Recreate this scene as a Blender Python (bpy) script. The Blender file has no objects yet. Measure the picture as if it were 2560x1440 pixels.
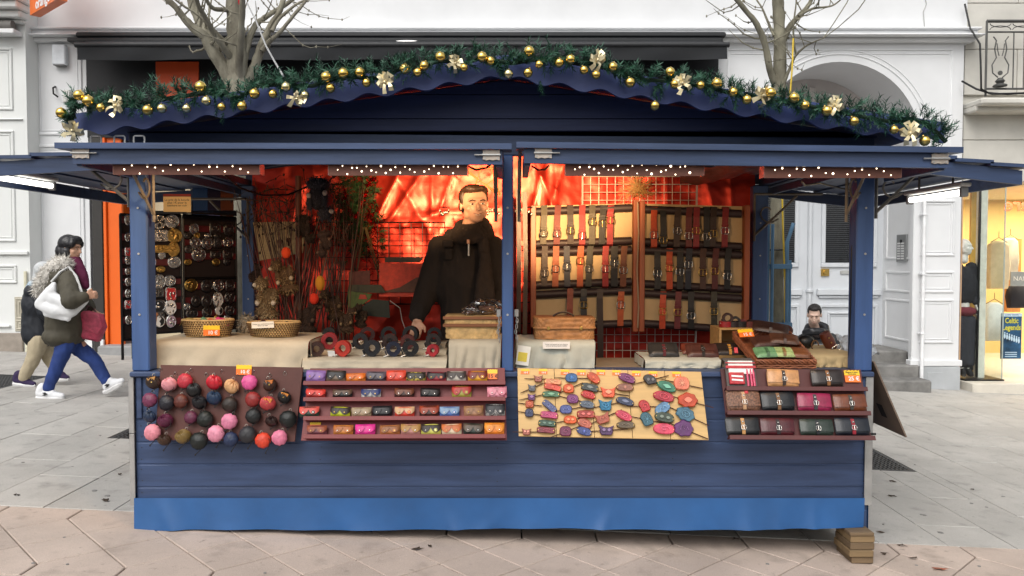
import bpy, math, random
from mathutils import Vector, Matrix, noise
random.seed(7)
R = math.radians
scene = bpy.context.scene
COL = scene.collection
# ---------------------------------------------------------------- camera, sky, sun, exposure
FPX = 1990.0
CAM = Vector((0.06, -4.19, 1.5))
PITCH = R(2.0)
cd = bpy.data.cameras.new('camera'); cam = bpy.data.objects.new('camera', cd); COL.objects.link(cam)
cd.sensor_width = 36.0; cd.lens = 36.0 * FPX / 2560.0; cd.clip_start = 0.05; cd.clip_end = 500
cam.location = CAM; cam.rotation_euler = (math.pi / 2 - PITCH, 0, 0)
scene.camera = cam
SUN_EL, SUN_AZ = R(48), R(200)      # soft light from behind the viewer, slightly left
world = bpy.data.worlds.new('World'); scene.world = world; world.use_nodes = True
wn = world.node_tree.nodes; wl = world.node_tree.links
bg = wn['Background']; sky = wn.new('ShaderNodeTexSky'); sky.sky_type = 'NISHITA'; sky.sun_disc = False
sky.sun_elevation = SUN_EL; sky.sun_rotation = SUN_AZ; sky.dust_density = 4.0; sky.air_density = 1.4
hs = wn.new('ShaderNodeHueSaturation'); hs.inputs['Saturation'].default_value = 0.22
wl.new(sky.outputs[0], hs.inputs['Color']); wl.new(hs.outputs[0], bg.inputs['Color'])
bg.inputs['Strength'].default_value = 0.15
sl = bpy.data.lights.new('sun', 'SUN'); sun = bpy.data.objects.new('sun', sl); COL.objects.link(sun)
sl.energy = 1.3; sl.angle = R(45); sl.color = (1.0, 0.97, 0.93)
sd = Vector((math.sin(SUN_AZ) * math.cos(SUN_EL), math.cos(SUN_AZ) * math.cos(SUN_EL), math.sin(SUN_EL)))
sun.rotation_euler = sd.to_track_quat('Z', 'Y').to_euler()
vs = scene.view_settings
vs.view_transform = 'Standard'; vs.look = 'None'; vs.exposure = 0.10; vs.gamma = 1.0; vs.use_curve_mapping = False
scene.cycles.max_bounces = 8; scene.cycles.transparent_max_bounces = 12

# ---------------------------------------------------------------- helpers
def ray(px, py):
    x = (px - 1280) / FPX; v = (720 - py) / FPX
    return Vector((x, math.cos(PITCH) + v * math.sin(PITCH), -math.sin(PITCH) + v * math.cos(PITCH)))
def P(px, py, Y):
    d = ray(px, py); return CAM + d * ((Y - CAM.y) / d.y)
def S(Y): return FPX / (Y - CAM.y)                       # pixels (of the photograph) per metre at depth Y
SL = -0.043
def gz(x): return SL * x
def Gd(px, py):
    d = ray(px, py); t = (SL * CAM.x - CAM.z) / (d.z - SL * d.x); return CAM + d * t
def hit(px, py, o, n):
    d = ray(px, py); return CAM + d * ((o - CAM).dot(n) / d.dot(n))
ORG = {}
class MB:
    def __init__(s, M=None): s.v = []; s.f = []; s.M = M or Matrix()
    def add(s, vs_, fs):
        b = len(s.v); M = s.M
        s.v += [M @ Vector(v) for v in vs_]; s.f += [tuple(i + b for i in f) for f in fs]; return s
    def box(s, a, b, c=0.0):
        x0, y0, z0 = [min(p, q) for p, q in zip(a, b)]; x1, y1, z1 = [max(p, q) for p, q in zip(a, b)]
        if c <= 0:
            return s.add([(x0,y0,z0),(x1,y0,z0),(x1,y1,z0),(x0,y1,z0),(x0,y0,z1),(x1,y0,z1),(x1,y1,z1),(x0,y1,z1)],
                         [(0,3,2,1),(4,5,6,7),(0,1,5,4),(1,2,6,5),(2,3,7,6),(3,0,4,7)])
        c = min(c, (x1-x0)*.45, (y1-y0)*.45, (z1-z0)*.45)
        X = ((x0, x0+c), (x1, x1-c)); Yy = ((y0, y0+c), (y1, y1-c)); Z = ((z0, z0+c), (z1, z1-c))
        V = []
        def idx(i,j,k,a): return ((i*2+j)*2+k)*3+a
        for i in (0,1):
            for j in (0,1):
                for k in (0,1):
                    V += [(X[i][0],Yy[j][1],Z[k][1]),(X[i][1],Yy[j][0],Z[k][1]),(X[i][1],Yy[j][1],Z[k][0])]
        F = []
        for a in range(3):
            for side in (0,1):
                q = []
                for (p_, r_) in ((0,0),(1,0),(1,1),(0,1)):
                    t = [0,0,0]; t[a] = side; o = [x for x in range(3) if x != a]; t[o[0]] = p_; t[o[1]] = r_
                    q.append(idx(t[0],t[1],t[2],a))
                F.append(tuple(q if (side == 1) == (a != 1) else q[::-1]))
        for a in range(3):
            o = [x for x in range(3) if x != a]
            for p_ in (0,1):
                for r_ in (0,1):
                    t = [0,0,0]; t[o[0]] = p_; t[o[1]] = r_; t2 = list(t); t2[a] = 1
                    q = (idx(*t,o[0]), idx(*t,o[1]), idx(*t2,o[1]), idx(*t2,o[0]))
                    F.append(q)
        for i in (0,1):
            for j in (0,1):
                for k in (0,1): F.append((idx(i,j,k,0),idx(i,j,k,1),idx(i,j,k,2)))
        return s.add(V, F)
    def tube(s, pts, r, n=8, cap=True, closed=False):
        pts = [Vector(p) for p in pts]; m = len(pts)
        rs = list(r) if isinstance(r, (list, tuple)) else [r] * m
        V = []; F = []; nrm = None
        for i, p in enumerate(pts):
            if closed: t = pts[(i+1) % m] - pts[i-1]
            else: t = pts[min(i+1, m-1)] - pts[max(i-1, 0)]
            t = t.normalized() if t.length > 1e-9 else Vector((0,0,1))
            if nrm is None:
                a = Vector((0,0,1)) if abs(t.z) < .9 else Vector((1,0,0)); nrm = t.cross(a).normalized()
            else:
                nrm = (nrm - t * nrm.dot(t)); nrm = nrm.normalized() if nrm.length > 1e-9 else t.orthogonal().normalized()
            b = t.cross(nrm)
            for k in range(n):
                an = 2*math.pi*k/n; V.append(p + (nrm*math.cos(an) + b*math.sin(an))*rs[i])
        for i in range(m if closed else m-1):
            j = (i+1) % m
            for k in range(n): F.append((i*n+k, i*n+(k+1)%n, j*n+(k+1)%n, j*n+k))
        if cap and not closed:
            F.append(tuple(range(n-1,-1,-1))); F.append(tuple((m-1)*n+k for k in range(n)))
        return s.add(V, F)
    def lathe(s, prof, n=16, o=(0,0,0), ax='z', mod=None, cap=True):
        V = []; F = []; o = Vector(o)
        for i, (r, z) in enumerate(prof):
            for k in range(n):
                an = 2*math.pi*k/n; rr = r*(mod(an, i/(len(prof)-1)) if mod else 1)
                c, d = rr*math.cos(an), rr*math.sin(an)
                V.append(o + Vector({'z':(c,d,z),'y':(c,z,d),'x':(z,c,d)}[ax]))
        for i in range(len(prof)-1):
            for k in range(n): F.append((i*n+k, i*n+(k+1)%n, (i+1)*n+(k+1)%n, (i+1)*n+k))
        if cap: F.append(tuple(range(n-1,-1,-1))); F.append(tuple((len(prof)-1)*n+k for k in range(n)))
        return s.add(V, F)
    def ell(s, c, r, nu=12, nv=8, rot=None, fn=None):
        if not isinstance(r, (tuple, list, Vector)): r = (r, r, r)
        c = Vector(c); V = []; F = []; rot = rot or Matrix()
        for j in range(nv+1):
            th = math.pi*j/nv
            for k in range(nu):
                ph = 2*math.pi*k/nu; q = 1 if not fn else fn(th, ph)
                V.append(c + rot @ Vector((r[0]*math.sin(th)*math.cos(ph)*q, r[1]*math.sin(th)*math.sin(ph)*q, r[2]*math.cos(th)*q)))
        for j in range(nv):
            for k in range(nu):
                a, b2, c2, d2 = j*nu+k, j*nu+(k+1)%nu, (j+1)*nu+(k+1)%nu, (j+1)*nu+k
                if j == 0: F.append((a, d2, c2))
                elif j == nv-1: F.append((a, d2, b2))
                else: F.append((a, d2, c2, b2))
        return s.add(V, F)
    def prism(s, out, y0, y1, bev=0.0):
        """outline [(x,z)] counter-clockwise seen from -y; front face at y0 (towards the viewer)"""
        n = len(out)
        if bev > 0:
            cx = sum(p[0] for p in out)/n; cz = sum(p[1] for p in out)/n
            def sh(p):
                d = math.hypot(p[0]-cx, p[1]-cz) or 1; q = max(0, 1-bev/d); return (cx+(p[0]-cx)*q, cz+(p[1]-cz)*q)
            V = [(sh(p)[0], y0, sh(p)[1]) for p in out] + [(p[0], y0+bev, p[1]) for p in out] + [(p[0], y1, p[1]) for p in out]; L = 3
        else:
            V = [(p[0], y0, p[1]) for p in out] + [(p[0], y1, p[1]) for p in out]; L = 2
        F = [tuple(range(n)), tuple(range(L*n-1, (L-1)*n-1, -1))]
        for l in range(L-1):
            for k in range(n): F.append((l*n+(k+1)%n, l*n+k, (l+1)*n+k, (l+1)*n+(k+1)%n))
        return s.add(V, F)
    def grid(s, fn, nu, nv):
        V = [fn(i/nu, j/nv) for j in range(nv+1) for i in range(nu+1)]
        F = [(j*(nu+1)+i, j*(nu+1)+i+1, (j+1)*(nu+1)+i+1, (j+1)*(nu+1)+i) for j in range(nv) for i in range(nu)]
        return s.add(V, F)
    def build(s, name, m, parent=None, smooth=False, origin=None):
        me = bpy.data.meshes.new(name)
        if parent is not None: o = ORG[parent]
        elif origin is not None: o = Vector(origin)
        else:
            xs = [v.x for v in s.v]; ys = [v.y for v in s.v]; o = Vector(((min(xs)+max(xs))/2, (min(ys)+max(ys))/2, min(v.z for v in s.v)))
        me.from_pydata([v - o for v in s.v], [], s.f); me.update()
        fixn(me)
        if smooth:
            me.polygons.foreach_set('use_smooth', [True]*len(me.polygons)); me.set_sharp_from_angle(angle=R(smooth if smooth is not True else 40))
        return link(name, me, m, parent, o)
import bmesh
def fixn(me):
    b = bmesh.new(); b.from_mesh(me); bmesh.ops.recalc_face_normals(b, faces=b.faces); b.to_mesh(me); b.free()
def link(name, me, m, parent, o):
    ob = bpy.data.objects.new(name, me); COL.objects.link(ob)
    if m is not None:
        for mm in (m if isinstance(m, (list, tuple)) else [m]): me.materials.append(mm)
    ORG[ob] = Vector(o)
    if parent is not None: ob.parent = parent
    else: ob.location = o
    return ob
def tag(o, label, cat=None, group=None):
    o['label'] = label
    if cat: o['category'] = cat
    if group: o['group'] = group
    return o
def thing(name, label, cat, loc, group=None):
    o = bpy.data.objects.new(name, None); COL.objects.link(o); o.location = loc; o.empty_display_size = .1
    ORG[o] = Vector(loc); return tag(o, label, cat, group)
def struct(o): o['kind'] = 'structure'; return o
def stuff(o): o['kind'] = 'stuff'; return o
ORD = ['zeroth','first','second','third','fourth','fifth','sixth','seventh','eighth','ninth','tenth','eleventh','twelfth','thirteenth','fourteenth','fifteenth','sixteenth','seventeenth','eighteenth','nineteenth','twentieth']
def ordn(i):
    if i <= 20: return ORD[i]
    t = {2:'twenty',3:'thirty',4:'forty',5:'fifty',6:'sixty'}[i//10]
    return t + '-' + ORD[i % 10] if i % 10 else {30:'thirtieth',40:'fortieth',50:'fiftieth',60:'sixtieth'}[i]
def frame(o, x, z):
    """matrix with local x along x, local z along z, local -y towards the viewer side"""
    x = Vector(x).normalized(); z = Vector(z); z = (z - x*z.dot(x)).normalized(); y = z.cross(x)
    M = Matrix.Identity(4)
    for i in range(3): M[i][0] = x[i]; M[i][1] = y[i]; M[i][2] = z[i]; M[i][3] = o[i]
    return M
def rotY(M, deg): return M @ Matrix.Rotation(-R(deg), 4, 'Y')     # turn in the board's plane, + is counter-clockwise for the viewer
def ngon(w, h, n=20, e=2.0):
    o = []
    for k in range(n):
        a = 2*math.pi*k/n; c, s_ = math.cos(a), math.sin(a)
        o.append((w/2*math.copysign(abs(c)**(2/e), c), h/2*math.copysign(abs(s_)**(2/e), s_)))
    return o
def textmesh(txt, size, M, name, m, parent, depth=0.0005, align='CENTER', bold=0.0, width=None):
    cu = bpy.data.curves.new(name, 'FONT'); cu.body = txt; cu.size = size; cu.align_x = align; cu.align_y = 'CENTER'; cu.extrude = depth; cu.offset = bold; cu.resolution_u = 2
    cu.space_line = 0.9
    t = bpy.data.objects.new(name, cu); me = bpy.data.meshes.new_from_object(t)
    bpy.data.objects.remove(t); bpy.data.curves.remove(cu)
    if width:
        xs = [v.co.x for v in me.vertices]
        if xs: 
            k = width/(max(xs)-min(xs))
            for v in me.vertices: v.co.x *= k
    o = ORG[parent]; T_ = Matrix.Translation(-o) @ M @ Matrix(((1,0,0,0),(0,0,-1,0),(0,1,0,0),(0,0,0,1)))
    me.transform(T_); return link(name, me, m, parent, o)

# ---------------------------------------------------------------- materials
MC = {}
def s2l(c):
    if isinstance(c, str): c = tuple(int(c[i:i+2], 16)/255 for i in (0,2,4))
    return tuple(((x+.055)/1.055)**2.4 if x > .04045 else x/12.92 for x in c)
def mat(name, col, rough=.6, metal=0., var=.15, vs_=8., bump=.15, bs=60., rnd=.0, spec=.5, emit=0., ecol=None, col2=None, trans=0., coat=0., sheen=0., stretch=None, detail=4.):
    key = (name, tuple(col), rough, metal, var, vs_, bump, bs, rnd, emit, col2, trans, coat)
    if key in MC: return MC[key]
    m = bpy.data.materials.new(name); m.use_nodes = True; nt = m.node_tree; N = nt.nodes; L = nt.links
    b = N['Principled BSDF']; b.inputs['Roughness'].default_value = rough; b.inputs['Metallic'].default_value = metal
    b.inputs['Specular IOR Level'].default_value = spec; b.inputs['Transmission Weight'].default_value = trans
    b.inputs['Coat Weight'].default_value = coat; b.inputs['Coat Roughness'].default_value = .28; b.inputs['Sheen Weight'].default_value = sheen
    col = tuple(col)[:3]; MC[key] = m
    tc = N.new('ShaderNodeTexCoord'); src = tc.outputs['Object']
    if stretch:
        mp = N.new('ShaderNodeMapping'); mp.inputs['Scale'].default_value = stretch; L.new(src, mp.inputs['Vector']); src = mp.outputs[0]
    nz = N.new('ShaderNodeTexNoise'); nz.inputs['Scale'].default_value = vs_; nz.inputs['Detail'].default_value = detail; nz.inputs['Roughness'].default_value = .62; L.new(src, nz.inputs['Vector'])
    rp = N.new('ShaderNodeValToRGB'); c2 = col2 or tuple(c*(1-var) for c in col); c1 = tuple(min(1, c*(1+var*.6)) for c in col)
    rp.color_ramp.elements[0].position = .3; rp.color_ramp.elements[1].position = .7
    rp.color_ramp.elements[0].color = (*c2, 1); rp.color_ramp.elements[1].color = (*c1, 1); L.new(nz.outputs['Fac'], rp.inputs[0])
    out = rp.outputs[0]
    if rnd > 0:
        oi = N.new('ShaderNodeObjectInfo'); mr = N.new('ShaderNodeMapRange'); mr.inputs['To Min'].default_value = 1-rnd; mr.inputs['To Max'].default_value = 1+rnd; L.new(oi.outputs['Random'], mr.inputs['Value'])
        hv = N.new('ShaderNodeHueSaturation'); L.new(mr.outputs[0], hv.inputs['Value']); L.new(out, hv.inputs['Color']); out = hv.outputs[0]
    L.new(out, b.inputs['Base Color'])
    if bump > 0:
        n2 = N.new('ShaderNodeTexNoise'); n2.inputs['Scale'].default_value = bs; n2.inputs['Detail'].default_value = 3; L.new(src, n2.inputs['Vector'])
        bp = N.new('ShaderNodeBump'); bp.inputs['Strength'].default_value = bump; bp.inputs['Distance'].default_value = .004; L.new(n2.outputs['Fac'], bp.inputs['Height']); L.new(bp.outputs[0], b.inputs['Normal'])
    if emit > 0:
        b.inputs['Emission Color'].default_value = (*(ecol or col), 1); b.inputs['Emission Strength'].default_value = emit
    return m
def leather(c, rough=.42, **k): return mat('leather', s2l(c) if isinstance(c, str) else c, rough, var=.35, vs_=25, bump=.35, bs=180, **k)
def cloth(c, **k): return mat('fabric', s2l(c) if isinstance(c, str) else c, .85, var=.12, vs_=14, bump=.3, bs=300, **k)
def paper(c, **k): return mat('paper', s2l(c) if isinstance(c, str) else c, .7, var=.05, vs_=20, bump=.0, **k)
def speckled(name, col, dark, light, rnd):
    m = mat(name, col, .82, var=.16, vs_=2.2, bump=.25, bs=140, rnd=rnd, detail=8.)
    nt = m.node_tree; N = nt.nodes; L = nt.links; b = N['Principled BSDF']; src = b.inputs['Base Color'].links[0].from_socket
    tc = N.new('ShaderNodeTexCoord')
    def lay(scale, lo, hi, c, src, fac, det=2.):
        g = N.new('ShaderNodeNewGeometry')
        n = N.new('ShaderNodeTexNoise'); n.inputs['Scale'].default_value = scale; n.inputs['Detail'].default_value = det; L.new(g.outputs['Position'], n.inputs['Vector'])
        r = N.new('ShaderNodeMapRange'); r.inputs['From Min'].default_value = lo; r.inputs['From Max'].default_value = hi; r.inputs['To Max'].default_value = fac; L.new(n.outputs['Fac'], r.inputs['Value'])
        x = N.new('ShaderNodeMix'); x.data_type = 'RGBA'; L.new(r.outputs[0], x.inputs[0]); L.new(src, x.inputs[6]); x.inputs[7].default_value = (*c, 1); return x.outputs[2]
    src = lay(260, .56, .72, dark, src, .5); src = lay(170, .62, .74, light, src, .65); src = lay(7, .56, .8, dark, src, .55, 6.); src = lay(24, .64, .8, dark, src, .6, 3.)
    src = lay(1.3, .5, .75, tuple(c*.72 for c in col), src, .55, 5.)
    L.new(src, b.inputs['Base Color']); return m
def wood(name, col, rough=.6, ax='x', k=1., rnd=.05, coat=0.):
    st = {'x': (1.2, 22, 22), 'z': (22, 22, 1.2), 'y': (22, 1.2, 22)}[ax]
    return mat(name, col, rough, var=.3*k, vs_=1.6, bump=.3, bs=3.5, rnd=rnd, stretch=st, detail=6., coat=coat)
def glass(name, tint=(.9,.95,.95), refl=.1, flat=False):
    if name in MC: return MC[name]
    m = bpy.data.materials.new(name); m.use_nodes = True; N = m.node_tree.nodes; L = m.node_tree.links; N.remove(N['Principled BSDF'])
    t = N.new('ShaderNodeBsdfTransparent'); t.inputs[0].default_value = (*tint, 1); g = N.new('ShaderNodeBsdfGlossy'); g.inputs['Roughness'].default_value = .03
    fr = N.new('ShaderNodeFresnel'); fr.inputs[0].default_value = 1.45; mx = N.new('ShaderNodeMixShader'); ad = N.new('ShaderNodeMath'); ad.operation = 'ADD'; ad.inputs[1].default_value = refl-.03
    L.new(fr.outputs[0], ad.inputs[0]); (mx.inputs[0].__setattr__('default_value', refl) if flat else L.new(ad.outputs[0], mx.inputs[0])); L.new(t.outputs[0], mx.inputs[1]); L.new(g.outputs[0], mx.inputs[2]); L.new(mx.outputs[0], N['Material Output'].inputs[0]); MC[name] = m; return m
def emis(name, c, k):
    if name in MC: return MC[name]
    m = bpy.data.materials.new(name); m.use_nodes = True; b = m.node_tree.nodes['Principled BSDF']; b.inputs['Base Color'].default_value = (.8,.8,.8,1)
    b.inputs['Emission Color'].default_value = (*c, 1); b.inputs['Emission Strength'].default_value = k; MC[name] = m; return m
BLUE = mat('blue_paint', (.037,.064,.142), .48, var=.34, vs_=1.4, bump=.35, bs=2.5, rnd=.07, stretch=(1.5,14,14), detail=6.)
BLUEV = mat('blue_post_paint', (.045,.10,.26), .5, var=.2, vs_=1.4, bump=.3, bs=2.5, rnd=.05, stretch=(14,14,1.5), detail=6.)
NAVY = mat('shaded_navy_planks', (.029,.044,.125), .55, var=.25, vs_=1.4, bump=.35, bs=2.5, rnd=.1, stretch=(1.5,14,14), detail=6.)  # darker than the other blue: the overhang's shade on the gable is in the colour
FASC = mat('blue_fascia_paint', (.042,.065,.20), .5, var=.22, vs_=4, bump=.15, bs=40)
STEEL = mat('galvanised_steel', (.42,.42,.41), .5, .6, var=.2, vs_=9, bump=.1)
ZINC = mat('zinc_plate', (.50,.43,.37), .42, .75, var=.2, vs_=30)
IRON = mat('grey_iron_paint', (.20,.185,.16), .55, .3, var=.2, vs_=20)
DARKM = mat('dark_metal', (.015,.015,.016), .45, .5)
SILVER = mat('polished_metal', (.62,.60,.56), .25, 1., var=.3, vs_=60, bump=.5, bs=220)
BRASS = mat('brass', (.60,.40,.12), .3, 1., var=.3, vs_=60, bump=.5, bs=220)
WHITEW = mat('white_facade_paint', (.75,.76,.77), .6, var=.09, vs_=.8, bump=.06, bs=60)
WHITE2 = mat('white_door_paint', (.60,.625,.655), .5, var=.07, vs_=2, bump=.08, bs=40)
STONE = mat('pale_limestone', (.62,.60,.545), .85, var=.18, vs_=1.2, bump=.35, bs=30)
GREYS = mat('grey_plinth_paint', (.42,.44,.455), .7, var=.12, vs_=3, bump=.2, bs=60)
BLACKC = mat('black_shop_panel', (.006,.0065,.009), .6, var=.2, vs_=3)
ORANGE = mat('orange_panel', (.80,.13,.006), .45, var=.05, vs_=3, bump=.0)
ORANGD = mat('orange_red_panel', (.80,.10,.022), .5, var=.05, vs_=3, bump=.0)
BLACKCL = mat('black_awning_canvas', (.008,.0095,.012), .8, var=.35, vs_=2.5, bump=.3, bs=8)
TWINE = mat('dark_cord', (.012,.010,.010), .8)
# ================================================================ ground
gm = MB(); gm.add([(-60,-60,gz(-60)-.03),(60,-60,gz(60)-.03),(60,90,gz(60)-.03),(-60,90,gz(-60)-.03)], [(0,1,2,3)])
ground = struct(gm.build('ground', mat('joint_dirt', (.055,.05,.045), .95, var=.3, vs_=6), origin=(0,0,0)))
GREY = speckled('grey_paver', (.45,.433,.405), (.12,.115,.11), (.66,.65,.62), .06)
PINK = speckled('pink_paver', (.50,.405,.345), (.17,.14,.115), (.70,.63,.56), .07)
pave = struct(MB().box((-.02,-9.02,gz(0)-.029),(.02,-8.98,gz(0)-.02)).build('pavement', GREY, origin=(0,0,0)))
def slab(out, m, parent=None, h=.03, j=.0050):
    n = len(out); cx = sum(p[0] for p in out)/n; cy = sum(p[1] for p in out)/n; dz = random.uniform(-.0015,.0015)
    def ins(p, d):
        l = math.hypot(p[0]-cx, p[1]-cy); k = 1 - d/l; return (cx+(p[0]-cx)*k, cy+(p[1]-cy)*k)
    b = MB(); V = []
    for (d, z) in ((j*1.9, 0), (j, -.004), (j, -.028)):
        V += [(*ins(p, d), gz(ins(p, d)[0]) + z + dz) for p in out]
    F = [tuple(range(n))]
    for l in range(2): F += [(l*n+k, (l+1)*n+k, (l+1)*n+(k+1)%n, l*n+(k+1)%n) for k in range(n)]
    b.add(V, F); return b.build('paving_slab', m, parent or pave)
HOLES = [(2.02,1.93,3.2,3.13), (-3.06,1.90,-1.62,3.10), (-6.5,3.6,-5.05,4.6)]
def cut(x0, y0, x1, y1):
    """rectangle minus the grate openings"""
    rs = [(x0,y0,x1,y1)]
    for (a,b,c,d) in HOLES:
        o = []
        for (p,q,r,s) in rs:
            if r <= a or p >= c or s <= b or q >= d: o.append((p,q,r,s)); continue
            if p < a: o.append((p,q,a,s))
            if r > c: o.append((c,q,r,s))
            m0, m1 = max(p,a), min(r,c)
            if q < b: o.append((m0,q,m1,b))
            if s > d: o.append((m0,d,m1,s))
        rs = o
    return [r for r in rs if r[2]-r[0] > .03 and r[3]-r[1] > .03]
def rslab(x0, y0, x1, y1, m):
    for (a,b,c,d) in cut(x0,y0,x1,y1): slab([(a,b),(c,b),(c,d),(a,d)], m)
SP = .392
for k in range(-24, 20):
    x0 = 2.52 + k*SP - (0.0 if k > -10 else 0.0); y = .24; i = 0
    ph = [.36, .98, .62, 1.2][k % 4]
    while y < 9.2:
        ln = ph if i == 0 else random.choice([1.05, 1.33, .9]); y1 = min(y+ln, 9.2)
        if abs(x0) < abs(y)*.72+3.6 and not (abs(x0) < 1.6 and .5 < y < 2.2): rslab(x0, y, x0+SP, y1, GREY)
        elif abs(x0) < 1.7: rslab(x0, y, x0+SP, y1, GREY)
        y = y1; i += 1
DX = .4105
for k in range(-4, 16):
    xk = -2.35 + DX*k; xm = xk + DX/2; xn = xk + DX
    slab([(xk,.24),(xk,.08),(xm,-.128),(xn,.08),(xn,.24)], PINK)
    slab([(xk,.08),(xk-DX/2,-.128),(xk,-.334),(xm,-.128)], PINK)
    slab([(xm,-.128),(xk,-.334),(xm,-.54),(xn,-.334)], PINK)
    slab([(xk,-.334),(xk-DX/2,-.54),(xk-DX/2,-.67),(xm,-.67),(xm,-.54)], PINK)
    for r in range(3):
        y0 = -.67-.41*r; sh = .2*(r % 2)
        slab([(xk+sh,y0),(xk+sh,y0-.41),(xn+sh,y0-.41),(xn+sh,y0)], PINK)
# tree grates
def grate(rect, label):
    x0,y0,x1,y1 = rect; cx, cy = (x0+x1)/2, (y0+y1)/2
    t = thing('tree_grate', label, 'grate', (cx,cy,gz(cx)), 'cast iron grates in the pavement')
    def bar(b, a0, b0, a1, b1):
        zz = [gz(a0), gz(a1), gz(a1), gz(a0)]
        V = [(a0,b0,zz[0]-.002),(a1,b0,zz[1]-.002),(a1,b1,zz[2]-.002),(a0,b1,zz[3]-.002)] + [(a0,b0,zz[0]-.025),(a1,b0,zz[1]-.025),(a1,b1,zz[2]-.025),(a0,b1,zz[3]-.025)]
        b.add(V, [(0,1,2,3),(0,4,5,1),(1,5,6,2),(2,6,7,3),(3,7,4,0)])
    f = MB()
    for (a,b,c,d) in ((x0+.01,y0+.01,x1-.01,y0+.04),(x0+.01,y1-.04,x1-.01,y1-.01),(x0+.01,y0+.04,x0+.04,y1-.04),(x1-.04,y0+.04,x1-.01,y1-.04)): bar(f,a,b,c,d)
    gm_ = mat('grate_iron', (.07,.072,.075), .6, .5)
    f.build('grate_frame', gm_, t)
    b = MB(); n = int((x1-x0-.08)/.032)
    for i in range(n):
        xx = x0+.05+i*.032; 
        if math.hypot(xx-cx, 0) < .2:
            bar(b, xx, y0+.04, xx+.017, cy-.2); bar(b, xx, cy+.2, xx+.017, y1-.04)
        else: bar(b, xx, y0+.04, xx+.017, y1-.04)
    stuff(b.build('grate_bars', gm_, t))
    c = MB(); m = int((y1-y0-.1)/.06)
    for i in range(m):
        yy = y0+.08+i*.06
        if abs(yy-cy) < .2: bar(c, x0+.04, yy, cx-.2, yy+.012); bar(c, cx+.2, yy, x1-.04, yy+.012)
        else: bar(c, x0+.04, yy, x1-.04, yy+.012)
    stuff(c.build('grate_cross_bars', gm_, t))
    r = MB(); r.tube([(cx+.2*math.cos(a*.262), cy+.2*math.sin(a*.262), gz(cx+.2*math.cos(a*.262))-.012) for a in range(24)], .012, 6, closed=True); r.build('grate_ring', gm_, t, smooth=True)
grate(HOLES[0], 'square iron tree grate at foot of the slim tree right of stall')
grate(HOLES[1], 'square iron tree grate at foot of the thick tree left of stall')
grate(HOLES[2], 'iron grate beside the left shop wall, behind the walkers')
# litter: dead leaves, gum marks, paper scraps
LEAF = mat('dead_leaf', (.045,.03,.02), .9, rnd=.4); LEAFR = mat('rust_leaf', (.28,.09,.05), .9)
def litter(px, py, s, m, name, label, cat, grp=None):
    c = Gd(px, py); a0 = random.uniform(0, 6.28); b = MB(); n = 9; V = [(c.x, c.y, c.z+.012)]
    for k in range(n):
        a = a0+2*math.pi*k/n; rr = s*(1 if k % 2 else .55)*random.uniform(.7,1.1); V.append((c.x+rr*math.cos(a), c.y+rr*.6*math.sin(a), gz(c.x+rr*math.cos(a))+.003+random.uniform(0,.012)))
    V2 = [(v[0], v[1], v[2]-.0015) for v in V]
    b.add(V+V2, [(0,1+k,1+(k+1)%n) for k in range(n)] + [(n+1, n+2+(k+1)%n, n+2+k) for k in range(n)] + [(1+k, n+2+k, n+2+(k+1)%n, 1+(k+1)%n) for k in range(n)])
    return tag(b.build(name, m), label, cat, grp)
LF = [(2231,1205,.03,'dark curled leaf on grey paving right of stall, nearest its steel corner'),(2229,1242,.035,'pale brown crumpled leaf on grey paving, lower right of stall'),(2200,1332,.03,'dark leaf beside the timber block, upper one'),(2254,1366,.03,'dark leaf on the paving seam right of the timber block'),
      (2212,1387,.025,'small brown leaf right below the timber block'),(2284,1398,.03,'thin brown leaf on pink paving right of the timber block'),(265,1253,.03,'dark twig-like leaf on grey paving left of stall'),(42,1240,.02,'small dark leaf at left edge of grey paving'),(1043,1375,.035,'dark leaf on pink paving below the middle left of stall'),(1840,1350,.03,'brown leaf in the shade under the stall, near the timber block'),(1075,1368,.016,'tiny dark leaf crumb right beside the larger leaf below stall'),(300,1188,.02,'small leaf on the grey paving just left of the stall corner'),(2430,1226,.02,'small leaf out on the grey paving to the right')]
for (x,y,s,l) in LF: litter(x,y,s,LEAF,'dead_leaf',l,'leaf','dead leaves on the paving')
litter(2350,1425,.05,LEAFR,'dead_leaf','rust red curled leaf on pink paving at lower right','leaf','dead leaves on the paving')
gb = MB()
for i in range(34):
    px = random.choice([random.uniform(0,320), random.uniform(2190,2560), random.uniform(0,2560)]); py = random.uniform(1000,1435)
    if 330 < px < 2170 and py < 1400: continue
    c = Gd(px, py); s = random.uniform(.006,.017); n = 8
    V = [(c.x+s*math.cos(a*.785)*random.uniform(.8,1.2), c.y+s*math.sin(a*.785), 0) for a in range(n)]
    gb.add([(v[0],v[1],gz(v[0])+.0022) for v in V] + [(v[0],v[1],gz(v[0])-.003) for v in V], [tuple(range(n))]+[(k,n+k,n+(k+1)%n,(k+1)%n) for k in range(n)])
stuff(tag(gb.build('gum_spots', mat('old_gum', (.22,.215,.205), .9)), 'dark flattened chewing gum spots scattered over the paving', 'gum spots'))
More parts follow.
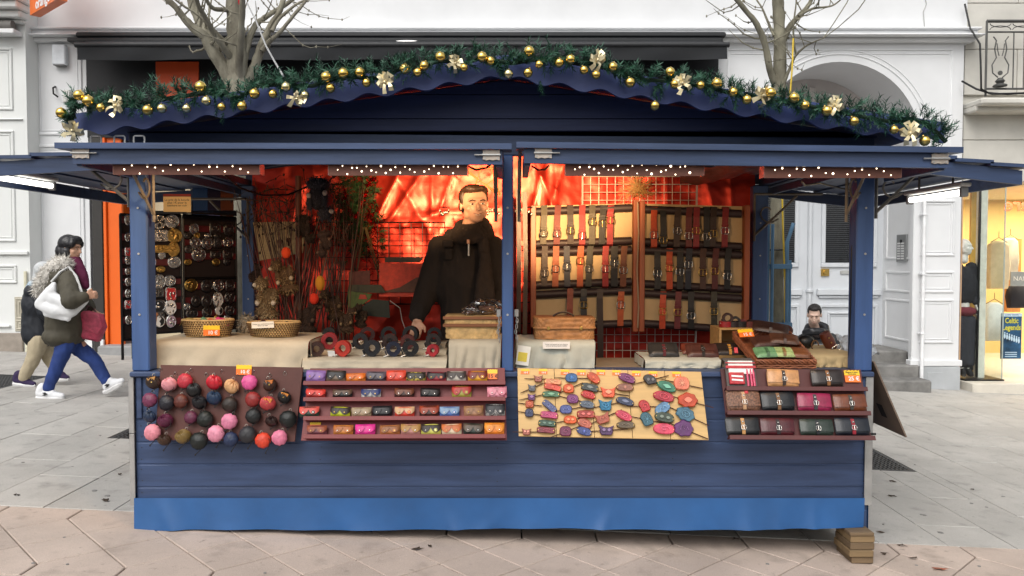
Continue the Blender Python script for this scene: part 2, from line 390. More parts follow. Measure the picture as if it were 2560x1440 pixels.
# ================================================================ buildings
YB = 6.7
def bx(px, Y=YB): return P(px, 650, Y).x
def bz(py, Y=YB): return P(1280, py, Y).z
def panel_frame(b, x0, z0, x1, z1, y, w=.035, d=.022):
    """raised moulding round a recessed panel on a wall facing -y at depth y"""
    for (a, c, e, f) in ((x0,z0,x1,z0+w),(x0,z1-w,x1,z1),(x0,z0+w,x0+w,z1-w),(x1-w,z0+w,x1,z1-w)):
        b.box((a, y-d, c), (e, y+.02, f), .007)
    i = w+.022
    for (a, c, e, f) in ((x0+i,z0+i,x1-i,z0+i+.012),(x0+i,z1-i-.012,x1-i,z1-i),(x0+i,z0+i+.012,x0+i+.012,z1-i-.012),(x1-i-.012,z0+i+.012,x1-i,z1-i-.012)):
        b.box((a, y-.009, c), (e, y+.02, f), .003)
wb = thing('white_building', 'long white painted building with cornice and arched doorway behind the stall', 'building', (0, YB, 0))
xa, xb = bx(75), bx(2406)
AC, AR, AZ = bx(2093), 1.105, bz(359)
CZ0, CZ1 = bz(108), bz(76)
up = MB(); up.box((xa, YB, CZ0-.02), (xb, YB+.4, 11)); up.build('upper_wall', WHITEW, wb)
# cornice with stepped mouldings
cn = MB()
for (z0, z1, d) in ((CZ0, CZ0+.05, .10), (CZ0+.052, CZ0+.075, .22), (CZ0+.077, CZ1-.03, .13), (CZ1-.028, CZ1, .18)): cn.box((xa+.01, YB-d, z0), (xb+d*.6, YB+.1, z1), .008)
cn.build('cornice', WHITEW, wb)
lb = MB(); lb.box((xa, YB+.001, -.6), (bx(226), YB+.4, CZ0-.021)); lb.build('wall_panel', WHITEW, wb)
mo = MB(); panel_frame(mo, bx(98), bz(338), bx(214), bz(100), YB); panel_frame(mo, bx(98), bz(700), bx(214), bz(362), YB); panel_frame(mo, bx(98), bz(850), bx(214), bz(715), YB); mo.build('moulding', WHITEW, wb)
# wall between the shop and the arch, with the arch cut out
def arch_wall(x0, x1, z0, z1, y, t, c, r, zc, n=28):
    b = MB(); pts = [(c - r, z0), (c - r, zc)] + [(c - r*math.cos(math.pi*k/n), zc + r*math.sin(math.pi*k/n)) for k in range(1, n)] + [(c + r, zc), (c + r, z0)]
    V = []; F = []
    top = [(x0 + (x1-x0)*k/(len(pts)-1), z1) for k in range(len(pts))]
    out = []
    for k, p in enumerate(pts):
        if p[1] <= zc+1e-6: q = (x0 if p[0] < c else x1, p[1])
        else: 
            a = math.atan2(p[1]-zc, p[0]-c); s_ = (z1-zc)/math.sin(a) if math.sin(a) > 1e-6 else 1e9; lim = ((x1-c)/math.cos(a)) if math.cos(a) > 1e-6 else (((x0-c)/math.cos(a)) if math.cos(a) < -1e-6 else 1e9)
            s_ = min(s_, lim); q = (c+s_*math.cos(a), zc+s_*math.sin(a))
        out.append(q)
    n_ = len(pts)
    for yy in (y, y+t):
        V += [(p[0], yy, p[1]) for p in pts] + [(q[0], yy, q[1]) for q in out]
    for k in range(n_-1):
        F += [(k, k+1, n_+k+1, n_+k), (2*n_+k, 3*n_+k, 3*n_+k+1, 2*n_+k+1), (k, 2*n_+k, 2*n_+k+1, k+1)]
    # corners
    b.add(V, F)
    for xx, sgn in ((x0, -1), (x1, 1)):
        a = [q for q in out if abs(q[0]-xx) < 1e-6]; zz = max(q[1] for q in a); nb = [q for q in out if abs(q[1]-z1) < 1e-6]; xe = min(q[0] for q in nb) if sgn < 0 else max(q[0] for q in nb)
        if zz < z1-1e-4: b.add([(xx, y, zz), (xx, y, z1), (xe, y, z1)], [(0,1,2)])
    return b
aw = arch_wall(bx(1790), bx(2400), -.6, CZ0-.021, YB+.001, 1.04, AC, AR, AZ); aw.build('arch_wall', WHITEW, wb, smooth=30)
am = MB()
for rr, d in ((AR+.10, .012), (AR+.16, .010)):
    am.tube([(AC - rr*math.cos(math.pi*k/40), YB, AZ + rr*math.sin(math.pi*k/40)) for k in range(41)], d, 6)
for sx in (-1, 1):
    x_in, x_out = AC + sx*.13, AC + sx*1.52; zt = CZ0-.10
    am.box((min(x_in,x_out), YB-.012, zt), (max(x_in,x_out), YB+.01, zt+.02), .004); am.box((min(x_in,x_out)+.04, YB-.008, zt-.05), (max(x_in,x_out)-.04, YB+.01, zt-.038), .003)
    am.box((x_out-.012, YB-.012, .2), (x_out+.012, YB+.01, zt-.002), .004)
am.build('arch_moulding', WHITEW, wb, smooth=True)
# right pilaster lower face
pl = MB(); YP = YB-.10; x0, x1 = bx(2283, YP), bx(2402, YP)
pl.box((x0, YP, bz(905, YP)), (x1, YB+.0, bz(430, YP)), .01); pl.box((x0-.03, YP-.035, bz(915,YP)), (x1+.03, YB+.0, bz(900,YP)), .008)
for (a, c) in ((500,640),(678,732),(748,858)): panel_frame(pl, x0+.09, bz(c,YP), x1-.09, bz(a,YP), YP, .03, .018)
pl.build('pilaster', WHITEW, wb)
pb = MB(); pb.box((x0-.01, YP-.03, -.7), (x1+.01, YB+.0, bz(916,YP)), .008); pb.box((x0+.2, YP-.036, bz(972,YP)), (x0+.42, YP, bz(930,YP)), .003); pb.build('plinth', GREYS, wb)
jm = MB(); jm.box((AC+AR-.0, YB+.004, -.7), (AC+AR+.2, YB+1.03, bz(905)), 0); jm.build('jamb_plinth', GREYS, wb)
# reveal panels (right side of the archway)
YD = 7.72
rv = MB(); xr = AC+AR
def rpan(b, y0, y1, z0, z1, w=.03):
    for (a, c, e, f) in ((y0,z0,y1,z0+w),(y0,z1-w,y1,z1),(y0,z0+w,y0+w,z1-w),(y1-w,z0+w,y1,z1-w)): b.box((xr-.016, a, c), (xr+.01, e, f), .005)
for (a, c) in ((470,648),(678,730),(748,850)): rpan(rv, YB+.14, YD-.1, bz(c,7.2), bz(a,7.2))
rv.build('reveal_moulding', WHITEW, wb)
# double door
dr = MB(); dr.box((AC-AR-.02, YD, -.25), (AC+AR-.002, YD+.06, AZ-.12), 0); door = dr.build('door', WHITE2, wb)
dp = MB()
dp.tube([(AC, YD-.02, .0), (AC, YD-.02, AZ-.15)], .035, 10); dp.lathe([(.045,-.03),(.055,-.015),(.055,.015),(.045,.03)], 12, (AC, YD-.02, bz(727,YD)))
for sx in (-1, 1):
    a0, a1 = AC+sx*.14, AC+sx*1.03
    lo, hi = min(a0,a1), max(a0,a1)
    panel_frame(dp, lo, bz(875,YD), hi-.0, bz(760,YD), YD, .05, .03); panel_frame(dp, lo+.14, bz(852,YD), hi-.14, bz(780,YD), YD, .03, .03)
    dp.box((lo-.03, YD-.06, bz(738,YD)), (hi+.03, YD, bz(722,YD)), .01); dp.box((lo, YD-.035, bz(745,YD)), (hi, YD, bz(739,YD)), .008)
    panel_frame(dp, lo+.03, bz(668,YD), hi-.03, bz(470,YD), YD, .06, .035)
dp.build('door_moulding', WHITE2, door, smooth=30)
for sx in (-1, 1):
    lo, hi = (AC+.23, AC+.94) if sx > 0 else (AC-.94, AC-.23)
    w = MB(); w.box((lo, YD-.012, bz(656,YD)), (hi, YD-.002, bz(482,YD))); gw = w.build('door_window', mat('dark_glass', (.012,.014,.018), .12, var=.3, vs_=3, bump=0), door)
    g = MB(); z = bz(656,YD)+.02
    while z < bz(482,YD): g.box((lo, YD-.02, z), (hi, YD-.014, z+.006)); z += .03
    stuff(g.build('window_grille', mat('grille_iron', (.09,.095,.10), .5, .3), door))
hd = MB(); hd.box((bx(2052,YD), YD-.03, bz(690,YD)), (bx(2072,YD), YD, bz(672,YD)), .004); hd.lathe([(.03,-.05),(.035,-.03),(.02,-.02)], 14, (bx(2062,YD), YD, bz(681,YD)), 'y'); hd.build('door_knob', BRASS, door, smooth=True)
lt = MB(); lt.box((bx(2100,YD), YD-.02, bz(686,YD)), (bx(2152,YD), YD, bz(676,YD)), .008); lt.build('letter_slot', mat('silver_slot', (.6,.6,.58), .4, .6), door)
tr = MB(); tr.add([(AC - (AR+.03)*math.cos(math.pi*k/24), YD+.02, AZ-.01 + (AR+.03)*math.sin(math.pi*k/24)) for k in range(25)], [tuple(range(25))])
for s0, s1 in ((.12,.90),): 
    for sx in (-1,1):
        tr.tube([(AC+sx*s0, YD, AZ+.05)] + [(AC+sx*(s0+(.84-s0)*t), YD, AZ+.05+math.sqrt(max(0,.86**2-(s0+(.84-s0)*t)**2))) for t in [i/8 for i in range(9)]] + [(AC+sx*.84, YD, AZ+.05)], .014, 6, closed=True)
tr.box((AC-.05, YD-.03, AZ-.1), (AC+.05, YD+.03, AZ+.98), .01); tr.box((AC-AR, YD-.07, AZ-.16), (AC+AR-.002, YD+.05, AZ-.06), .015)
tr.build('fanlight_panel', mat('fanlight_paint', (.62,.57,.55), .6, var=.1, vs_=2), wb, smooth=30)
# intercom and house number on the reveal
ic = thing('intercom', 'steel intercom panel with rows of buttons on the archway reveal', 'intercom', (xr-.03, 7.25, bz(660,7.25)))
b = MB(); b.box((xr-.03, 6.98, bz(655,7.1)), (xr-.002, 7.26, bz(586,7.1)), .006); b.build('panel', mat('steel_plate', (.34,.35,.35), .4, .5), ic)
b = MB()
for i in range(7):
    for j in range(2): b.box((xr-.038, 7.03+j*.11, bz(652,7.1)+.02+i*.036), (xr-.031, 7.11+j*.11, bz(652,7.1)+.04+i*.036), .002)
b.build('buttons', mat('button_white', (.75,.75,.75), .4), ic)
b = MB(); b.lathe([(.025,-.036),(.025,-.03)], 12, (xr, 7.12, bz(603,7.1)), 'x'); b.build('speaker', DARKM, ic)
hn = thing('house_number', 'small dark number 10 on the white archway reveal', 'number', (xr, 6.9, bz(600,6.9)))
textmesh('10', .12, frame((xr-.004, 6.86, bz(592,6.86)), (0,-1,0), (0,0,1)), 'digits', DARKM, hn, .002)
# steps
stp = thing('stone_steps', 'three worn stone steps leading up to the arched doorway', 'steps', (AC, YB-.3, gz(AC)))
SM = mat('worn_step_stone', (.20,.195,.185), .9, var=.4, vs_=5, bump=.5, bs=30)
for i, (yy, zt) in enumerate(((YB-.50, -.08), (YB-.18, .08), (YB+.14, .24))):
    b = MB(); b.box((AC-1.05, yy, -.6), (AC+AR-.04, YD+.1 if i == 2 else yy+.34, zt), .02); b.build('step', SM, stp)
th = MB(); th.box((AC-AR+.0, YB+.46, -.3), (AC+AR-.01, YD+.1, bz(893,YD)), .015); th.build('threshold', SM, stp)
# white downpipe
dpz = MB(); dpx = bx(2309, YP-.10); dpz.tube([(dpx, YP-.1, gz(dpx)-.02), (dpx, YP-.1, bz(470,YP))], .024, 12)
dpp = thing('downpipe', 'thin white vertical pipe in front of the pilaster by the shop window', 'pipe', (dpx, YP-.1, gz(dpx))); dpz.build('pipe', mat('white_pipe', (.85,.86,.87), .35), dpp, smooth=True)
b = MB(); 
for z in (.5, 1.3, 2.1): b = MB(); b.box((dpx-.032, YP-.13, z), (dpx+.032, YP-.02, z+.02), .003); b.build('pipe_clamp', WHITEW, dpp)
# small boxes on the left wall
def wallbox(px, py, w, h, d, m, name, label, cat):
    c = P(px, py, YB); b = MB(); b.box((c.x-w/2, YB-d, c.z-h/2), (c.x+w/2, YB-.002, c.z+h/2), .012); t = thing(name, label, cat, (c.x, YB-d/2, c.z-h/2)); b.build('casing', m, t)
    b = MB(); b.box((c.x-w*.4, YB-d-.006, c.z-h/2-.012), (c.x+w*.4, YB-.01, c.z-h/2+.0), .003); b.build('base', mat('box_base', (.2,.2,.2), .6), t); return t
wallbox(155,140,.18,.27,.09, mat('alarm_white', (.72,.76,.80), .35), 'alarm_box', 'tall white alarm box high on the wall left of the awning', 'alarm box')
wallbox(82,198,.14,.21,.10, mat('junction_ivory', (.66,.68,.62), .5), 'junction_box', 'ivory junction box on the corner of the left wall', 'junction box')
wallbox(171,242,.10,.17,.05, mat('switch_white', (.70,.69,.66), .5), 'switch_box', 'small white box with a dark foot right of the wall hook', 'box')
hk = MB(); c = P(140,228,YB); hk.tube([c+Vector((0,-.01,.06)), c+Vector((0,-.07,.03)), c+Vector((.01,-.08,-.05)), c+Vector((.06,-.06,-.09))], .012, 6); tag(hk.build('wall_hook', DARKM, smooth=True), 'small dark hook of cable on the white wall under the alarm box', 'hook')
# ---------------------------------------------------------------- shopfront with black awning
sf = thing('phone_shop', 'black and orange shopfront under the black awning, behind the stall', 'shopfront', (bx(1000), YB, 0))
b = MB(); b.box((bx(228), YB-.04, bz(345)), (bx(1790), YB+.3, CZ0-.02)); b.build('fascia', BLACKC, sf)
b = MB(); b.box((bx(402), YB-.07, bz(262)), (bx(507), YB-.038, bz(157)), .004); tag(b.build('sign_square', ORANGD, sf), 'plain orange red square on the black fascia')
b = MB(); b.box((bx(236), YB-.05, -.5), (bx(262), YB+.3, bz(345)-.002), .008); b.build('door_jamb', mat('black_brown_jamb', (.03,.027,.024), .5), sf)
b = MB(); b.box((bx(264), YB-.04, -.5), (bx(270), YB+1.2, bz(343)), 0); b.box((bx(271), YB+.0, -.5), (bx(307), YB+.05, bz(343)), .006); tag(b.build('door_surround', ORANGE, sf), 'bright orange door surround')
YI = YB+.5
def ipan(a, b_, top, bot, m, name, Y=YI):
    q = MB(); q.box((bx(a,Y), Y, bz(bot,Y)), (bx(b_,Y), Y+.05, bz(top,Y)), .004); return q.build(name, m, sf)
ipan(309, 1800, 340, 1010, mat('dark_shop_back', (.045,.04,.045), .6), 'back_wall', YI+.3)
ipan(372, 478, 360, 1000, mat('cream_panel', (.62,.52,.34), .6, var=.06), 'cream_panel')
ipan(484, 520, 360, 1000, mat('blue_panel', (.03,.08,.19), .5), 'blue_panel'); ipan(521, 552, 360, 1000, mat('purple_panel', (.03,.015,.05), .5), 'purple_panel'); ipan(553, 600, 360, 1000, mat('orange_inner', (.40,.10,.015), .5), 'orange_panel')
b = MB(); b.box((bx(262), YB-.25, -.4), (bx(1800), YI+.4, gz(bx(300))+.12), .02); b.build('doorstep', mat('step_grey', (.3,.3,.3), .8), sf)
b = MB(); b.box((bx(255), YB-.09, bz(878)), (bx(263), YB-.05, bz(848)), .004); b.build('socket', WHITEW, sf)
aw_ = thing('awning', 'half rolled black canvas awning with valance over the shopfront', 'awning', (bx(1000), YB-.3, bz(150)))
YA = 6.15
b = MB(); b.box((bx(182,YA+.3), YA+.25, bz(106,YA+.3)), (bx(1800,YA+.3), YB-.05, bz(96,YA+.3)), .01); b.box((bx(228,YB), YB-.3, bz(108,YB)+.0), (bx(1796,YB), YB-.042, bz(98,YB)+.02), .02); b.build('cassette', mat('awning_case', (.012,.013,.016), .5), aw_)
b = MB(); xl, xr2 = bx(204,YA), bx(1812,YA)
b.add([(xl, YA, bz(112,YA)), (xr2, YA, bz(112,YA)), (xr2, YB-.1, bz(96,YB)), (xl, YB-.1, bz(96,YB)), (xl, YA, bz(112,YA)-.01), (xr2, YA, bz(112,YA)-.01), (xr2, YB-.1, bz(96,YB)-.01), (xl, YB-.1, bz(96,YB)-.01)], [(0,1,2,3),(7,6,5,4),(0,4,5,1),(1,5,6,2),(3,2,6,7),(0,3,7,4)])
b.build('canvas', BLACKCL, aw_)
b = MB(); b.tube([(xl-.03, YA+.0, bz(112,YA)), (xr2+.03, YA+.0, bz(112,YA))], .035, 10); b.build('front_bar', mat('awning_bar', (.014,.015,.018), .55), aw_, smooth=True)
b = MB(); zt, zb_ = bz(114,YA), bz(150,YA)
b.grid(lambda u, v: (xl+(xr2-xl)*u, YA-.012+.012*math.sin(u*46+v*3)*v+.01*math.sin(u*17)*v, zt+(zb_-zt)*v-.006*math.sin(u*23)*v), 160, 3); b.build('valance', BLACKCL, aw_, smooth=True)
ovl = MB(); c = P(1015, 96, 6.3); ovl.ell((c.x, c.y+.1, c.z-.045), (.27,.08,.045), 24, 8); tag(ovl.build('oval_lamp', emis('oval_lamp_glow', (1,.92,.86), .5), smooth=True), 'white oval lamp lying on top of the black awning', 'lamp')
# orange hanging sign
sg = thing('hanging_sign', 'square orange projecting shop sign with white lettering, top left', 'sign', (bx(110), YB-.5, bz(60)))
pa, pb_ = P(75,38,6.2), P(143,62,5.55); zt = 6.2
M_ = frame((0,0,0),(1,0,0),(0,0,1))
x0s, x1s = pa, pb_
V = [(pa.x,pa.y,pa.z),(pb_.x,pb_.y,pa.z-.005),(pb_.x,pb_.y,pa.z+.95),(pa.x,pa.y,pa.z+.95)]
off = Vector((pb_.x-pa.x, pb_.y-pa.y, 0)).normalized(); nn = Vector((off.y, -off.x, 0)); bk = -nn*.12
b = MB(); b.add([Vector(v) for v in V]+[Vector(v)+bk for v in V], [(0,1,2,3),(7,6,5,4),(0,4,5,1),(1,5,6,2),(2,6,7,3),(3,7,4,0)]); b.build('panel', mat('sign_orange', (.85,.19,.04), .4, var=.03, bump=0), sg)
ctr = (Vector(V[0])+Vector(V[1]))/2; textmesh('orange', .185, frame(ctr+Vector((0,0,.085))+nn*.004, off, (0,0,1)), 'lettering', mat('sign_white', (.9,.9,.9), .5, bump=0), sg, .002, bold=.004)
# ---------------------------------------------------------------- left neighbour
lbz = thing('cream_building', 'pale panelled shopfront building at left edge with stone base', 'building', (-7.2, 6.4, 0))
YL = 6.42; xe = bx(75,YL)
b = MB(); b.box((-12, YL, -.6), (xe, YL+.7, 10)); b.build('wall', mat('cream_paint', (.74,.755,.74), .6, var=.05, vs_=1), lbz)
b = MB()
for (t, d, z0, z1) in ((0,.10,bz(62,YL),bz(54,YL)),(0,.2,bz(53.5,YL),bz(36,YL)),(0,.3,bz(35.5,YL),bz(18,YL)),(0,.38,bz(17,YL),bz(-30,YL))): b.box((-12, YL-d, z0), (xe+d*.25, YL+.0, z1), .015)
b.build('cornice', mat('cream_paint', (.74,.755,.74), .6, var=.05, vs_=1), lbz)
b = MB()
for (a, c) in ((120,275),(326,604),(662,708)): panel_frame(b, bx(-200,YL), bz(c,YL), bx(42,YL), bz(a,YL), YL, .03)
b.box((-12, YL-.03, bz(300,YL)), (xe-.05, YL, bz(297,YL)), .005); b.box((-12, YL-.04, bz(637,YL)), (bx(73,YL), YL, bz(628,YL)), .008); b.box((-12, YL-.04, bz(818,YL)), (bx(24,YL), YL, bz(812,YL)), .008)
b.build('moulding', mat('cream_paint', (.74,.755,.74), .6, var=.05, vs_=1), lbz)
b = MB(); b.box((-12, YL-.04, -.6), (xe-.1, YL, bz(832,YL)), .01); b.build('stone_base', mat('brown_stone', (.30,.26,.22), .85, var=.2), lbz)
b = MB(); b.box((bx(35,YL), YL-.012, bz(828,YL)), (bx(62,YL), YL, bz(742,YL)), .004); panel_frame(b, bx(38,YL), bz(824,YL), bx(60,YL), bz(800,YL), YL-.012, .02, .01); panel_frame(b, bx(38,YL), bz(797,YL), bx(60,YL), bz(746,YL), YL-.012, .02, .01); b.build('hatch', mat('beige_hatch', (.46,.43,.35), .6), lbz)
b = MB(); b.tube([(bx(66,YL), YL-.03, gz(-7)-.1), (bx(66,YL), YL-.03, bz(678,YL))], .02, 8); b.build('corner_strip', mat('ivory_strip', (.72,.69,.52), .5), lbz, smooth=True)
ex = thing('wall_vent', 'grey round duct on a bracket under the left cornice', 'duct', P(15,85,YL-.1))
b = MB(); c = P(18,64,YL-.12); b.tube([c+Vector((-.25,0,0)), c+Vector((.08,0,0))], .065, 14); b.build('duct', mat('duct_grey', (.17,.16,.15), .6), ex, smooth=True)
b = MB(); c = P(18,81,YL-.12); b.box((c.x-.3, c.y-.08, c.z-.03), (c.x+.13, YL-.002, c.z+.03), .008); b.build('bracket', WHITEW, ex)
# ---------------------------------------------------------------- right neighbour: stone building with balcony and lit shop window
rb = thing('stone_building', 'pale limestone building with iron balcony and lit fashion shop window at right', 'building', (8, YB, 0))
YR = 6.75; xs = xb+.005
def stone_block(x0, z0, x1, z1): 
    q = MB(); q.box((x0+.004, YR-.0, z0+.004), (x1-.004, YR+.4, z1-.004), .006); q.build('stone_block', STONE, rb)
zrow = [bz(455,YR), bz(350,YR), bz(282,YR)]
xw = 13.0
for r in range(2):
    x = xs + .0; k = 0
    while x < xw:
        w = (1.5 if (k+r) % 2 else .9); stone_block(x, zrow[r], min(x+w, xw), zrow[r+1]); x += w; k += 1
zz = bz(238,YR); r = 0
while zz < 9.5:
    x = xs; k = 0
    while x < xw:
        w = (1.1 if (k+r) % 2 else .72); stone_block(x, zz, min(x+w, xw), zz+.62); x += w; k += 1
    zz += .62; r += 1
b = MB(); b.box((xs, YR-.28, bz(278,YR-.28)), (xw, YR+.1, bz(262,YR-.28)), .02); b.box((xs, YR-.42, bz(261,YR-.42)), (xw, YR+.1, bz(243,YR-.42)), .025); b.build('balcony_slab', STONE, rb)
b = MB(); b.box((xs+.002, YR+.05, bz(282,YR)), (xw, YR+.4, bz(238,YR)-.003)); b.build('balcony_backing', STONE, rb)
YRL = YR-.33
RAIL = mat('balcony_iron', (.10,.10,.095), .55, .4)
b = MB(); xg = bx(2455,YRL); zt, zb_ = bz(53,YRL), bz(222,YRL); zm = bz(80,YRL)
for z, r_ in ((zt,.022),(zm,.012),(zb_,.014)): b.tube([(xg, YRL, z), (xw, YRL, z)], r_, 6)
b.tube([(xg,YRL,zb_-.1),(xg,YRL,zt)], .014, 6)
b.build('rail_bar', RAIL, rb, smooth=True)
for k in range(6):
    x0 = xg+.03+k*.95; b = MB()
    for dx in (.33, .47, .62, .78, .93): b.tube([(x0+dx, YRL, zb_), (x0+dx, YRL, zm)], .008, 6)
    cx = x0+.16
    for sx in (-1, 1):   # lyre with foot
        b.tube([(cx+sx*q, YRL, zb_+(zm-zb_)*h) for q, h in ((.10,.92),(.06,.85),(.08,.7),(.055,.55),(.11,.42),(.10,.28),(.03,.2))], .008, 6)
        b.tube([(cx+sx*q, YRL, zb_+(zm-zb_)*h) for q, h in ((.05,.8),(.04,.68),(.02,.58))], .006, 6)
    b.lathe([(.03,0),(.085,.01),(.085,.03),(.04,.05),(.06,.08),(.03,.12)], 10, (cx, YRL, zb_+.02)); b.lathe([(.03,-.006),(.03,.006)], 14, (cx, YRL, zb_+(zm-zb_)*.28), 'y')
    for i in range(3):
        xx = x0+.0+i*.3
        b.tube([(xx+.15-.14*math.cos(a*.5236), YRL, zm+.03+.05*math.sin(a*.5236)) for a in range(7)], .006, 5); b.tube([(xx+.15-.14*math.cos(a*.5236), YRL, zt-.03-.05*math.sin(a*.5236)) for a in range(7)], .006, 5)
    b.build('rail_panel', RAIL, rb, smooth=True)
b = MB(); c = [P(2412,10,YRL+.2), P(2425,70,YRL+.1), P(2450,110,YRL), P(2452,170,YRL-.05), P(2453,222,YRL-.05), P(2470,232,YRL-.05), P(2520,236,YRL-.05), P(2580,230,YRL-.05)]; b.tube(c, .012, 6)
b.tube([P(2405,203,YRL+.2), P(2440,222,YRL), P(2480,235,YRL-.06), P(2560,233,YRL-.06)], .014, 6)
tag(b.build('wall_cable', DARKM, smooth=True), 'dark cable sagging down along the balcony corner at right', 'cable')
b = MB(); b.tube([P(2312,-10,YB-.01), P(2316,10,YB-.01), P(2308,30,YB-.01), P(2311,60,YB-.01), P(2310,98,YB-.02)], .006, 5); tag(b.build('wall_wire', mat('grey_wire', (.45,.45,.44), .6), smooth=True), 'thin grey wire hanging down the white upper wall above the archway', 'wire')
# shop window
sw = thing('shop_window', 'lit fashion shop window with glass corner at right edge', 'shop window', (8.5, YR, bz(960,YR)))
YEL = mat('warm_shop_wall', (.72,.52,.22), .7, var=.06, vs_=1.5); x0, x1 = xs, xw; zf = bz(955,YR-.2); zc = bz(455,YR)
b = MB(); b.box((x0-.0, YR+3.2, zf), (x1, YR+3.3, zc)); b.build('back_wall', YEL, sw)
b = MB(); b.box((x0, YR-.35, -.9), (x1, YR+3.3, zf), .01); b.build('sill', mat('pale_sill', (.62,.58,.5), .7, var=.08), sw)
b = MB(); b.box((x0, YR+.41, zc), (x1, YR+3.3, zc+.05)); b.build('soffit', mat('shop_ceiling', (.7,.62,.45), .7), sw)
b = MB(); b.box((x0+.001, YR+.0, zf), (x0+.02, YR+3.2, zc)); b.build('side_wall', mat('tan_wall', (.62,.4,.25), .7), sw)
b = MB(); b.box((bx(2428,YR+.3), YR+.32, zf), (bx(2450,YR+.3), YR+.36, zc-.01)); b.build('yellow_post', mat('yellow_board', (.75,.5,.12), .6), sw)
b = MB(); b.box((bx(2449,YR), YR+.02, zf), (bx(2453,YR), YR+.05, zc-.01)); b.build('black_edge', DARKM, sw)
b = MB(); b.box((bx(2453,YR), YR+.05, zf), (bx(2473,YR), YR+.14, zc-.01), .004); b.build('window_post', mat('pale_post', (.74,.74,.66), .5), sw)
GL = glass('shop_glass', (.95,.97,.96), .05, True)
b = MB(); b.box((xs+.02, YR-.05, zf+.02), (bx(2510,YR-.05), YR-.042, zc-.002)); b.build('pane', GL, sw)
xg2 = bx(2510,YR-.05); b = MB(); b.box((xg2+.002, YR-.05, zf+.02), (xg2+.010, YR+1.2, zc-.002)); b.build('side_pane', GL, sw)
b = MB(); b.box((xg2-.006, YR-.056, zf+.02), (xg2+.010, YR-.051, zc-.002)); b.build('glass_edge', mat('glass_edge', (.38,.44,.40), .2), sw)
b = MB(); b.box((x0+.02, YR-.12, zf+.001), (xg2, YR+.35, zf+.022), .004); b.build('display_base', DARKM, sw)
red = mat('red_vinyl', (.8,.1,.04), .5, bump=0)
textmesh('.ere', .30, frame(P(2548,513,YR+1.5), (-1,0,0), (0,0,1)), 'reversed_letters', red, sw, .004, bold=.006)
lp = bpy.data.lights.new('shop_lamp', 'AREA'); lp.shape = 'RECTANGLE'; lp.size = 3; lp.size_y = 1.6; lp.energy = 210; lp.color = (1,.82,.55)
lo = bpy.data.objects.new('ceiling_lamp', lp); COL.objects.link(lo); lo.location = Vector((9.0, YR+1.7, zc-.05)) - ORG[sw]; lo.parent = sw
# poster on an easel stand inside
po = thing('poster', 'blue dance show poster with yellow lettering in the shop window', 'poster', P(2515,897,YR+.1))
YQ = YR+.0; b = MB(); a, c = P(2500,897,YQ+.06), P(2554,783,YQ+.06); b.box((a.x, YQ+.05, a.z), (c.x, YQ+.06, c.z), .001); b.build('sheet', mat('poster_blue', (.03,.10,.20), .35, var=.75, vs_=5, bump=0, col2=(.006,.012,.02)), po)
pt = mat('poster_yellow', (.65,.6,.05), .5, bump=0); pw = mat('poster_pale', (.5,.65,.75), .5, bump=0)
cx = (a.x+c.x)/2; h = c.z-a.z
textmesh('Celtic\nLegends', .105, frame((cx, YQ+.047, a.z+h*.76), (1,0,0), (0,0,1)), 'title', pt, po, .001, bold=.002, width=.25)
b = MB(); b.box((a.x, YQ+.046, c.z-.045), (c.x, YQ+.049, c.z-.001)); b.build('top_band', pw, po)
textmesh('LOIRE VISION', .03, frame((cx, YQ+.045, c.z-.023), (1,0,0), (0,0,1)), 'heading', mat('poster_navy', (.02,.06,.18), .5, bump=0), po, .0004)
b = MB()
for i in range(7):
    xx = a.x+.05+i*.033; zz = a.z+h*(.50-.018*i); b.ell((xx, YQ+.047, zz), (.014,.002,.035), 8, 6); b.ell((xx, YQ+.047, zz+.045), (.010,.002,.012), 8, 6)
b.build('dancer_row', pw, po)
b = MB()
for i in range(3): b.box((a.x+.06, YQ+.047, a.z+.03+i*.028), (c.x-.06, YQ+.049, a.z+.04+i*.028))
b.build('small_print', pw, po)
# clothes and signs further inside
def garment(px, top, bot, w, m, Y, label):
    a, c = P(px, top, Y), P(px, bot, Y); b = MB(); H = a.z-c.z; wm = w/S(Y)
    prof = [(-.2,0),(-.5,-.08),(-.62,-.5),(-.5,-1),(.5,-1.0),(.62,-.5),(.5,-.08),(.2,0)]
    b.prism([(a.x+p*wm, a.z+q*H) for p, q in prof], Y-.05, Y+.05, .03)
    t = thing('hanging_garment', label, 'garment', (c.x, Y, c.z)); b.build('cloth', m, t, smooth=50)
    b = MB(); b.tube([a+Vector((-.12,0,-.02)), a+Vector((0,0,.05)), a+Vector((.12,0,-.02))], .006, 5); b.tube([a+Vector((0,0,.05)), a+Vector((0,0,.14))], .004, 5); b.build('hanger', DARKM, t); return t
garment(2497, 602, 722, 46, cloth('d8c9a8'), YR+1.0, 'cream hanging top in the shop window beside the poster')
garment(2526, 595, 700, 34, cloth('d9d2c0'), YR+1.4, 'pale shirt hanging behind the glass corner')
garment(2486, 756, 852, 40, cloth('f4f4f0'), YR+.45, 'white garment on display above the poster, left side')
garment(2545, 712, 770, 44, cloth('1b1e2c'), YR+1.6, 'navy garment hanging at far right edge of the window')
b = MB(); a = P(2548,697,YR+1.2); b.box((a.x-.13, YR+1.2, a.z-.11), (a.x+.22, YR+1.22, a.z+.11), .002); sgn = thing('window_sign', 'grey sign with pale capital letters in the shop window', 'sign', a-Vector((0,0,.11))); b.build('board', mat('grey_sign', (.3,.33,.34), .5), sgn)
textmesh('NANA', .10, frame((a.x+.05, YR+1.195, a.z), (1,0,0), (0,0,1)), 'letters', mat('sign_pale', (.75,.75,.72), .5), sgn, .001)
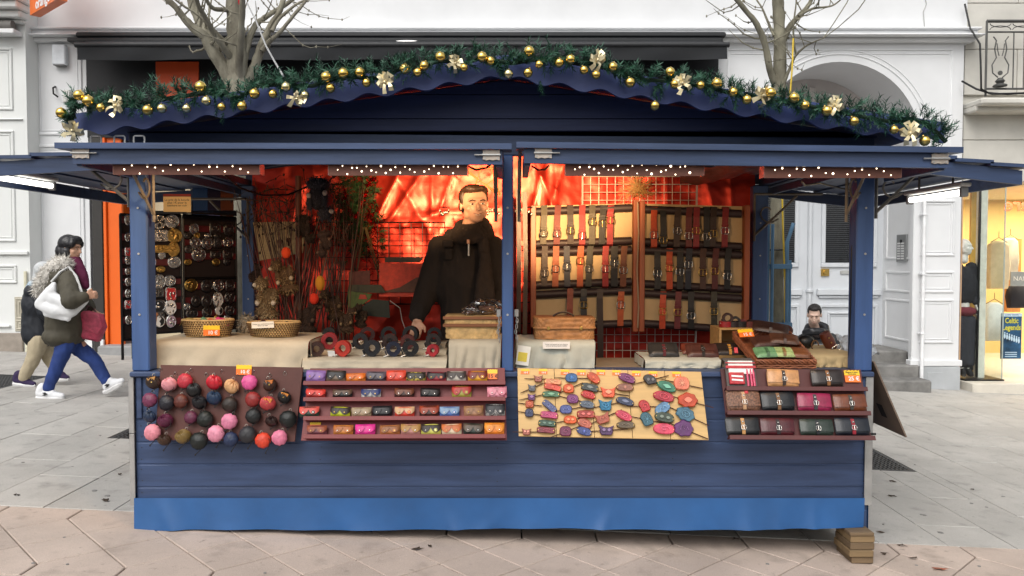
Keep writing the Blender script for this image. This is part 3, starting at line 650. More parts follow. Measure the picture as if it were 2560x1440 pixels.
b = MB(); a, c = P(2516,780,YR+2.2), P(2556,595,YR+2.2); b.box((a.x, YR+2.2, a.z), (c.x, YR+2.3, c.z), .01); b.box((a.x+.06, YR+2.19, a.z+.3), (c.x-.06, YR+2.21, c.z-.1), .004); tag(b.build('wooden_screen', wood('tan_screen', (.45,.2,.06), .6, 'z')), 'tan wooden board standing at the back of the shop', 'board')
# ================================================================ trees
def bark(name, c1, c2, sc):
    m = mat(name, c1, .85, var=.2, vs_=sc, bump=.6, bs=40, col2=c2, stretch=(1,1,.5), detail=8.); return m
BK1 = bark('pale_plane_bark', (.34,.32,.245), (.095,.08,.055), 6); BK2 = bark('grey_green_bark', (.25,.235,.17), (.09,.08,.055), 9)
def limb(b, pts, r0, r1, wob=0.012, tw=0, sub=4):
    pts = [Vector(p) for p in pts]; out = []; n = len(pts)
    for i in range(n-1):
        p0, p1, p2, p3 = pts[max(i-1,0)], pts[i], pts[i+1], pts[min(i+2,n-1)]
        for k in range(sub):
            t = k/sub; q = .5*((2*p1)+(p2-p0)*t+(2*p0-5*p1+4*p2-p3)*t*t+(3*p1-p0-3*p2+p3)*t**3)
            out.append(q + Vector((random.uniform(-1,1), random.uniform(-1,1), random.uniform(-1,1)))*wob*(r0*6))
    out.append(pts[-1]); m = len(out)
    rs = [(r0+(r1-r0)*(i/(m-1))**.8)*random.uniform(.93,1.08) for i in range(m)]
    b.tube(out, rs, 9)
    for _ in range(tw):
        i = random.randrange(m//4, m-1); p = out[i]; d = (out[min(i+1,m-1)]-out[i-1]).normalized()
        side = (d.cross(Vector((random.uniform(-1,1), random.uniform(-1,1), random.uniform(-.3,1))))).normalized()
        q = [p]; r = max(.004, rs[i]*.28)
        for k in range(random.randint(3,6)):
            side = (side + Vector((random.uniform(-.5,.5), random.uniform(-.5,.5), random.uniform(-.1,.6)))).normalized(); q.append(q[-1]+side*random.uniform(.05,.12))
        b.tube(q, [r*(1-.75*k/(len(q)-1)) for k in range(len(q))], 5)
        for k in range(1, len(q)):
            if random.random() < .5: b.ell(q[k], (.008,.008,.012), 5, 4)
    return out
def make_tree(name, label, x, Yt, bk, trunk, rad, limbs, crown_seed):
    random.seed(crown_seed); base = Vector((x, Yt, gz(x)))
    t = thing(name, label, 'tree', base)
    b = MB(); pts = [base+Vector((0,0,-.05))] + [P(a, c, Yt) for a, c in trunk]; limb(b, pts, rad[0], rad[1], .004)
    b.tube([base+Vector((0,0,-.05)), base+Vector((0,0,.12)), base+Vector((0,0,.35))], [rad[0]*1.5, rad[0]*1.15, rad[0]*.9], 10)
    b.build('trunk', bk, t, smooth=True)
    for i, (pl_, r0, r1, tw, dy) in enumerate(limbs):
        b = MB(); n = len(pl_); pts = [P(a, c, Yt + dy*k/(n-1)) for k, (a, c) in enumerate(pl_)]
        out = limb(b, pts, r0, r1, .01, tw)
        d = (out[-1]-out[-4]).normalized()
        for s_ in range(2):       # continue upward above the picture
            q = [out[-1]]; dd = (d+Vector((random.uniform(-.5,.5), random.uniform(-.5,.5), .3))).normalized()
            for k in range(6): dd = (dd+Vector((random.uniform(-.3,.3), random.uniform(-.3,.3), random.uniform(0,.3)))).normalized(); q.append(q[-1]+dd*.32)
            limb(b, q, r1*.9, .006, .01, 5, 2)
        b.build('limb', bk, t, smooth=True)
    random.seed(3)
make_tree('plane_tree', 'thick pale barked bare tree rising behind the left half of the stall roof', P(588,700,2.5).x, 2.5, BK1,
    [(588,700),(588,400),(590,260),(591,205),(592,150),(590,90),(588,20),(585,-120)], (.125,.062),
    [([(588,230),(560,172),(528,122),(512,92),(490,76),(462,48),(440,18),(398,-25),(370,-70)], .062,.016,7,-.25),
     ([(575,205),(556,160),(520,92),(497,50),(478,5),(466,-60)], .055,.03,6,.3),
     ([(590,160),(566,128),(540,92),(520,55),(497,14),(480,-40)], .032,.014,5,-.5),
     ([(597,215),(598,150),(603,85),(606,20),(610,-60)], .036,.022,3,-.45),
     ([(600,235),(632,178),(652,122),(668,82),(700,25),(716,-30)], .05,.018,7,.15),
     ([(655,128),(672,105),(702,78),(735,38),(762,5),(790,-30)], .024,.010,6,.1),
     ([(602,190),(620,108),(640,62),(662,44),(700,20),(735,-5),(760,-40)], .034,.014,6,.4),
     ([(680,78),(700,45),(740,12),(776,-6)], .018,.008,4,.2),
     ([(592,30),(560,24),(536,22),(522,10),(510,-20)], .022,.014,3,-.3),
     ([(585,120),(560,100),(530,70),(495,38),(455,12),(420,-15)], .016,.007,6,-.35)], 5)
make_tree('young_tree', 'slim bare young tree inside blue guard rails behind the right side of stall', P(1944,700,2.5).x, 2.5, BK2,
    [(1942,700),(1943,560),(1943,420),(1948,250),(1950,150),(1948,60),(1944,-10),(1940,-120)], (.062,.045),
    [([(1945,222),(1925,175),(1912,110),(1892,62),(1865,28),(1838,-5),(1810,-40)], .034,.016,8,-.2),
     ([(1952,110),(1978,62),(2006,32),(2024,8),(2040,-30)], .03,.014,6,.2),
     ([(1996,40),(2030,22),(2062,18),(2085,12),(2108,-6)], .013,.005,6,.05),
     ([(1950,232),(1975,170),(1990,138),(2020,112),(2058,96)], .018,.004,9,-.25),
     ([(1990,138),(1984,100),(1984,60),(1990,10),(1992,-30)], .010,.005,5,-.1),
     ([(1935,90),(1920,55),(1905,20),(1885,-10)], .012,.006,5,.2)], 11)
b = MB(); b.ell(P(604,2,2.3), (.03,.02,.05), 8, 6); tag(b.build('red_tag', cloth('c8202a')), 'small red cloth knot tied high on the thick tree', 'cloth knot')
b = MB(); b.tube([P(618,8,2.1), P(640,52,1.7), P(665,115,1.2), P(690,160,.8), P(708,190,.3)], .006, 6); tag(b.build('guy_rope', mat('grey_rope', (.36,.36,.36), .8), smooth=True), 'taut grey rope from the thick tree down to the stall roof', 'rope')
b = MB(); b.tube([P(1983,96,1.9), P(1981,160,1.9), P(1976,230,1.9), P(1972,300,2.1), P(1955,470,2.25), P(1957,560,2.28), P(1962,700,2.3), P(1962,860,2.3)], .0065, 6); tag(b.build('yellow_cord', mat('yellow_hose', (.75,.52,.04), .5), smooth=True), 'yellow cord hanging down beside the slim tree', 'cord')
# blue tree guard
tg = thing('tree_guard', 'blue steel guard rails standing round the slim tree', 'tree guard', Gd(1940,1000))
GB = mat('guard_blue', (.10,.22,.36), .45, .2, var=.15)
cx, cy = P(1941,700,2.5).x, 2.5
for (px, top, dy) in ((1902,650,-.2),(1912,652,.22),(1921,560,-.22),(1932,560,-.24),(1975,650,-.1)):
    b = MB(); p = P(px, top, 2.5+dy); b.tube([(p.x, p.y, gz(p.x)), (p.x, p.y, p.z)], .013, 8); b.build('guard_bar', GB, tg, smooth=True)
b = MB(); p, q = P(1968,605,2.3), P(1984,558,2.3); b.tube([(p.x,p.y,gz(p.x)), p, q], .016, 8); b.build('bent_bar', GB, tg, smooth=True)
for py in (666, 812):
    b = MB(); z = P(1940,py,2.3).z; l, r_ = P(1900,py,2.3).x, P(1975,py,2.3).x; b.box((l-.01, 2.27, z-.02), (r_+.01, 2.283, z+.02), .003); b.box((l-.01, 2.283, z-.02), (l+.005, 2.72, z+.02)); b.box((r_-.005, 2.283, z-.02), (r_+.01, 2.72, z+.02)); b.build('guard_rail', GB, tg)
b = MB(); z = P(1943,625,2.5).z; b.tube([(cx+.085*math.cos(a*.524), cy+.085*math.sin(a*.524), z) for a in range(12)], .008, 6, closed=True); b.build('tree_tie', DARKM, tg, smooth=True)
# bicycle wheel parked behind the right side of the stall
bw = thing('bicycle_wheel', 'black bicycle wheel standing behind the right corner of the stall', 'wheel', (2.73,2.35,gz(2.73)))
wr = .33; wc = Vector((2.73, 2.35, gz(2.73)+wr+.01))
b = MB(); b.tube([wc+Vector((wr*math.cos(a*.1309), .05*math.cos(a*.1309), wr*math.sin(a*.1309))) for a in range(48)], .02, 8, closed=True); b.build('tyre', mat('tyre_rubber', (.02,.02,.02), .7), bw, smooth=True)
b = MB(); b.tube([wc+Vector(((wr-.03)*math.cos(a*.1309), .045*math.cos(a*.1309), (wr-.03)*math.sin(a*.1309))) for a in range(48)], .010, 6, closed=True); b.build('rim', STEEL, bw, smooth=True)
b = MB()
for a in range(18): b.tube([wc, wc+Vector(((wr-.03)*math.cos(a*.349), .045*math.cos(a*.349), (wr-.03)*math.sin(a*.349)))], .0015, 4)
b.tube([wc+Vector((0,-.05,0)), wc+Vector((0,.05,0))], .018, 8); b.build('spokes', STEEL, bw)
# ================================================================ the stall
ST = thing('market_stall', 'blue painted wooden market chalet with gabled roof and raised flaps', 'market stall', (0, .9, 0))
XL, XR = P(336,900,0).x, P(2174,900,0).x; DEP = 1.8
ZT = P(1250,928,0).z; ZB = P(1250,1322,-.02).z; ZH = 2.07
# front boards
ys = [940,995,1050,1105.5,1160.5,1217.5,1273,1322]
for i in range(7):
    a, c = P(1250,ys[i+1],0).z, P(1250,ys[i],0).z
    b = MB(); b.box((XL, 0, a+.002), (XR, .022, c-.004), .004); b.box((XL, .004, c-.006), (XR, .02, c+.003)); b.build('front_board', BLUE, ST)
nl = MB()
for i in range(7):
    zc_ = (P(1250,ys[i+1],0).z+P(1250,ys[i],0).z)/2
    for x in (XL+.028, XL+.98, XL+1.92, XL+2.85, XR-.028):
        for dz in (-.03,.03): nl.lathe([(.0032,-.0015),(.0032,.001)], 6, (x+random.uniform(-.006,.006), 0, zc_+dz+random.uniform(-.004,.004)), 'y')
stuff(nl.build('nail_heads', mat('rusty_nail', (.02,.022,.03), .6), ST))
b = MB(); b.box((XL, .023, ZB), (XR, .04, ZT-.02)); b.build('front_backing', NAVY, ST)
b = MB(); b.box((XL-.015, -.03, ZT-.028), (XR+.015, .16, ZT), .006); b.build('counter_ledge', BLUE, ST)
b = MB(); b.box((XL+.02, .16, ZT-.026), (XR-.02, .62, ZT-.004), .004); b.build('counter_top', mat('worn_counter', (.25,.2,.14), .7), ST)
for (x0,x1) in ((XL+.012,XL+.04),(XR-.04,XR-.012)):
    b = MB(); b.box((x0, -.012, P(0,1045,0).z), (x1, -.001, ZT-.03), .003); b.build('frame_strip', BLUE, ST)
for x in (XL, XR):      # low side walls, board by board
    for i in range(7):
        a, c = P(1250,ys[i+1],0).z, P(1250,ys[i],0).z; s_ = -1 if x == XL else 1
        b = MB(); b.box((x+s_*.001, .041, a+.002), (x-s_*.022, DEP, c-.004), .004); b.build('side_board', BLUE, ST)
    b = MB(); b.box((x-.06 if x > 0 else x-.012, .041, ZT-.02), (x+.012 if x > 0 else x+.06, DEP, ZT+.0), .005); b.build('side_ledge', BLUE, ST)
b = MB(); b.box((XL+.03, .05, .06), (XR-.03, DEP-.01, .105)); b.build('floor', mat('plank_floor', (.1,.075,.05), .8), ST)
for i in range(18):     # back wall boards
    a = .1 + i*.116
    b = MB(); b.box((XL+.01, DEP+.001, a), (XR-.01, DEP+.024, a+.112), .004); b.build('back_board', NAVY, ST)
for x in (XL, XR-.04): b = MB(); b.box((x, .051, ZH-.02), (x+.04, DEP, ZH+.03), .004); b.build('wall_plate', BLUE, ST)
# posts
PZ0 = ZT+.001
for n_, (x0, x1, y0, y1) in {'l':(XL-.012,P(371,700,0).x,-.005,.09),'c':(P(1255,700,0).x,P(1283,700,0).x,-.02,.07),'r':(P(2139,700,0).x,XR+.012,-.005,.09),'bl':(XL,XL+.09,DEP-.11,DEP-.002),'br':(XR-.115,XR,DEP-.11,DEP-.002)}.items():
    b = MB(); b.box((x0, y0, PZ0), (x1, y1, ZH-.021), .006); b.build('post', BLUEV, ST)
    bo = MB()
    for z in (ZT+.3, ZT+.62, ZT+.86): bo.lathe([(.006,-.004),(.006,0)], 8, ((x0+x1)/2, y0, z), 'y')
    for z in (): pass
    stuff(bo.build('post_screws', STEEL, ST))
b = MB(); b.box((XL-.01, -.004, ZH-.022), (XR+.01, .05, ZH+.10), .005); b.build('lintel', BLUE, ST)
# steel corner strips
for (pxa, pxb, s_) in ((325,338,-1),(2161,2180,1)):
    x0, x1 = P(pxa,1100,-.01).x, P(pxb,1100,-.01).x
    for (ya, yb_) in ((932,1083),(1085,1262)):
        b = MB(); z1, z0 = P(0,ya,-.01).z, P(0,yb_,-.01).z; b.box((x0, -.02, z0), (x1, -.013, z1), .002); b.box((x0 if s_ < 0 else x1-.004, -.013, z0), (x0+.004 if s_ < 0 else x1, .10, z1)); b.build('corner_strip', STEEL, ST)
    hb = MB(); x = (x0+x1)/2; z = P(0,1084,-.02).z; hb.tube([(x-.012,-.03,z),(x+.03*s_,-.03,z)], .006, 8); hb.build('corner_pin', DARKM, ST)
# blue tarpaulin skirt
MC_TARP = mat('blue_tarpaulin', (.019,.095,.27), .45, var=.2, vs_=3, bump=.25, bs=9, detail=6.)
def skirt(u, v):
    x = XL-.004+(XR+.0-XL-.02)*u; zt_, zb_ = P(0,1245,-.02).z, P(0,1325-4*u,-.03).z
    f = .004*math.sin(u*9+1)+.006*math.exp(-((u-.84)/.012)**2)+.006*math.exp(-((u-.885)/.01)**2)+.010*math.exp(-((u-.035-.02*v)/.012)**2)+.004*math.sin(u*61)*v+.008*math.exp(-((u-.66+.02*v)/.008)**2)*v+.007*math.exp(-((u-.42-.02*v)/.010)**2)*v+.009*math.exp(-((u-.93)/.008)**2)+.007*math.exp(-((u-.27-.03*v)/.02)**2)*v+.006*math.exp(-((u-.52+.04*v)/.015)**2)*v
    return (x+.006*v*(1-2*u), -.022-.012*v-f*v*1.6, zt_+(zb_-zt_)*v+.004*math.sin(u*14)*v)
b = MB(); b.grid(skirt, 240, 8); tag(b.build('skirt', mat('blue_tarpaulin', (.019,.095,.27), .45, var=.2, vs_=3, bump=.25, bs=9, detail=6.), ST, smooth=True), 'bright blue tarpaulin strip along the foot of the stall')
for (p, q) in (((XL-.006,.0),(XL-.006,DEP)),((XR+.006,.0),(XR+.006,DEP)),((XL,DEP+.03),(XR,DEP+.03))):
    b = MB(); b.grid(lambda u, v: (p[0]+(q[0]-p[0])*u+.004*math.sin(u*22)*v, p[1]+(q[1]-p[1])*u+.004*math.sin(u*19)*v, .26+(max(ZB-.11, gz(p[0]+(q[0]-p[0])*u)+.02)-.26)*v), 40, 4); b.build('skirt', MC_TARP, ST, smooth=True)
# gable
YG = -.03
def rtop(x, Y=-.36):
    pk = P(1262,137,-.36); l = P(165,287,-.36); r_ = P(2362,306,-.36)
    return pk.z+(l.z-pk.z)*(x-pk.x)/(l.x-pk.x) if x < pk.x else pk.z+(r_.z-pk.z)*(x-pk.x)/(r_.x-pk.x)
pk = P(1262,137,-.36); rl = P(165,287,-.36); rr_ = P(2362,306,-.36)
zb0 = ZH+.101; rows = [ZH+.101] + [P(0,y,YG).z for y in (297,237,185)] + [pk.z]
zu = lambda x: rtop(x)-.045
for i in range(len(rows)-1):
    z0, z1 = rows[i]+.002, rows[i+1]-.002
    def clipx(z, lo):     # where the roof underside crosses height z
        if lo: return max(XL-.02, pk.x+(rl.x-pk.x)*((pk.z-.045-z)/(pk.z-rl.z)) ) if z > zu(XL-.02) else XL-.02
        return min(XR+.02, pk.x+(rr_.x-pk.x)*((pk.z-.045-z)/(pk.z-rr_.z))) if z > zu(XR+.02) else XR+.02
    z1 = min(z1, pk.z-.05)
    if z1 <= z0: continue
    pts = [(clipx(z0,1), z0), (clipx(z0,0), z0)]
    for zz in (zu(XR+.02),): 
        if z0 < zz < z1: pts.append((XR+.02, zz))
    pts += [(clipx(z1,0), z1), (clipx(z1,1), z1)]
    if z0 < zu(XL-.02) < z1: pts.append((XL-.02, zu(XL-.02)))
    b = MB(); b.prism(pts, YG-.004*(i % 2), YG+.02, .003); b.build('gable_board', NAVY, ST)
b = MB(); b.prism([(XL-.015,zb0),(XR+.015,zb0),(XR+.015,zu(XR+.015)),(pk.x,pk.z-.036),(XL-.015,zu(XL-.015))], YG+.0205, YG+.032); b.build('gable_light_block', NAVY, ST)  # unseen sheet added to stop light leaking between the gable boards
# roof sheets
for (e, nm) in ((rl,'l'),(rr_,'r')):
    b = MB(); V = []
    for Y in (-.34, DEP+.3):
        V += [(pk.x, Y, pk.z), (e.x, Y, e.z), (e.x, Y, e.z-.035), (pk.x, Y, pk.z-.035)]
    b.add(V, [(0,1,2,3),(7,6,5,4),(0,4,5,1),(1,5,6,2),(2,6,7,3),(3,7,4,0)]); b.build('roof_panel', NAVY, ST)
    # scalloped fascia board
    L_ = math.hypot(e.x-pk.x, e.z-pk.z); n = 110; top = []; bot = []
    for k in range(n+1):
        t = k/n; x = pk.x+(e.x-pk.x)*t; z = pk.z+(e.z-pk.z)*t; s_ = abs(x-pk.x)
        h = .105 + .014*math.cos(s_/.193*2*math.pi+.6) + (.012 if t > .985 else 0)
        if t > .93: h *= (1-.25*(t-.93)/.07)
        top.append((x, z)); bot.append((x, z-h))
    b = MB(); V = [(x,-.362,z) for x,z in top]+[(x,-.362,z) for x,z in bot]+[(x,-.341,z) for x,z in top]+[(x,-.341,z) for x,z in bot]; m = n+1; F = []
    for k in range(n): F += [(k,k+1,m+k+1,m+k),(2*m+k,3*m+k,3*m+k+1,2*m+k+1),(m+k,m+k+1,3*m+k+1,3*m+k),(k,2*m+k,2*m+k+1,k+1)]
    F += [(0,m,3*m,2*m),(n,2*m+n,3*m+n,m+n)]; b.add(V, F); b.build('fascia_board', FASC, ST)
# back gable
b = MB(); b.prism([(XL, ZH), (XR, ZH), (XR, rtop(XR)-.04), (pk.x, pk.z-.04), (XL, rtop(XL)-.04)], DEP, DEP+.02); b.build('back_gable', NAVY, ST)
# front flaps
YF = -.62
for (pa_, pb_, fa, fb, hp) in ((135,1279,182,1256,((203,383),(1228,388))),(1291,2410,1310,2371,((1358,383),(2348,397)))):
    sl = 7 if pa_ > 1000 else 6
    x0, x1 = P(pa_,360,YF).x, P(pb_,360,YF).x; zt0, zt1 = P(pa_,356 if pa_ < 1000 else 354,YF).z, P(pb_,358 if pa_ < 1000 else 367,YF).z
    def zl(x): return zt0+(zt1-zt0)*(x-x0)/(x1-x0)
    xi0, xi1 = (x0+.05, x1) if pa_ < 1000 else (x0, x1-.05)
    npl = 4
    for k in range(npl):    # deck planks of the flap
        ya, yb2 = YF+(-.034-YF)*k/npl+.002, YF+(-.034-YF)*(k+1)/npl-.002
        b = MB(); up_ = .004*k
        V = [(x0+(0 if k == 0 else .04),ya,zl(x0)+up_),(x1-(0 if k == 0 else .04),ya,zl(x1)+up_),(x1-(0 if k == 0 else .04),yb2,zl(x1)+up_+.004),(x0+(0 if k == 0 else .04),yb2,zl(x0)+up_+.004)]
        V += [(a,c,z-.026) for a,c,z in V]; b.add(V, [(0,1,2,3),(7,6,5,4),(0,4,5,1),(1,5,6,2),(2,6,7,3),(3,7,4,0)]); b.build('flap_plank', BLUE, ST)
    f0, f1 = P(fa,390,YF+.03).x, P(fb,390,YF+.03).x
    b = MB(); V = []
    for (yy) in (YF+.03, YF+.055):
        V += [(f0,yy,zl(f0)-.027),(f1,yy,zl(f1)-.027),(f1,yy,zl(f1)-.091),(f0,yy,zl(f0)-.091)]
    b.add(V, [(3,2,1,0),(4,5,6,7),(0,1,5,4),(1,2,6,5),(2,3,7,6),(3,0,4,7)]); b.build('flap_fascia', BLUE, ST)
    for x in (f0+.0, f1-.03):
        b = MB(); b.box((x, YF+.056, zl(x)-.10), (x+.03, -.03, zl(x)-.03), .003); b.build('flap_side_rail', BLUE, ST)
    for (hx, hy) in hp:
        c = P(hx, hy, YF+.03); Mh = Matrix.Translation(c+Vector((0,-.003,0)))
        b = MB(Mh); w, h = .038, .024
        out = [(-w,-h*.8),(-w*.6,-h),(-w*.2,-h*.85),(w*.2,-h),(w*.6,-h*.85),(w,-h),(w,-h*.2),(w*.93,0),(w,h*.2),(w,h),(w*.6,h*.85),(w*.2,h),(-w*.2,h*.85),(-w*.6,h),(-w,h*.8),(-w*.93,0)]
        b.prism(out, -.004, .002); hg = b.build('hinge_plate', ZINC, ST)
        b = MB(Mh); sgn = 1 if hx in (203,1358) else -1; b.tube([(-.042*1,-.008,0),(.042,-.008,0)], .0055, 8); b.tube([(sgn*.04,-.008,0),(sgn*.075,-.008,0)], .0035, 6); b.build('hinge_pin', STEEL, hg, smooth=True)
        b = MB(Mh)
        for sx in (-.028,.028):
            for sz in (-.015,.015): b.lathe([(.004,-.006),(.004,-.003)], 8, (sx,0,sz), 'y')
        stuff(b.build('hinge_screws', STEEL, hg))
# side flaps
for s_, xo, zdrop, nm in ((-1, -2.86, .055, 'l'), (1, 2.70, .085, 'r')):
    xi = (XL-.02) if s_ < 0 else XR+.02; zi = 2.075; zo = zi-zdrop
    def zs(x): return zi+(zo-zi)*(x-xi)/(xo-xi)
    n = 4
    for k in range(n):
        a, c = xi+(xo-xi)*k/n+.003*s_, xi+(xo+.03*s_-xi)*(k+1)/n-.003*s_
        V = [(a,-.08,zs(a)-.006),(c,-.08,zs(c)+.006),(c,DEP+.05,zs(c)+.006),(a,DEP+.05,zs(a)-.006)]; V += [(p,q,r-.018) for p,q,r in V]
        b = MB(); b.add(V, [(0,1,2,3),(7,6,5,4),(0,4,5,1),(1,5,6,2),(2,6,7,3),(3,7,4,0)]); b.build('side_flap_plank', BLUE, ST)
    for (ya, yb2) in ((-.055,-.03),(DEP-.0,DEP+.03)):
        V = [(xi,ya,zs(xi)-.027),(xo,ya,zs(xo)-.027),(xo,ya,zs(xo)-.10),(xi,ya,zs(xi)-.10)]; V += [(p,yb2,r) for p,q,r in V]
        b = MB(); b.add(V, [(3,2,1,0),(4,5,6,7),(0,1,5,4),(1,2,6,5),(2,3,7,6),(3,0,4,7)]); b.build('side_flap_beam', BLUE, ST)
    b = MB(); b.box((xo-.0125, -.029, zo-.10), (xo+.0125, DEP-.001, zo-.028), .003); b.build('side_flap_beam', BLUE, ST)
    b = MB(); b.box((xi, .3, zi-.09), (xi+.025*s_, DEP-.001, zi-.04), .003); b.build('side_flap_beam', BLUE, ST)
for px_ in (240, 299, 348):
    c = P(px_,352,-.30); b = MB(); b.tube([c+Vector((-.026,0,-.01)), c+Vector((-.026,0,.018)), c+Vector((-.02,0,.024)), c+Vector((.02,0,.024)), c+Vector((.026,0,.018)), c+Vector((.026,0,-.01))], .0045, 8); b.build('pull_handle', mat('white_handle', (.8,.8,.78), .35), ST, smooth=True)
# iron scroll brackets
def bracket(o, dx, dz, w, h, parent=ST, m=IRON, diag=True):
    """o = foot of vertical leg, dx = direction of the arm"""
    b = MB(); o = Vector(o); d = Vector(dx).normalized(); u = Vector((0,0,1)); t = .009
    b.tube([o, o+u*h], t, 4); b.tube([o+u*h, o+u*h+d*w], t, 4); b.tube([o+u*h*.12, o+u*h*.55+d*w*.32, o+u*h*.97+d*w*.62], t, 4)
    sp = [o+u*(h*.62)+d*(w*.20)+(d*math.cos(a)+u*math.sin(a))*(w*.18*(1-.085*i)) for i, a in enumerate([-.6-.55*k for k in range(10)])]
    b.tube([o+u*h*.33+d*w*.14]+sp, .006, 5)
    return b.build('iron_bracket', m, parent, smooth=True)
zt_ = ZH-.05
bracket((XL-.03,.03,1.78), (-1,0,0), 0, .42, .26); bracket((XR+.035,.03,1.72), (1,0,0), 0, .40, .28)
bracket((XL+.12,-.015,1.70), (0,-1,0), 0, .46, .30); bracket((XR-.14,-.015,1.70), (0,-1,0), 0, .46, .30); bracket((P(1240,500,-.03).x,-.03,1.70), (0,-1,0), 0, .46, .30); bracket((P(1298,500,-.03).x,-.03,1.70), (0,-1,0), 0, .46, .30)
bracket((P(1886,600,DEP-.12).x,DEP-.12,P(1886,603,DEP-.12).z), (1,0,0), 0, .50, .345); bracket((XL+.05,DEP-.12,1.62), (-1,0,0), 0, .45, .33)
# foil ceiling sheet hanging low at the right
b = MB()
def foilc(u, v):
    p = P(1700+260*u, 412+ (48-28*u)*v + 6*math.sin(u*7), -.1+1.1*v); return p+Vector((0,0,.012*noise.noise(Vector((u*9,v*7,1)))))
b.grid(foilc, 36, 14); tag(b.build('foil_flap', mat('loose_foil', (.30,.07,.05), .28, .7, var=.6, vs_=14, bump=.8, bs=16), smooth=True), 'crumpled loose foil drooping from the stall ceiling at right', 'foil sheet')
# timber packing under the right corner
TB = wood('packing_timber', (.21,.14,.07), .75, 'x'); TB2 = wood('brown_packing_timber', (.15,.10,.055), .75, 'x')
x0 = P(2126,1380,-.10).x; x1 = P(2186,1380,-.10).x; zb_ = gz((x0+x1)/2); hh = (ZB+.01-zb_)/4.6
for i in range(5):
    a = zb_ + i*hh+.001; c = zb_+(i+1)*hh if i < 4 else ZB+.03; j = random.uniform(-.006,.006)
    b = MB(); b.box((x0+j+(.006 if i == 0 else 0), -.10+j, a), (x1+j-(.006 if i == 0 else 0), .10, c if i < 4 else a+.018), .003)
    tag(b.build('timber_block', [TB2,TB,TB2,TB,TB2][i]), ['dark wooden block lowest in the stack under the right stall corner','tan wooden block second from the bottom of the corner stack','brown wooden block in the middle of the corner stack','light wooden block second from the top of the corner stack','thin wooden shim on top of the corner stack'][i], 'wood block', 'packing blocks under the stall corner')
b = MB(); c = Gd(330,1322); b.box((c.x-.03,-.03,c.z-.003),(c.x+.07,.1,ZB-.004),.004); tag(b.build('wedge', TB2), 'small wooden wedge under the left stall corner', 'wedge')
# brown side board hinged out at the right
sb = thing('side_display_board', 'brown perforated board propped outward on the right side of the stall', 'board', (2.05,.4,.5))
Mb = frame(P(2183,905,.10), Vector((.012,.75,0)), Vector((-.32,0,1))); H_ = .40; Wd = .62
b = MB(); tl = Mb.translation; xdir = Vector((.0,1,0)); dn = (P(2262,1085,.42)-P(2195,905,.42)); dn = Vector((dn.x,0,dn.z))
dn = Vector((.178,0,-.40)); A = Vector((XR+.03,.005,ZT+.05)); B_ = A+Vector((0,.68,0)); C_ = B_+dn; D_ = A+dn
nrm = (B_-A).cross(D_-A).normalized()*.008
b.add([A,B_,C_,D_]+[p+nrm for p in (A,B_,C_,D_)], [(0,1,2,3),(7,6,5,4),(0,4,5,1),(1,5,6,2),(2,6,7,3),(3,7,4,0)]); b.build('panel', mat('brown_hardboard', (.16,.115,.085), .7, var=.15), sb)
for (u, v) in ((.25,.3),(.62,.3),(.25,.72),(.62,.72)):
    q = MB(); c = A+(B_-A)*u+(D_-A)*v; e1 = (B_-A)*.05; e2 = (D_-A)*.09
    for off_ in (nrm*1.15, -nrm*.15):
        q.add([c-e1-e2+off_, c+e1-e2+off_, c+e1+e2+off_, c-e1+e2+off_], [(0,1,2,3)])
    q.build('slot', mat('slot_shadow', (.012,.010,.010), .9), sb)
b = MB(); e = D_+(C_-D_)*.5; b.tube([e+Vector((0,-.05,0)), e+Vector((.05,-.05,-.0)), e+Vector((.05,.05,-.0)), e+Vector((0,.05,0))], .006, 6); b.build('catch', DARKM, sb, smooth=True)
# cables and chains
def cable(pts, r, label, m=None, name='cable'): 
    b = MB(); b.tube(pts, r, 6); return tag(b.build(name, m or DARKM, smooth=True), label, 'cable')
cable([P(2146,560,.05), P(2130,620,.05), P(2128,700,.05), P(2126,780,.05), P(2122,905,.08)], .0045, 'black cable hanging straight down inside the right stall post')
cable([P(300,402,-.35), P(312,412,-.35), P(325,420,-.37), P(345,421,-.38)], .005, 'short black cable feeding the far left lamp box')
cable([P(560,436,-.3), P(600,470,.2), P(655,488,.6), P(720,487,.9), P(780,462,1.1)], .006, 'black cable sagging across the left bay of the stall')
cable([P(1170,415,-.3), P(1190,425,-.2), P(1215,420,-.1), P(1235,405,-.05)], .005, 'black cable loop left of the middle post top')
cable([P(1330,415,-.1), P(1345,425,-.2), P(1362,424,-.25), P(1372,414,-.3)], .005, 'black cable loop right of the middle post top')
cable([P(2005,455,-.2), P(2012,463,-.1), P(2050,458,.1), P(2090,468,.4), P(2135,477,.5)], .005, 'black cable clipped under the right end of the stall roof')
cable([P(0,425,.4), P(60,418,.3), P(150,412,.1), P(230,405,-.1)], .005, 'dark cable running along the left side flap to its tube lamp')
def chain(px, y0, y1, Y, label, n=9):
    t = thing('chain', label, 'chain', P(px,y1,Y)); b = MB()
    for i in range(n):
        c = P(px+2*math.sin(i), y0+(y1-y0)*i/(n-1), Y); 
        b.tube([c+(Vector((.006*math.cos(a*.785),0,.013*math.sin(a*.785))) if i % 2 else Vector((0,.006*math.cos(a*.785),.013*math.sin(a*.785)))) for a in range(8)], .0025, 5, closed=True)
    stuff(b.build('links', STEEL, t, smooth=True)); q = MB(); c = P(px,y0-12,Y); q.box((c.x-.012,c.y+.0,c.z-.02),(c.x+.012,c.y+.015,c.z+.02),.003); q.build('anchor_plate', STEEL, t)
chain(1247,795,850,.03,'short steel chain on the left face of the middle post'); chain(1291,795,850,.03,'short steel chain on the right face of the middle post'); chain(2147,800,875,.04,'short steel chain on the inner face of the right post'); chain(373,790,890,.04,'short steel chain on the inner face of the left post')
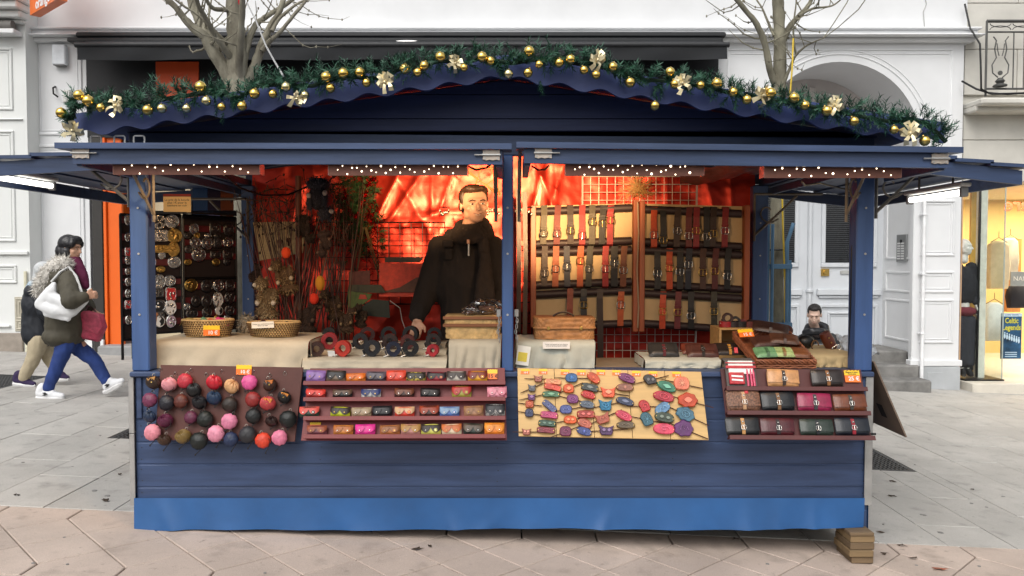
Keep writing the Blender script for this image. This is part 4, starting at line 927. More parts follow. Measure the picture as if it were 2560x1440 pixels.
# ================================================================ garland, baubles, bows
GP = [(188,335),(178,300),(188,262),(240,255),(330,262),(420,243),(520,228),(600,240),(640,212),(700,208),(780,212),(860,188),(940,193),(1000,170),(1050,165),(1100,148),(1160,155),(1200,143),(1280,155),(1340,146),(1420,146),(1480,152),(1540,175),(1600,196),(1680,200),(1760,214),(1830,230),(1900,244),(1980,254),(2060,270),(2150,288),(2230,302),(2300,300),(2345,330),(2365,352)]
YGA = -.42
gpts = [P(a, c+3, YGA) for a, c in GP]
gl = thing('garland', 'thick green tinsel pine garland along the stall gable', 'garland', (0, YGA, gpts[0].z))
b = MB(); b.tube(gpts, .010, 6); b.build('wire_core', mat('garland_core', (.01,.03,.015), .8), gl, smooth=True)
NEED = mat('garland_needles', (.034,.118,.070), .55, var=.6, vs_=30, bump=0, rnd=0)
def sprig(b, p, d, L, nn, nl, w=.0022):
    d = Vector(d).normalized(); a = d.orthogonal().normalized(); c = d.cross(a)
    for k in range(nn):
        t = (k+.5)/nn; an = k*2.4+random.uniform(-.4,.4); q = p+d*(L*t)
        nd = (d*random.uniform(.5,1.1)+(a*math.cos(an)+c*math.sin(an))).normalized(); l = nl*random.uniform(.7,1.2)
        s_ = nd.cross(d+Vector((.01,.02,.03))).normalized()*w
        b.add([q-s_, q+s_, q+nd*l*.6+s_*.8, q+nd*l], [(0,1,2),(0,2,3)])
def along(pts, n):
    seg = [(pts[i+1]-pts[i]).length for i in range(len(pts)-1)]; tot = sum(seg); out = []
    for k in range(n):
        s_ = tot*(k+random.random())/n; i = 0
        while i < len(seg)-1 and s_ > seg[i]: s_ -= seg[i]; i += 1
        out.append((pts[i].lerp(pts[i+1], s_/seg[i]), (pts[i+1]-pts[i]).normalized()))
    return out
b = MB()
for p, t in along(gpts, 760):
    big = noise.noise(p*7.0); an = random.uniform(0, 6.28); d = Vector((0,math.cos(an)*.9,math.sin(an)))+t*random.uniform(-.7,.7)
    if d.y > .3: d.y *= -.5
    L = .045+.035*max(0,big+.3)+(random.random() < .12)*.03; sprig(b, p+Vector((0,random.uniform(-.03,.02),random.uniform(-.014,.024))), d+Vector((0,0,.35)), L, 24, .031, .0026)
stuff(b.build('pine_needles', NEED, gl))
for (a, c) in ((1638,215),(1640,232),(1350,200),(1355,210),(560,280),(545,262),(2010,285)):
    b = MB(); p = P(a, c, YGA+.02); sprig(b, p, (random.uniform(-.3,.3),-.2,-1), .05, 26, .028); stuff(b.build('pine_needles', NEED, gl))
GOLD = mat('gold_bauble', (.95,.66,.17), .10, 1., var=.04, bump=0); CHAM = mat('champagne_bauble', (.88,.78,.42), .16, 1., var=.04, bump=0)
BB = [(153,282,13),(197,238,13),(220,252,14),(252,269,11),(369,275,13),(405,271,12),(467,271,11),(501,217,14),(516,252,12),(554,267,10),(605,265,12),(636,234,13),(682,235,11),(715,217,12),(762,238,11),(815,192,13),(826,220,12),(858,183,13),(899,181,13),(916,207,11),(1012,172,13),(1044,181,11),(1061,164,12),(1101,142,13),(1160,169,10),(1205,142,13),(1226,152,11),(1271,185,12),(1320,182,12),(1323,128,13),(1348,161,10),(1398,157,12),(1426,148,12),(1460,175,11),(1490,187,11),(1532,167,12),(1575,206,13),(1637,264,12),(1675,180,12),(1687,210,12),(1751,213,11),(1792,208,13),(1833,230,12),(1867,249,12),(1927,232,13),(1985,244,13),(2012,263,12),(2067,277,13),(2135,303,12),(2235,324,11),(2312,352,13)]
PALE = {5,6,8,13,14,27}
for i, (x, y, r_) in enumerate(BB):
    Yb_ = -.49+random.uniform(-.02,.02); c = P(x, y, Yb_); rm = r_/S(Yb_)
    col = 'pale champagne' if i in PALE else 'shiny gold'
    t = thing('bauble', '%s bauble on the garland, %s from its left end' % (col, ordn(i+1)), 'bauble', c-Vector((0,0,rm)), 'baubles on the garland')
    b = MB(); b.ell(c, rm, 20, 14); b.build('ball', CHAM if i in PALE else GOLD, t, smooth=True)
    b = MB(); tp = c+Vector((random.uniform(-.3,.3)*rm,.35*rm,.92*rm)); b.tube([c+(tp-c)*.9, c+(tp-c)*1.18], rm*.2, 8); b.build('cap', BRASS, t)
RIB = mat('gold_ribbon', (.76,.66,.42), .35, .55, var=.2, vs_=30, bump=.3, bs=120)
def bow(px, py, rot, sz, lab):
    Yb_ = -.50; c = P(px, py, Yb_); t = thing('ribbon_bow', lab, 'bow', c-Vector((0,0,sz)), 'gold bows on the garland')
    M = Matrix.Translation(c) @ Matrix.Rotation(R(rot+random.uniform(-25,25)), 4, 'Y') @ Matrix.Rotation(R(random.uniform(-30,30)), 4, 'Z') @ Matrix.Scale(sz/.064, 4) @ Matrix.Diagonal((random.uniform(.8,1.15),1.2,random.uniform(.8,1.15),1))
    def strip(pts, w0, w1, tw=0.):
        q = MB(M); n = len(pts)
        V = []; F = []
        for k, p in enumerate(pts):
            p = Vector(p); d = (Vector(pts[min(k+1,n-1)])-Vector(pts[max(k-1,0)])).normalized(); w = w0+(w1-w0)*k/(n-1)
            s_ = d.cross(Vector((math.sin(tw*k),-math.cos(tw*k),0))).normalized()*w/2; V += [p-s_, p+s_]
        V += [v+Vector((0,.0012,0)) for v in V]
        m = 2*n
        for k in range(n-1): F += [(2*k,2*k+1,2*k+3,2*k+2),(m+2*k,m+2*k+2,m+2*k+3,m+2*k+1)]
        q.add(V, F); return q
    rj = lambda: random.uniform(-.016,.016)
    for sx in (-1, 1):
        lp = [(0,0,0),(sx*.018,-.012,.012+rj()),(sx*.038,-.016,.018+rj()),(sx*.047,-.004,.008),(sx*.036,.008,.000),(sx*.016,.004,.0),(0,0,0)]
        strip(lp, .014, .030, .12*sx).build('loop', RIB, t, smooth=True)
        lp = [(0,0,0),(sx*.012,-.014,.02),(sx*.022+rj(),-.014,.038),(sx*.012,-.002,.048),(sx*.0,.006,.03),(0,0,0)]
        strip(lp, .012, .022, -.15*sx).build('loop', RIB, t, smooth=True)
        lp = [(0,0,0),(sx*.012+rj(),-.008,-.016),(sx*.020,-.012+rj(),-.034),(sx*.026+rj(),-.006,-.052)]
        strip(lp, .010, .026, .1*sx).build('tail', RIB, t, smooth=True)
    b = MB(M); b.ell((0,-.006,0), (.008,.008,.009), 8, 6); b.build('knot', RIB, t, smooth=True)
for i, (x, y, ro, s_) in enumerate(((180,326,10,.055),(289,266,25,.060),(742,247,80,.052),(963,206,-8,.062),(1138,158,20,.050),(1492,150,0,.056),(1706,208,-20,.060),(1906,238,55,.056),(2086,264,15,.062),(2275,334,25,.060))):
    bow(x, y, ro, s_, 'gold ribbon bow on the garland, %s from its left end' % ordn(i+1))
# ================================================================ lamp boxes and tube lamps
COPPER = mat('brown_lamp_box', (.16,.062,.042), .5, .35, var=.25, vs_=12, bump=.15)
WARM = (1.0,.60,.29)
LB = [(283,648,402,437,'leftmost'),(821,1168,404,439,'second from left'),(1414,1760,403,440,'third from left'),(1911,2254,407,445,'rightmost')]
YX = -.555
def spot(name, loc, tgt, power, size, parent, blend=.6, ang=80, col=WARM):
    l = bpy.data.lights.new(name, 'SPOT'); l.energy = power; l.color = col; l.spot_size = R(ang); l.spot_blend = blend; l.shadow_soft_size = size
    o = bpy.data.objects.new(name, l); COL.objects.link(o); o.parent = parent; o.location = Vector(loc)-ORG[parent]
    o.rotation_euler = (Vector(loc)-Vector(tgt)).to_track_quat('Z','Y').to_euler(); return o
for i, (xa_, xb_, ya, yb2, w) in enumerate(LB):
    a, c = P(xa_, yb2, YX), P(xb_, ya, YX); t = thing('lamp_box', 'brown perforated lamp box under the front flap, %s of four' % w, 'lamp box', ((a.x+c.x)/2, YX, a.z), 'perforated lamp boxes under the flap')
    tilt = 0
    b = MB(); b.box((a.x, YX, a.z), (c.x, YX+.003, c.z), .0); b.box((a.x, YX+.0035, c.z-.003), (c.x, YX+.07, c.z), 0); b.build('casing', COPPER, t)
    for xx in (a.x-.002, c.x+.0005):
        b = MB(); b.box((xx, YX+.001, a.z+.003), (xx+.0015, YX+.07, c.z+.001)); b.build('end_cap', mat('lit_end_cap', (.45,.24,.2), .45, .3), t)  # the pinkish light on the caps is put into their colour
    b = MB(); n = 26 if i in (1,2) else 17; h = c.z-a.z
    for k in range(n):
        u = (k+.5)/n; x = a.x+(c.x-a.x)*(.05+.9*u); z = a.z+h*(.45+.28*math.sin(k*2.3)+random.uniform(-.1,.1)); r_ = random.choice([.0028,.0036,.0036,.0048,.0062 if k % 4 == 0 else .004])*(.85 if i in (1,2) else .8)
        b.lathe([(r_,-.0015),(r_,0)], 8, (x, YX, z), 'y')
    stuff(b.build('lit_holes', emis('lamp_hole_glow', (1.0,.80,.55), 5.0), t))
    ctr = Vector(((a.x+c.x)/2, YX+.06, (a.z+c.z)/2))
    if i == 0: spot('bulb', ctr, (ctr.x-.30, .55, 1.25), 26, .05, t, .4, 92)
    if i == 1: spot('bulb', Vector((a.x+.22, YX+.09, ctr.z)), (P(1110,450,1.7)), 310, .03, t, .8, 44); spot('bulb', ctr, (ctr.x-.1, .45, .9), 9, .05, t, .8, 100)
    if i == 2: spot('bulb', Vector((a.x+.02, YX+.09, ctr.z)), (P(1375,450,1.7)), 430, .03, t, .75, 50); spot('bulb', ctr, (ctr.x+.05, 1.3, 1.15), 36, .05, t, .8, 110)
    if i == 3: spot('bulb', ctr, (ctr.x-.15, .8, .9), 10, .05, t, .8, 110)
TUBE = emis('tube_glow', (1.0,.97,.90), 3.5)
def tubelamp(x, y0, y1, z, dz, label):
    t = thing('tube_lamp', label, 'lamp', (x, (y0+y1)/2, z)); 
    b = MB(); b.box((x-.03, y0-.03, z+.028), (x+.03, y1+.03, z+.052), .006); b.build('housing', mat('lamp_housing', (.62,.62,.6), .45), t)
    for yy in (y0-.02, y1-.005):
        b = MB(); b.box((x-.02, yy, z-.026), (x+.02, yy+.025, z+.027), .005); b.build('tube_holder', mat('holder_grey', (.25,.25,.25), .5), t)
    b = MB(); b.tube([(x,y0+.006,z),(x,y1-.006,z)], .016, 14); b.build('tube', TUBE, t, smooth=True)
    for yy in (y0+.1, y1-.1): b = MB(); b.tube([(x,yy,z+.05),(x,yy,z+.1+dz)], .006, 6); b.build('hanger_rod', IRON, t)
tubelamp(2.46, .06, .62, 1.862, .03, 'lit white tube lamp under the right side flap'); tubelamp(-2.70, .02, .60, 1.945, 0, 'lit white tube lamp under the left side flap')
# red foil lining
RIDG = [(.245,.30,.30,.06,.016,.02),(.262,.34,.34,.10,.014,.02),(.30,.33,.36,.30,.012,.02),(.29,.12,.35,.36,.012,.03),(.42,.02,.37,.30,.014,.02),(.44,.30,.37,.42,.010,.02),(.56,.05,.60,.30,.016,.02),(.585,.02,.555,.33,.012,.015),(.62,.08,.59,.28,.012,.02),(.10,.10,.06,.40,.012,.03),(.15,.30,.07,.45,.012,.03),(.90,.05,.93,.30,.014,.03),(.95,.02,.96,.4,.014,.02),(.50,.35,.47,.75,.012,.02),(.33,.55,.25,.80,.010,.03),(.70,.70,.78,.95,.010,.03)]
def foil(u, v):
    p = P(628+1262*u, 380+560*v, DEP-.05); w_ = noise.noise(Vector((u*5, v*2.4, 1)))
    d = .022*noise.noise(Vector((u*7, v*3.2, 3)))+.009*noise.noise(Vector((u*17, v*8, 6)))+.0022*noise.noise(Vector((u*60, v*28, 9)))+.0016*(1-abs(noise.noise(Vector((u*46, v*22+w_, 2)))))**3
    for (a, c, e, f, h, w) in RIDG:      # pressed folds running across the sheet
        dx, dz = (e-a)*2.25, f-c; px_, pz = (u-a)*2.25, v-c; L2 = dx*dx+dz*dz; t = max(0., min(1., (px_*dx+pz*dz)/L2)); r2 = (px_-t*dx)**2+(pz-t*dz)**2
        if r2 < .02: d += h*math.exp(-math.sqrt(r2)/w)
    for c in (.355,.60,.82,.12): d += .006*math.exp(-abs(u-c-.004*math.sin(v*9))/.006)     # storage creases
    for c in (.29,.62): d += .005*math.exp(-abs(v-c-.01*w_)/.012)
    zt_f = min(P(1250,330,DEP-.05).z, rtop(p.x)-.06); zb_f = P(1250,940,DEP-.05).z
    return Vector((p.x, DEP-.03-d, zt_f+(zb_f-zt_f)*v))
b = MB(); b.grid(foil, 260, 100)
tag(b.build('red_foil', mat('red_foil', (.56,.034,.016), .34, .75, var=.25, vs_=4, bump=.2, bs=40, coat=.35), smooth=True), 'crinkled shiny red foil lining the back wall of stall', 'foil sheet')
# ================================================================ goods: shared builders
DKS = mat('dull_ring', (.33,.30,.26), .35, 1., var=.3, vs_=60)
def pillow(b, w, h, d, n=8, e=4., p=.5, back=0.):
    def fn(u, v):
        x, z = 2*u-1, 2*v-1; k = max(0, (1-abs(x)**e)*(1-abs(z)**e))**p
        return Vector((x*w/2*(1-.05*z*z), -d*k, z*h/2*(1-.05*x*x)))
    b.grid(fn, n, n); b.grid(lambda u, v: Vector(((2*u-1)*w/2*(1-.05*(2*v-1)**2), back*max(0,(1-abs(2*u-1)**e)*(1-abs(2*v-1)**e))**p, (2*v-1)*h/2*(1-.05*(2*u-1)**2))), n, n); return b
def ribbon(b, pts, wdir, w, t=.003):
    pts = [Vector(p) for p in pts]; wd = Vector(wdir).normalized()*w/2; V = []; F = []; n = len(pts)
    for k, p in enumerate(pts):
        d = pts[min(k+1,n-1)]-pts[max(k-1,0)]; nn = d.cross(wd).normalized()*t/2
        V += [p-wd+nn, p+wd+nn, p+wd-nn, p-wd-nn]
    for k in range(n-1):
        for j in range(4): F.append((4*k+j, 4*k+(j+1)%4, 4*k+4+(j+1)%4, 4*k+4+j))
    F += [(0,3,2,1), (4*n-4,4*n-3,4*n-2,4*n-1)]; b.add(V, F); return b
def rring(b, M, w, h, r, seg=16, e=4.):
    o = MB(M @ Matrix()); pts = [M @ Vector((x,0,z)) for x, z in ngon(w,h,seg,e)]
    b.tube(pts, r, 6, closed=True); return b
class Board:
    def __init__(s, tl, tr, bl, br, yt, yb):
        a, c, d, e = P(*tl,yt), P(*tr,yt), P(*bl,yb), P(*br,yb); s.o = d; s.M = frame(d, e-d, (a+c)/2-(d+e)/2); s.n = s.M.to_3x3() @ Vector((0,1,0)); s.Mi = s.M.inverted()
        s.w = (e-d).length; s.h = ((a+c)/2-(d+e)/2).length; s.wt = (c-a).length; s.pm = FPX/((s.o+s.M.to_3x3()@Vector((s.w/2,0,s.h/2))-CAM).y)
        s.tlx = (s.Mi@a).x
    def at(s, px, py, dep=0.): q = s.Mi @ hit(px, py, s.o - s.n*dep, s.n); return s.M @ Matrix.Translation((q.x, -dep, q.z))
    def loc(s, px, py): return s.Mi @ hit(px, py, s.o, s.n)
TAGO = mat('tag_orange', (.85,.18,.02), .5, bump=0); TAGY = mat('tag_yellow', (.90,.58,.02), .5, bump=0); TAGR = mat('tag_red', (.75,.10,.05), .5, bump=0); WHT = mat('print_white', (.85,.85,.85), .6, bump=0); BLK = mat('print_black', (.015,.015,.015), .6, bump=0)
def pricetag(M, w, h, txt, label, ts=None, tcol=None, top='', grp='price tags'):
    t = thing('price_tag', label, 'price tag', M.translation, grp)
    b = MB(M); b.box((-w/2,-.0016,-h/2),(w/2,0,h*.08)); b.build('card', TAGO, t)
    b = MB(M); n = 9; b.prism([(-w/2,h*.08),(w/2,h*.08)]+[(w/2-w*k/n, h/2-(.06*h if k % 2 else 0)) for k in range(n+1)], -.0016, 0); b.build('card_top', TAGY, t)
    if txt: textmesh(txt, ts or h*.5, M @ Matrix.Translation((w*.08,-.0022,-h*.22)), 'price', tcol or WHT, t, .0003, bold=h*.008)
    if top: textmesh(top, h*.16, M @ Matrix.Translation((0,-.0022,h*.25)), 'caption', BLK, t, .0002, bold=.0003)
    return t
ROWN = ['top','second','third','bottom']
# ---------------------------------------------------------------- brown board of drawstring pouches
B1 = Board((390,914),(752,919),(388,1100),(738,1104),-.035,-.085)
bd = thing('pouch_board', 'brown hardboard panel hung with round drawstring pouches', 'display board', B1.o)
b = MB(B1.M); b.prism([(0,0),(B1.w,0),(B1.w+.03,B1.h),(.01,B1.h+.005)], -.008, 0, .002); b.build('panel', mat('brown_leather_board', (.105,.035,.027), .55, var=.2, vs_=4, bump=.15, bs=90), bd)
PO = [[(222,290,95,'33241c','dark brown','flap','b98a4a'),(430,315,95,'d9929b','dusty rose','shell',0),(630,270,98,'b42f3f','crimson','round',0),(745,390,95,'16181a','black','shell',0),(1005,290,100,'bf2333','glossy red','shell',0),(1230,340,98,'d8a878','peach','shell',0),(1458,287,100,'e05b9b','hot pink','round',0),(1725,320,88,'3d241b','brown','flap','c9722c'),(1905,480,88,'15171a','black','flap','d6862f')],
      [(178,515,95,'6f3050','purple','round',0),(393,550,100,'1b1c26','blue black','round',0),(580,530,92,'5b2b22','chestnut','round',0),(820,550,92,'14151b','black','shell',0),(1005,490,95,'1f3450','navy','shell',0),(1205,570,100,'2a211c','grey brown','round',0),(1503,505,98,'8d2a28','brick red','round',0),(1695,560,100,'bf4548','red','flap','d78a2c')],
      [(175,730,82,'20304a','dark blue','shell',0),(380,780,95,'5d2240','plum','shell',0),(705,740,84,'5f2742','mauve','round',0),(890,760,105,'131a17','black','round',0),(1200,790,103,'d77f9e','pink','round',0),(1510,720,100,'171a1b','black','round',0),(1745,790,80,'2c1a18','brown','shell',0),(1955,760,112,'101514','black','round',0)],
      [(212,930,105,'dd8a98','pink','round',0),(365,1030,82,'402a1e','dark brown','shell',0),(610,985,98,'7c6537','olive tan','shell',0),(810,1040,112,'141a18','black','round',0),(1028,948,108,'df8fa6','pink','round',0),(1220,1020,95,'22304f','navy','round',0),(1435,960,110,'2b2b2f','charcoal','round',0),(1632,1033,100,'d6432a','orange red','round',0),(1845,1000,100,'dc7b98','pink','round',0)]]
for ri, row in enumerate(PO):
    for ci, (x, y, r_, col, cn_, kind, fl) in enumerate(sorted(row)):
        px, py = 340+x/5.143, 900+y/5.143; rm = r_/5.143/B1.pm; M = B1.at(px, py, .012+rm*.62)
        t = thing('drawstring_pouch', '%s leather pouch on brown board, %s row, %s from left' % (cn_, ROWN[ri], ordn(ci+1)), 'pouch', M.translation-Vector((0,0,rm)), 'drawstring pouches on the brown board')
        lm = leather(col, .38 if kind == 'shell' else .5); b = MB(M); k = random.uniform(-40,40); np_ = random.choice([9,10,12])
        if kind == 'round':
            rot = Matrix.Rotation(R(k),4,'Y') @ Matrix.Rotation(R(90),4,'X'); ph0 = random.random()*6
            b.ell((0,0,0), (rm,rm,rm*.72), 36, 14, rot, lambda th, ph: 1+.035*math.cos(np_*ph+ph0)*math.sin(th)**3+(-.10*math.exp(-((math.pi-th)/.5)**2))+.02*math.sin(3*ph+ph0))
        else:
            rot = Matrix.Rotation(R(k),4,'Y') @ Matrix.Rotation(R(random.uniform(25,50)),4,'X')
            b.ell((0,0,0), (rm*1.02,rm*.74,rm*.98), 40, 16, rot, lambda th, ph: 1+.13*math.cos(np_*ph)*math.exp(-(th/1.0)**2)*min(1,th*3)-.22*math.exp(-(th/.28)**2))
        b.build('pouch_body', lm, t, smooth=60)
        if kind == 'flap':
            q = MB(rotY(M, random.uniform(-25,25)) @ Matrix.Translation((rm*.1,-rm*.62,rm*.35))); q.prism([(-rm*.6,rm*.35),(-rm*.45,-.1*rm),(0,-rm*.5),(rm*.45,-.1*rm),(rm*.6,rm*.35)][::1], -.004, .004, .002); q.build('flap', leather(fl), t); q = MB(M); q.lathe([(.004,-.003),(.005,0)],8,(rm*.1,-rm*.75,rm*.08),'y'); q.build('snap', BRASS, t)
        q = MB(M); a0 = random.uniform(-.5,.5); dn_ = 1.55 if ri == 3 else 1.15
        q.tube([(rm*.2,-rm*.3,rm*.75),(rm*(.8+a0*.2),-rm*.35,rm*.2),(rm*(.75+a0*.3),-rm*.2,-rm*.6),(rm*a0,-.01,-rm*dn_)], .0022, 5); q.ell((rm*a0,-.01,-rm*dn_), (.004,.004,.006), 6, 5); q.build('drawstring', TWINE, t, smooth=True)
        q = MB(M); rx = random.uniform(-.5,.5)*rm; q.tube([(rx+.007*math.cos(a*.5236), .004*math.sin(a*.5236)-.002, rm*1.02+.008*math.sin(a*.5236)) for a in range(12)], .0011, 5, closed=True); q.build('key_ring', DKS, t, smooth=True)
for i, (x, y) in enumerate(((315,125),(505,185),(708,140),(905,195),(1105,155),(1310,205),(1520,160),(1720,200),(1915,175))):
    M = B1.at(340+x/5.143, 900+y/5.143, .010); b = MB(M); b.tube([(.009*math.cos(a*.5236), -.003*math.sin(a*.5236), .010*math.sin(a*.5236)) for a in range(12)], .0014, 5, closed=True); b.tube([(0,.004,.01),(0,-.006,.012)], .0018, 5); tag(b.build('hanging_ring', SILVER, smooth=True), 'small metal ring on the top edge of brown board, %s from left' % ordn(i+1), 'ring', 'metal rings on the brown board')
pricetag(B1.at(340+1388/5.143, 900+125/5.143, .012), .080, .052, '10 €', 'orange price tag reading 10 euro on the brown pouch board')
# ---------------------------------------------------------------- red rack of coin purses
B2 = Board((776,921),(1262,921),(753,1102),(1267,1101),-.03,-.19)
RED = mat('dark_red_rack', (.165,.022,.022), .55, var=.2, vs_=4, bump=.15, bs=60)
rk = thing('coin_purse_rack', 'dark red slanted rack with four ledges of coin purses', 'display rack', B2.o)
b = MB(B2.M); b.prism([(0,0),(B2.w,0),(B2.tlx+B2.wt,B2.h),(B2.tlx,B2.h)], -.006, 0, .001); b.build('panel', RED, rk)
LED2 = [962,1002,1049,1094]
for y in LED2:
    l, r_ = B2.loc(765,y), B2.loc(1264,y); b = MB(B2.M); b.box((l.x,-.055,l.z-.010),(r_.x,-.0065,l.z), .002); b.box((l.x,-.060,l.z-.018),(r_.x,-.0555,l.z+.004), .0015); b.build('ledge', RED, rk)
CP = [[(240,135,'8d6aa8','8d6aa8','lilac'),(475,135,'6d5b4a','1d1d20','black and taupe'),(705,175,'e07a1c','d2691a','orange'),(940,150,'3a3038','55505a','dark aubergine'),(1172,135,'d0432f','d64a34','coral red'),(1400,155,'c2a63c','29251d','yellow and black checked'),(1640,155,'8f1f2d','231a1e','crimson and black'),(1870,145,'b9b3a8','3a302c','pale grey with dark flap'),(2115,140,'d69a1f','7a2c1c','mustard with red brown flap')],
      [(240,355,'a02a24','d13a2e','red'),(550,360,'171718','5a4333','black with brown flap'),(880,355,'d9d5cf','2a3565','white striped with navy flap'),(1265,345,'3a1c16','6a3a24','brown'),(1565,345,'15181a','231b1a','plain black'),(1930,310,'9a913c','a8332c','olive yellow with red flap'),(2340,325,'a52a3a','d98a98','pink patterned')],
      [(165,560,'243a2f','cf5348','green with coral flap'),(525,560,'b5bd2a','2c221f','lime with dark flap'),(770,570,'a58c70','9c8a70','beige'),(1010,550,'15161a','1b1c20','black with white corner'),(1270,560,'cf3a2a','c7a07a','red with cream flap'),(1555,548,'3c1d18','8f3a22','dark brown with rust flap'),(1790,560,'4a6aa8','7f99b5','denim blue'),(2070,548,'a87a5c','8d6340','tan'),(2320,525,'6e6a66','26262a','grey leopard print')],
      [(255,780,'6d3a44','8d4a30','purple brown'),(560,775,'c27a34','a8622f','orange tan'),(815,765,'d8358c','d8358c','hot pink'),(1100,775,'b06a38','8d5a35','tan with brown flap'),(1340,762,'b98078','a57c44','dusty pink with tan flap'),(1575,760,'c9c45c','2f2420','pale yellow with dark flap'),(1815,760,'dcc7a8','c06a3a','cream with orange flap'),(2065,755,'26302a','5a4c40','dark green with taupe flap'),(2310,745,'df7d22','e08a30','bright orange')]]
for ri, row in enumerate(CP):
    for ci, (x, top, cb, cf, cn_) in enumerate(row):
        px = 740+x/4.6545; pt_ = 900+top/4.6545; led = LED2[ri]-1.5; w = .101; h = max(.048, (led-pt_)/B2.pm*1.0); l = B2.loc(px, led)
        M = rotY(B2.M @ Matrix.Translation((l.x, -.028, l.z+h/2+.002)), random.uniform(-3,3))
        t = thing('coin_purse', '%s coin purse on red rack, %s ledge, %s from left' % (cn_, ROWN[ri], ordn(ci+1)), 'coin purse', M.translation-Vector((0,0,h/2)), 'coin purses on the red rack')
        b = MB(M); pillow(b, w, h, .020, 8, 4, .5, .018)
        if 'leopard' in cn_: bm_ = mat('leopard_leather', (.03,.03,.03), .5, var=.1, vs_=160, col2=(.36,.34,.32), bump=.1, detail=0.)
        elif 'striped' in cn_: bm_ = mat('striped_fabric', (.75,.73,.70), .7, vs_=70, col2=(.06,.06,.07), stretch=(1,.01,.01), bump=0, detail=0.)
        elif 'checked' in cn_: bm_ = mat('checked_leather', (.62,.48,.08), .5, vs_=90, col2=(.03,.025,.02), bump=.1, detail=0.)
        elif 'patterned' in cn_: bm_ = mat('floral_leather', (.68,.30,.36), .5, vs_=60, col2=(.35,.02,.05), bump=.1, detail=0.)
        else: bm_ = leather(cb, .45)
        b.build('purse_body', bm_, t, smooth=60)
        out = [(-w*.5,h*.46),(-w*.5,h*.05)]; out = [(-w*.5, h*.47)]; n = 16
        for k in range(n+1):
            u = -1+2*k/n; out.append((u*w*.5, h*(.10-.42*abs(math.sin(math.pi*min(1,max(-1,u))*.97))**.75)))
        out.append((w*.5, h*.47))
        q = MB(M); V = []
        def dp(x_, z_): return -.0225*max(0,(1-abs(2*x_/w)**4)*(1-abs(2*z_/h)**4))**.5-.003
        V = [(x_, dp(x_*.98,z_*.98), z_) for x_, z_ in out]; V += [(v[0],v[1]+.003,v[2]) for v in V]; m = len(out)
        mid = [(x_*1, dp(x_*.98, h*.2)-.001, h*.22) for x_, z_ in out[1:-1]]
        tops = [(x_*1, -.006, h*.47) for x_, z_ in out[1:-1]]; lows = [(x_, dp(x_*.98,z_*.98), z_) for x_, z_ in out[1:-1]]
        m = len(mid); q.add(tops+mid+lows+[(a,c+.004,d) for a,c,d in lows], [(k,k+1,m+k+1,m+k) for k in range(m-1)]+[(m+k,m+k+1,2*m+k+1,2*m+k) for k in range(m-1)]+[(2*m+k,2*m+k+1,3*m+k+1,3*m+k) for k in range(m-1)])
        q.build('flap', leather(cf, .45), t, smooth=40)
        for sx in (-1, 1):
            q = MB(M); big = sx > 0 and (ci+ri) % 2 == 0; zz = -h*.14; rr = .0085 if big else .0038
            yy = dp(sx*w*.25, zz)-.001
            if big: q.lathe([(rr,-.0015),(rr,.002)], 14, (sx*w*.25,yy,zz), 'y'); q.build('button_disc', leather(cb, .45), t)
            q = MB(M); q.lathe([(.0018,-.0035),(.0038,-.002),(.0038,.001)], 10, (sx*w*.25,yy,zz), 'y'); q.build('snap', SILVER if (ri+ci) % 3 else BRASS, t)
pricetag(B2.at(740+2285/4.6545, 900+165/4.6545, .012), .052, .036*1.5, '15 €', 'orange price tag reading 15 euro at top right of the red rack', tcol=BLK)
t = pricetag(B2.at(740+225/4.6545, 900+758/4.6545, .009), .055, .03, '', 'blank yellow tag behind a purse at bottom left of the red rack')
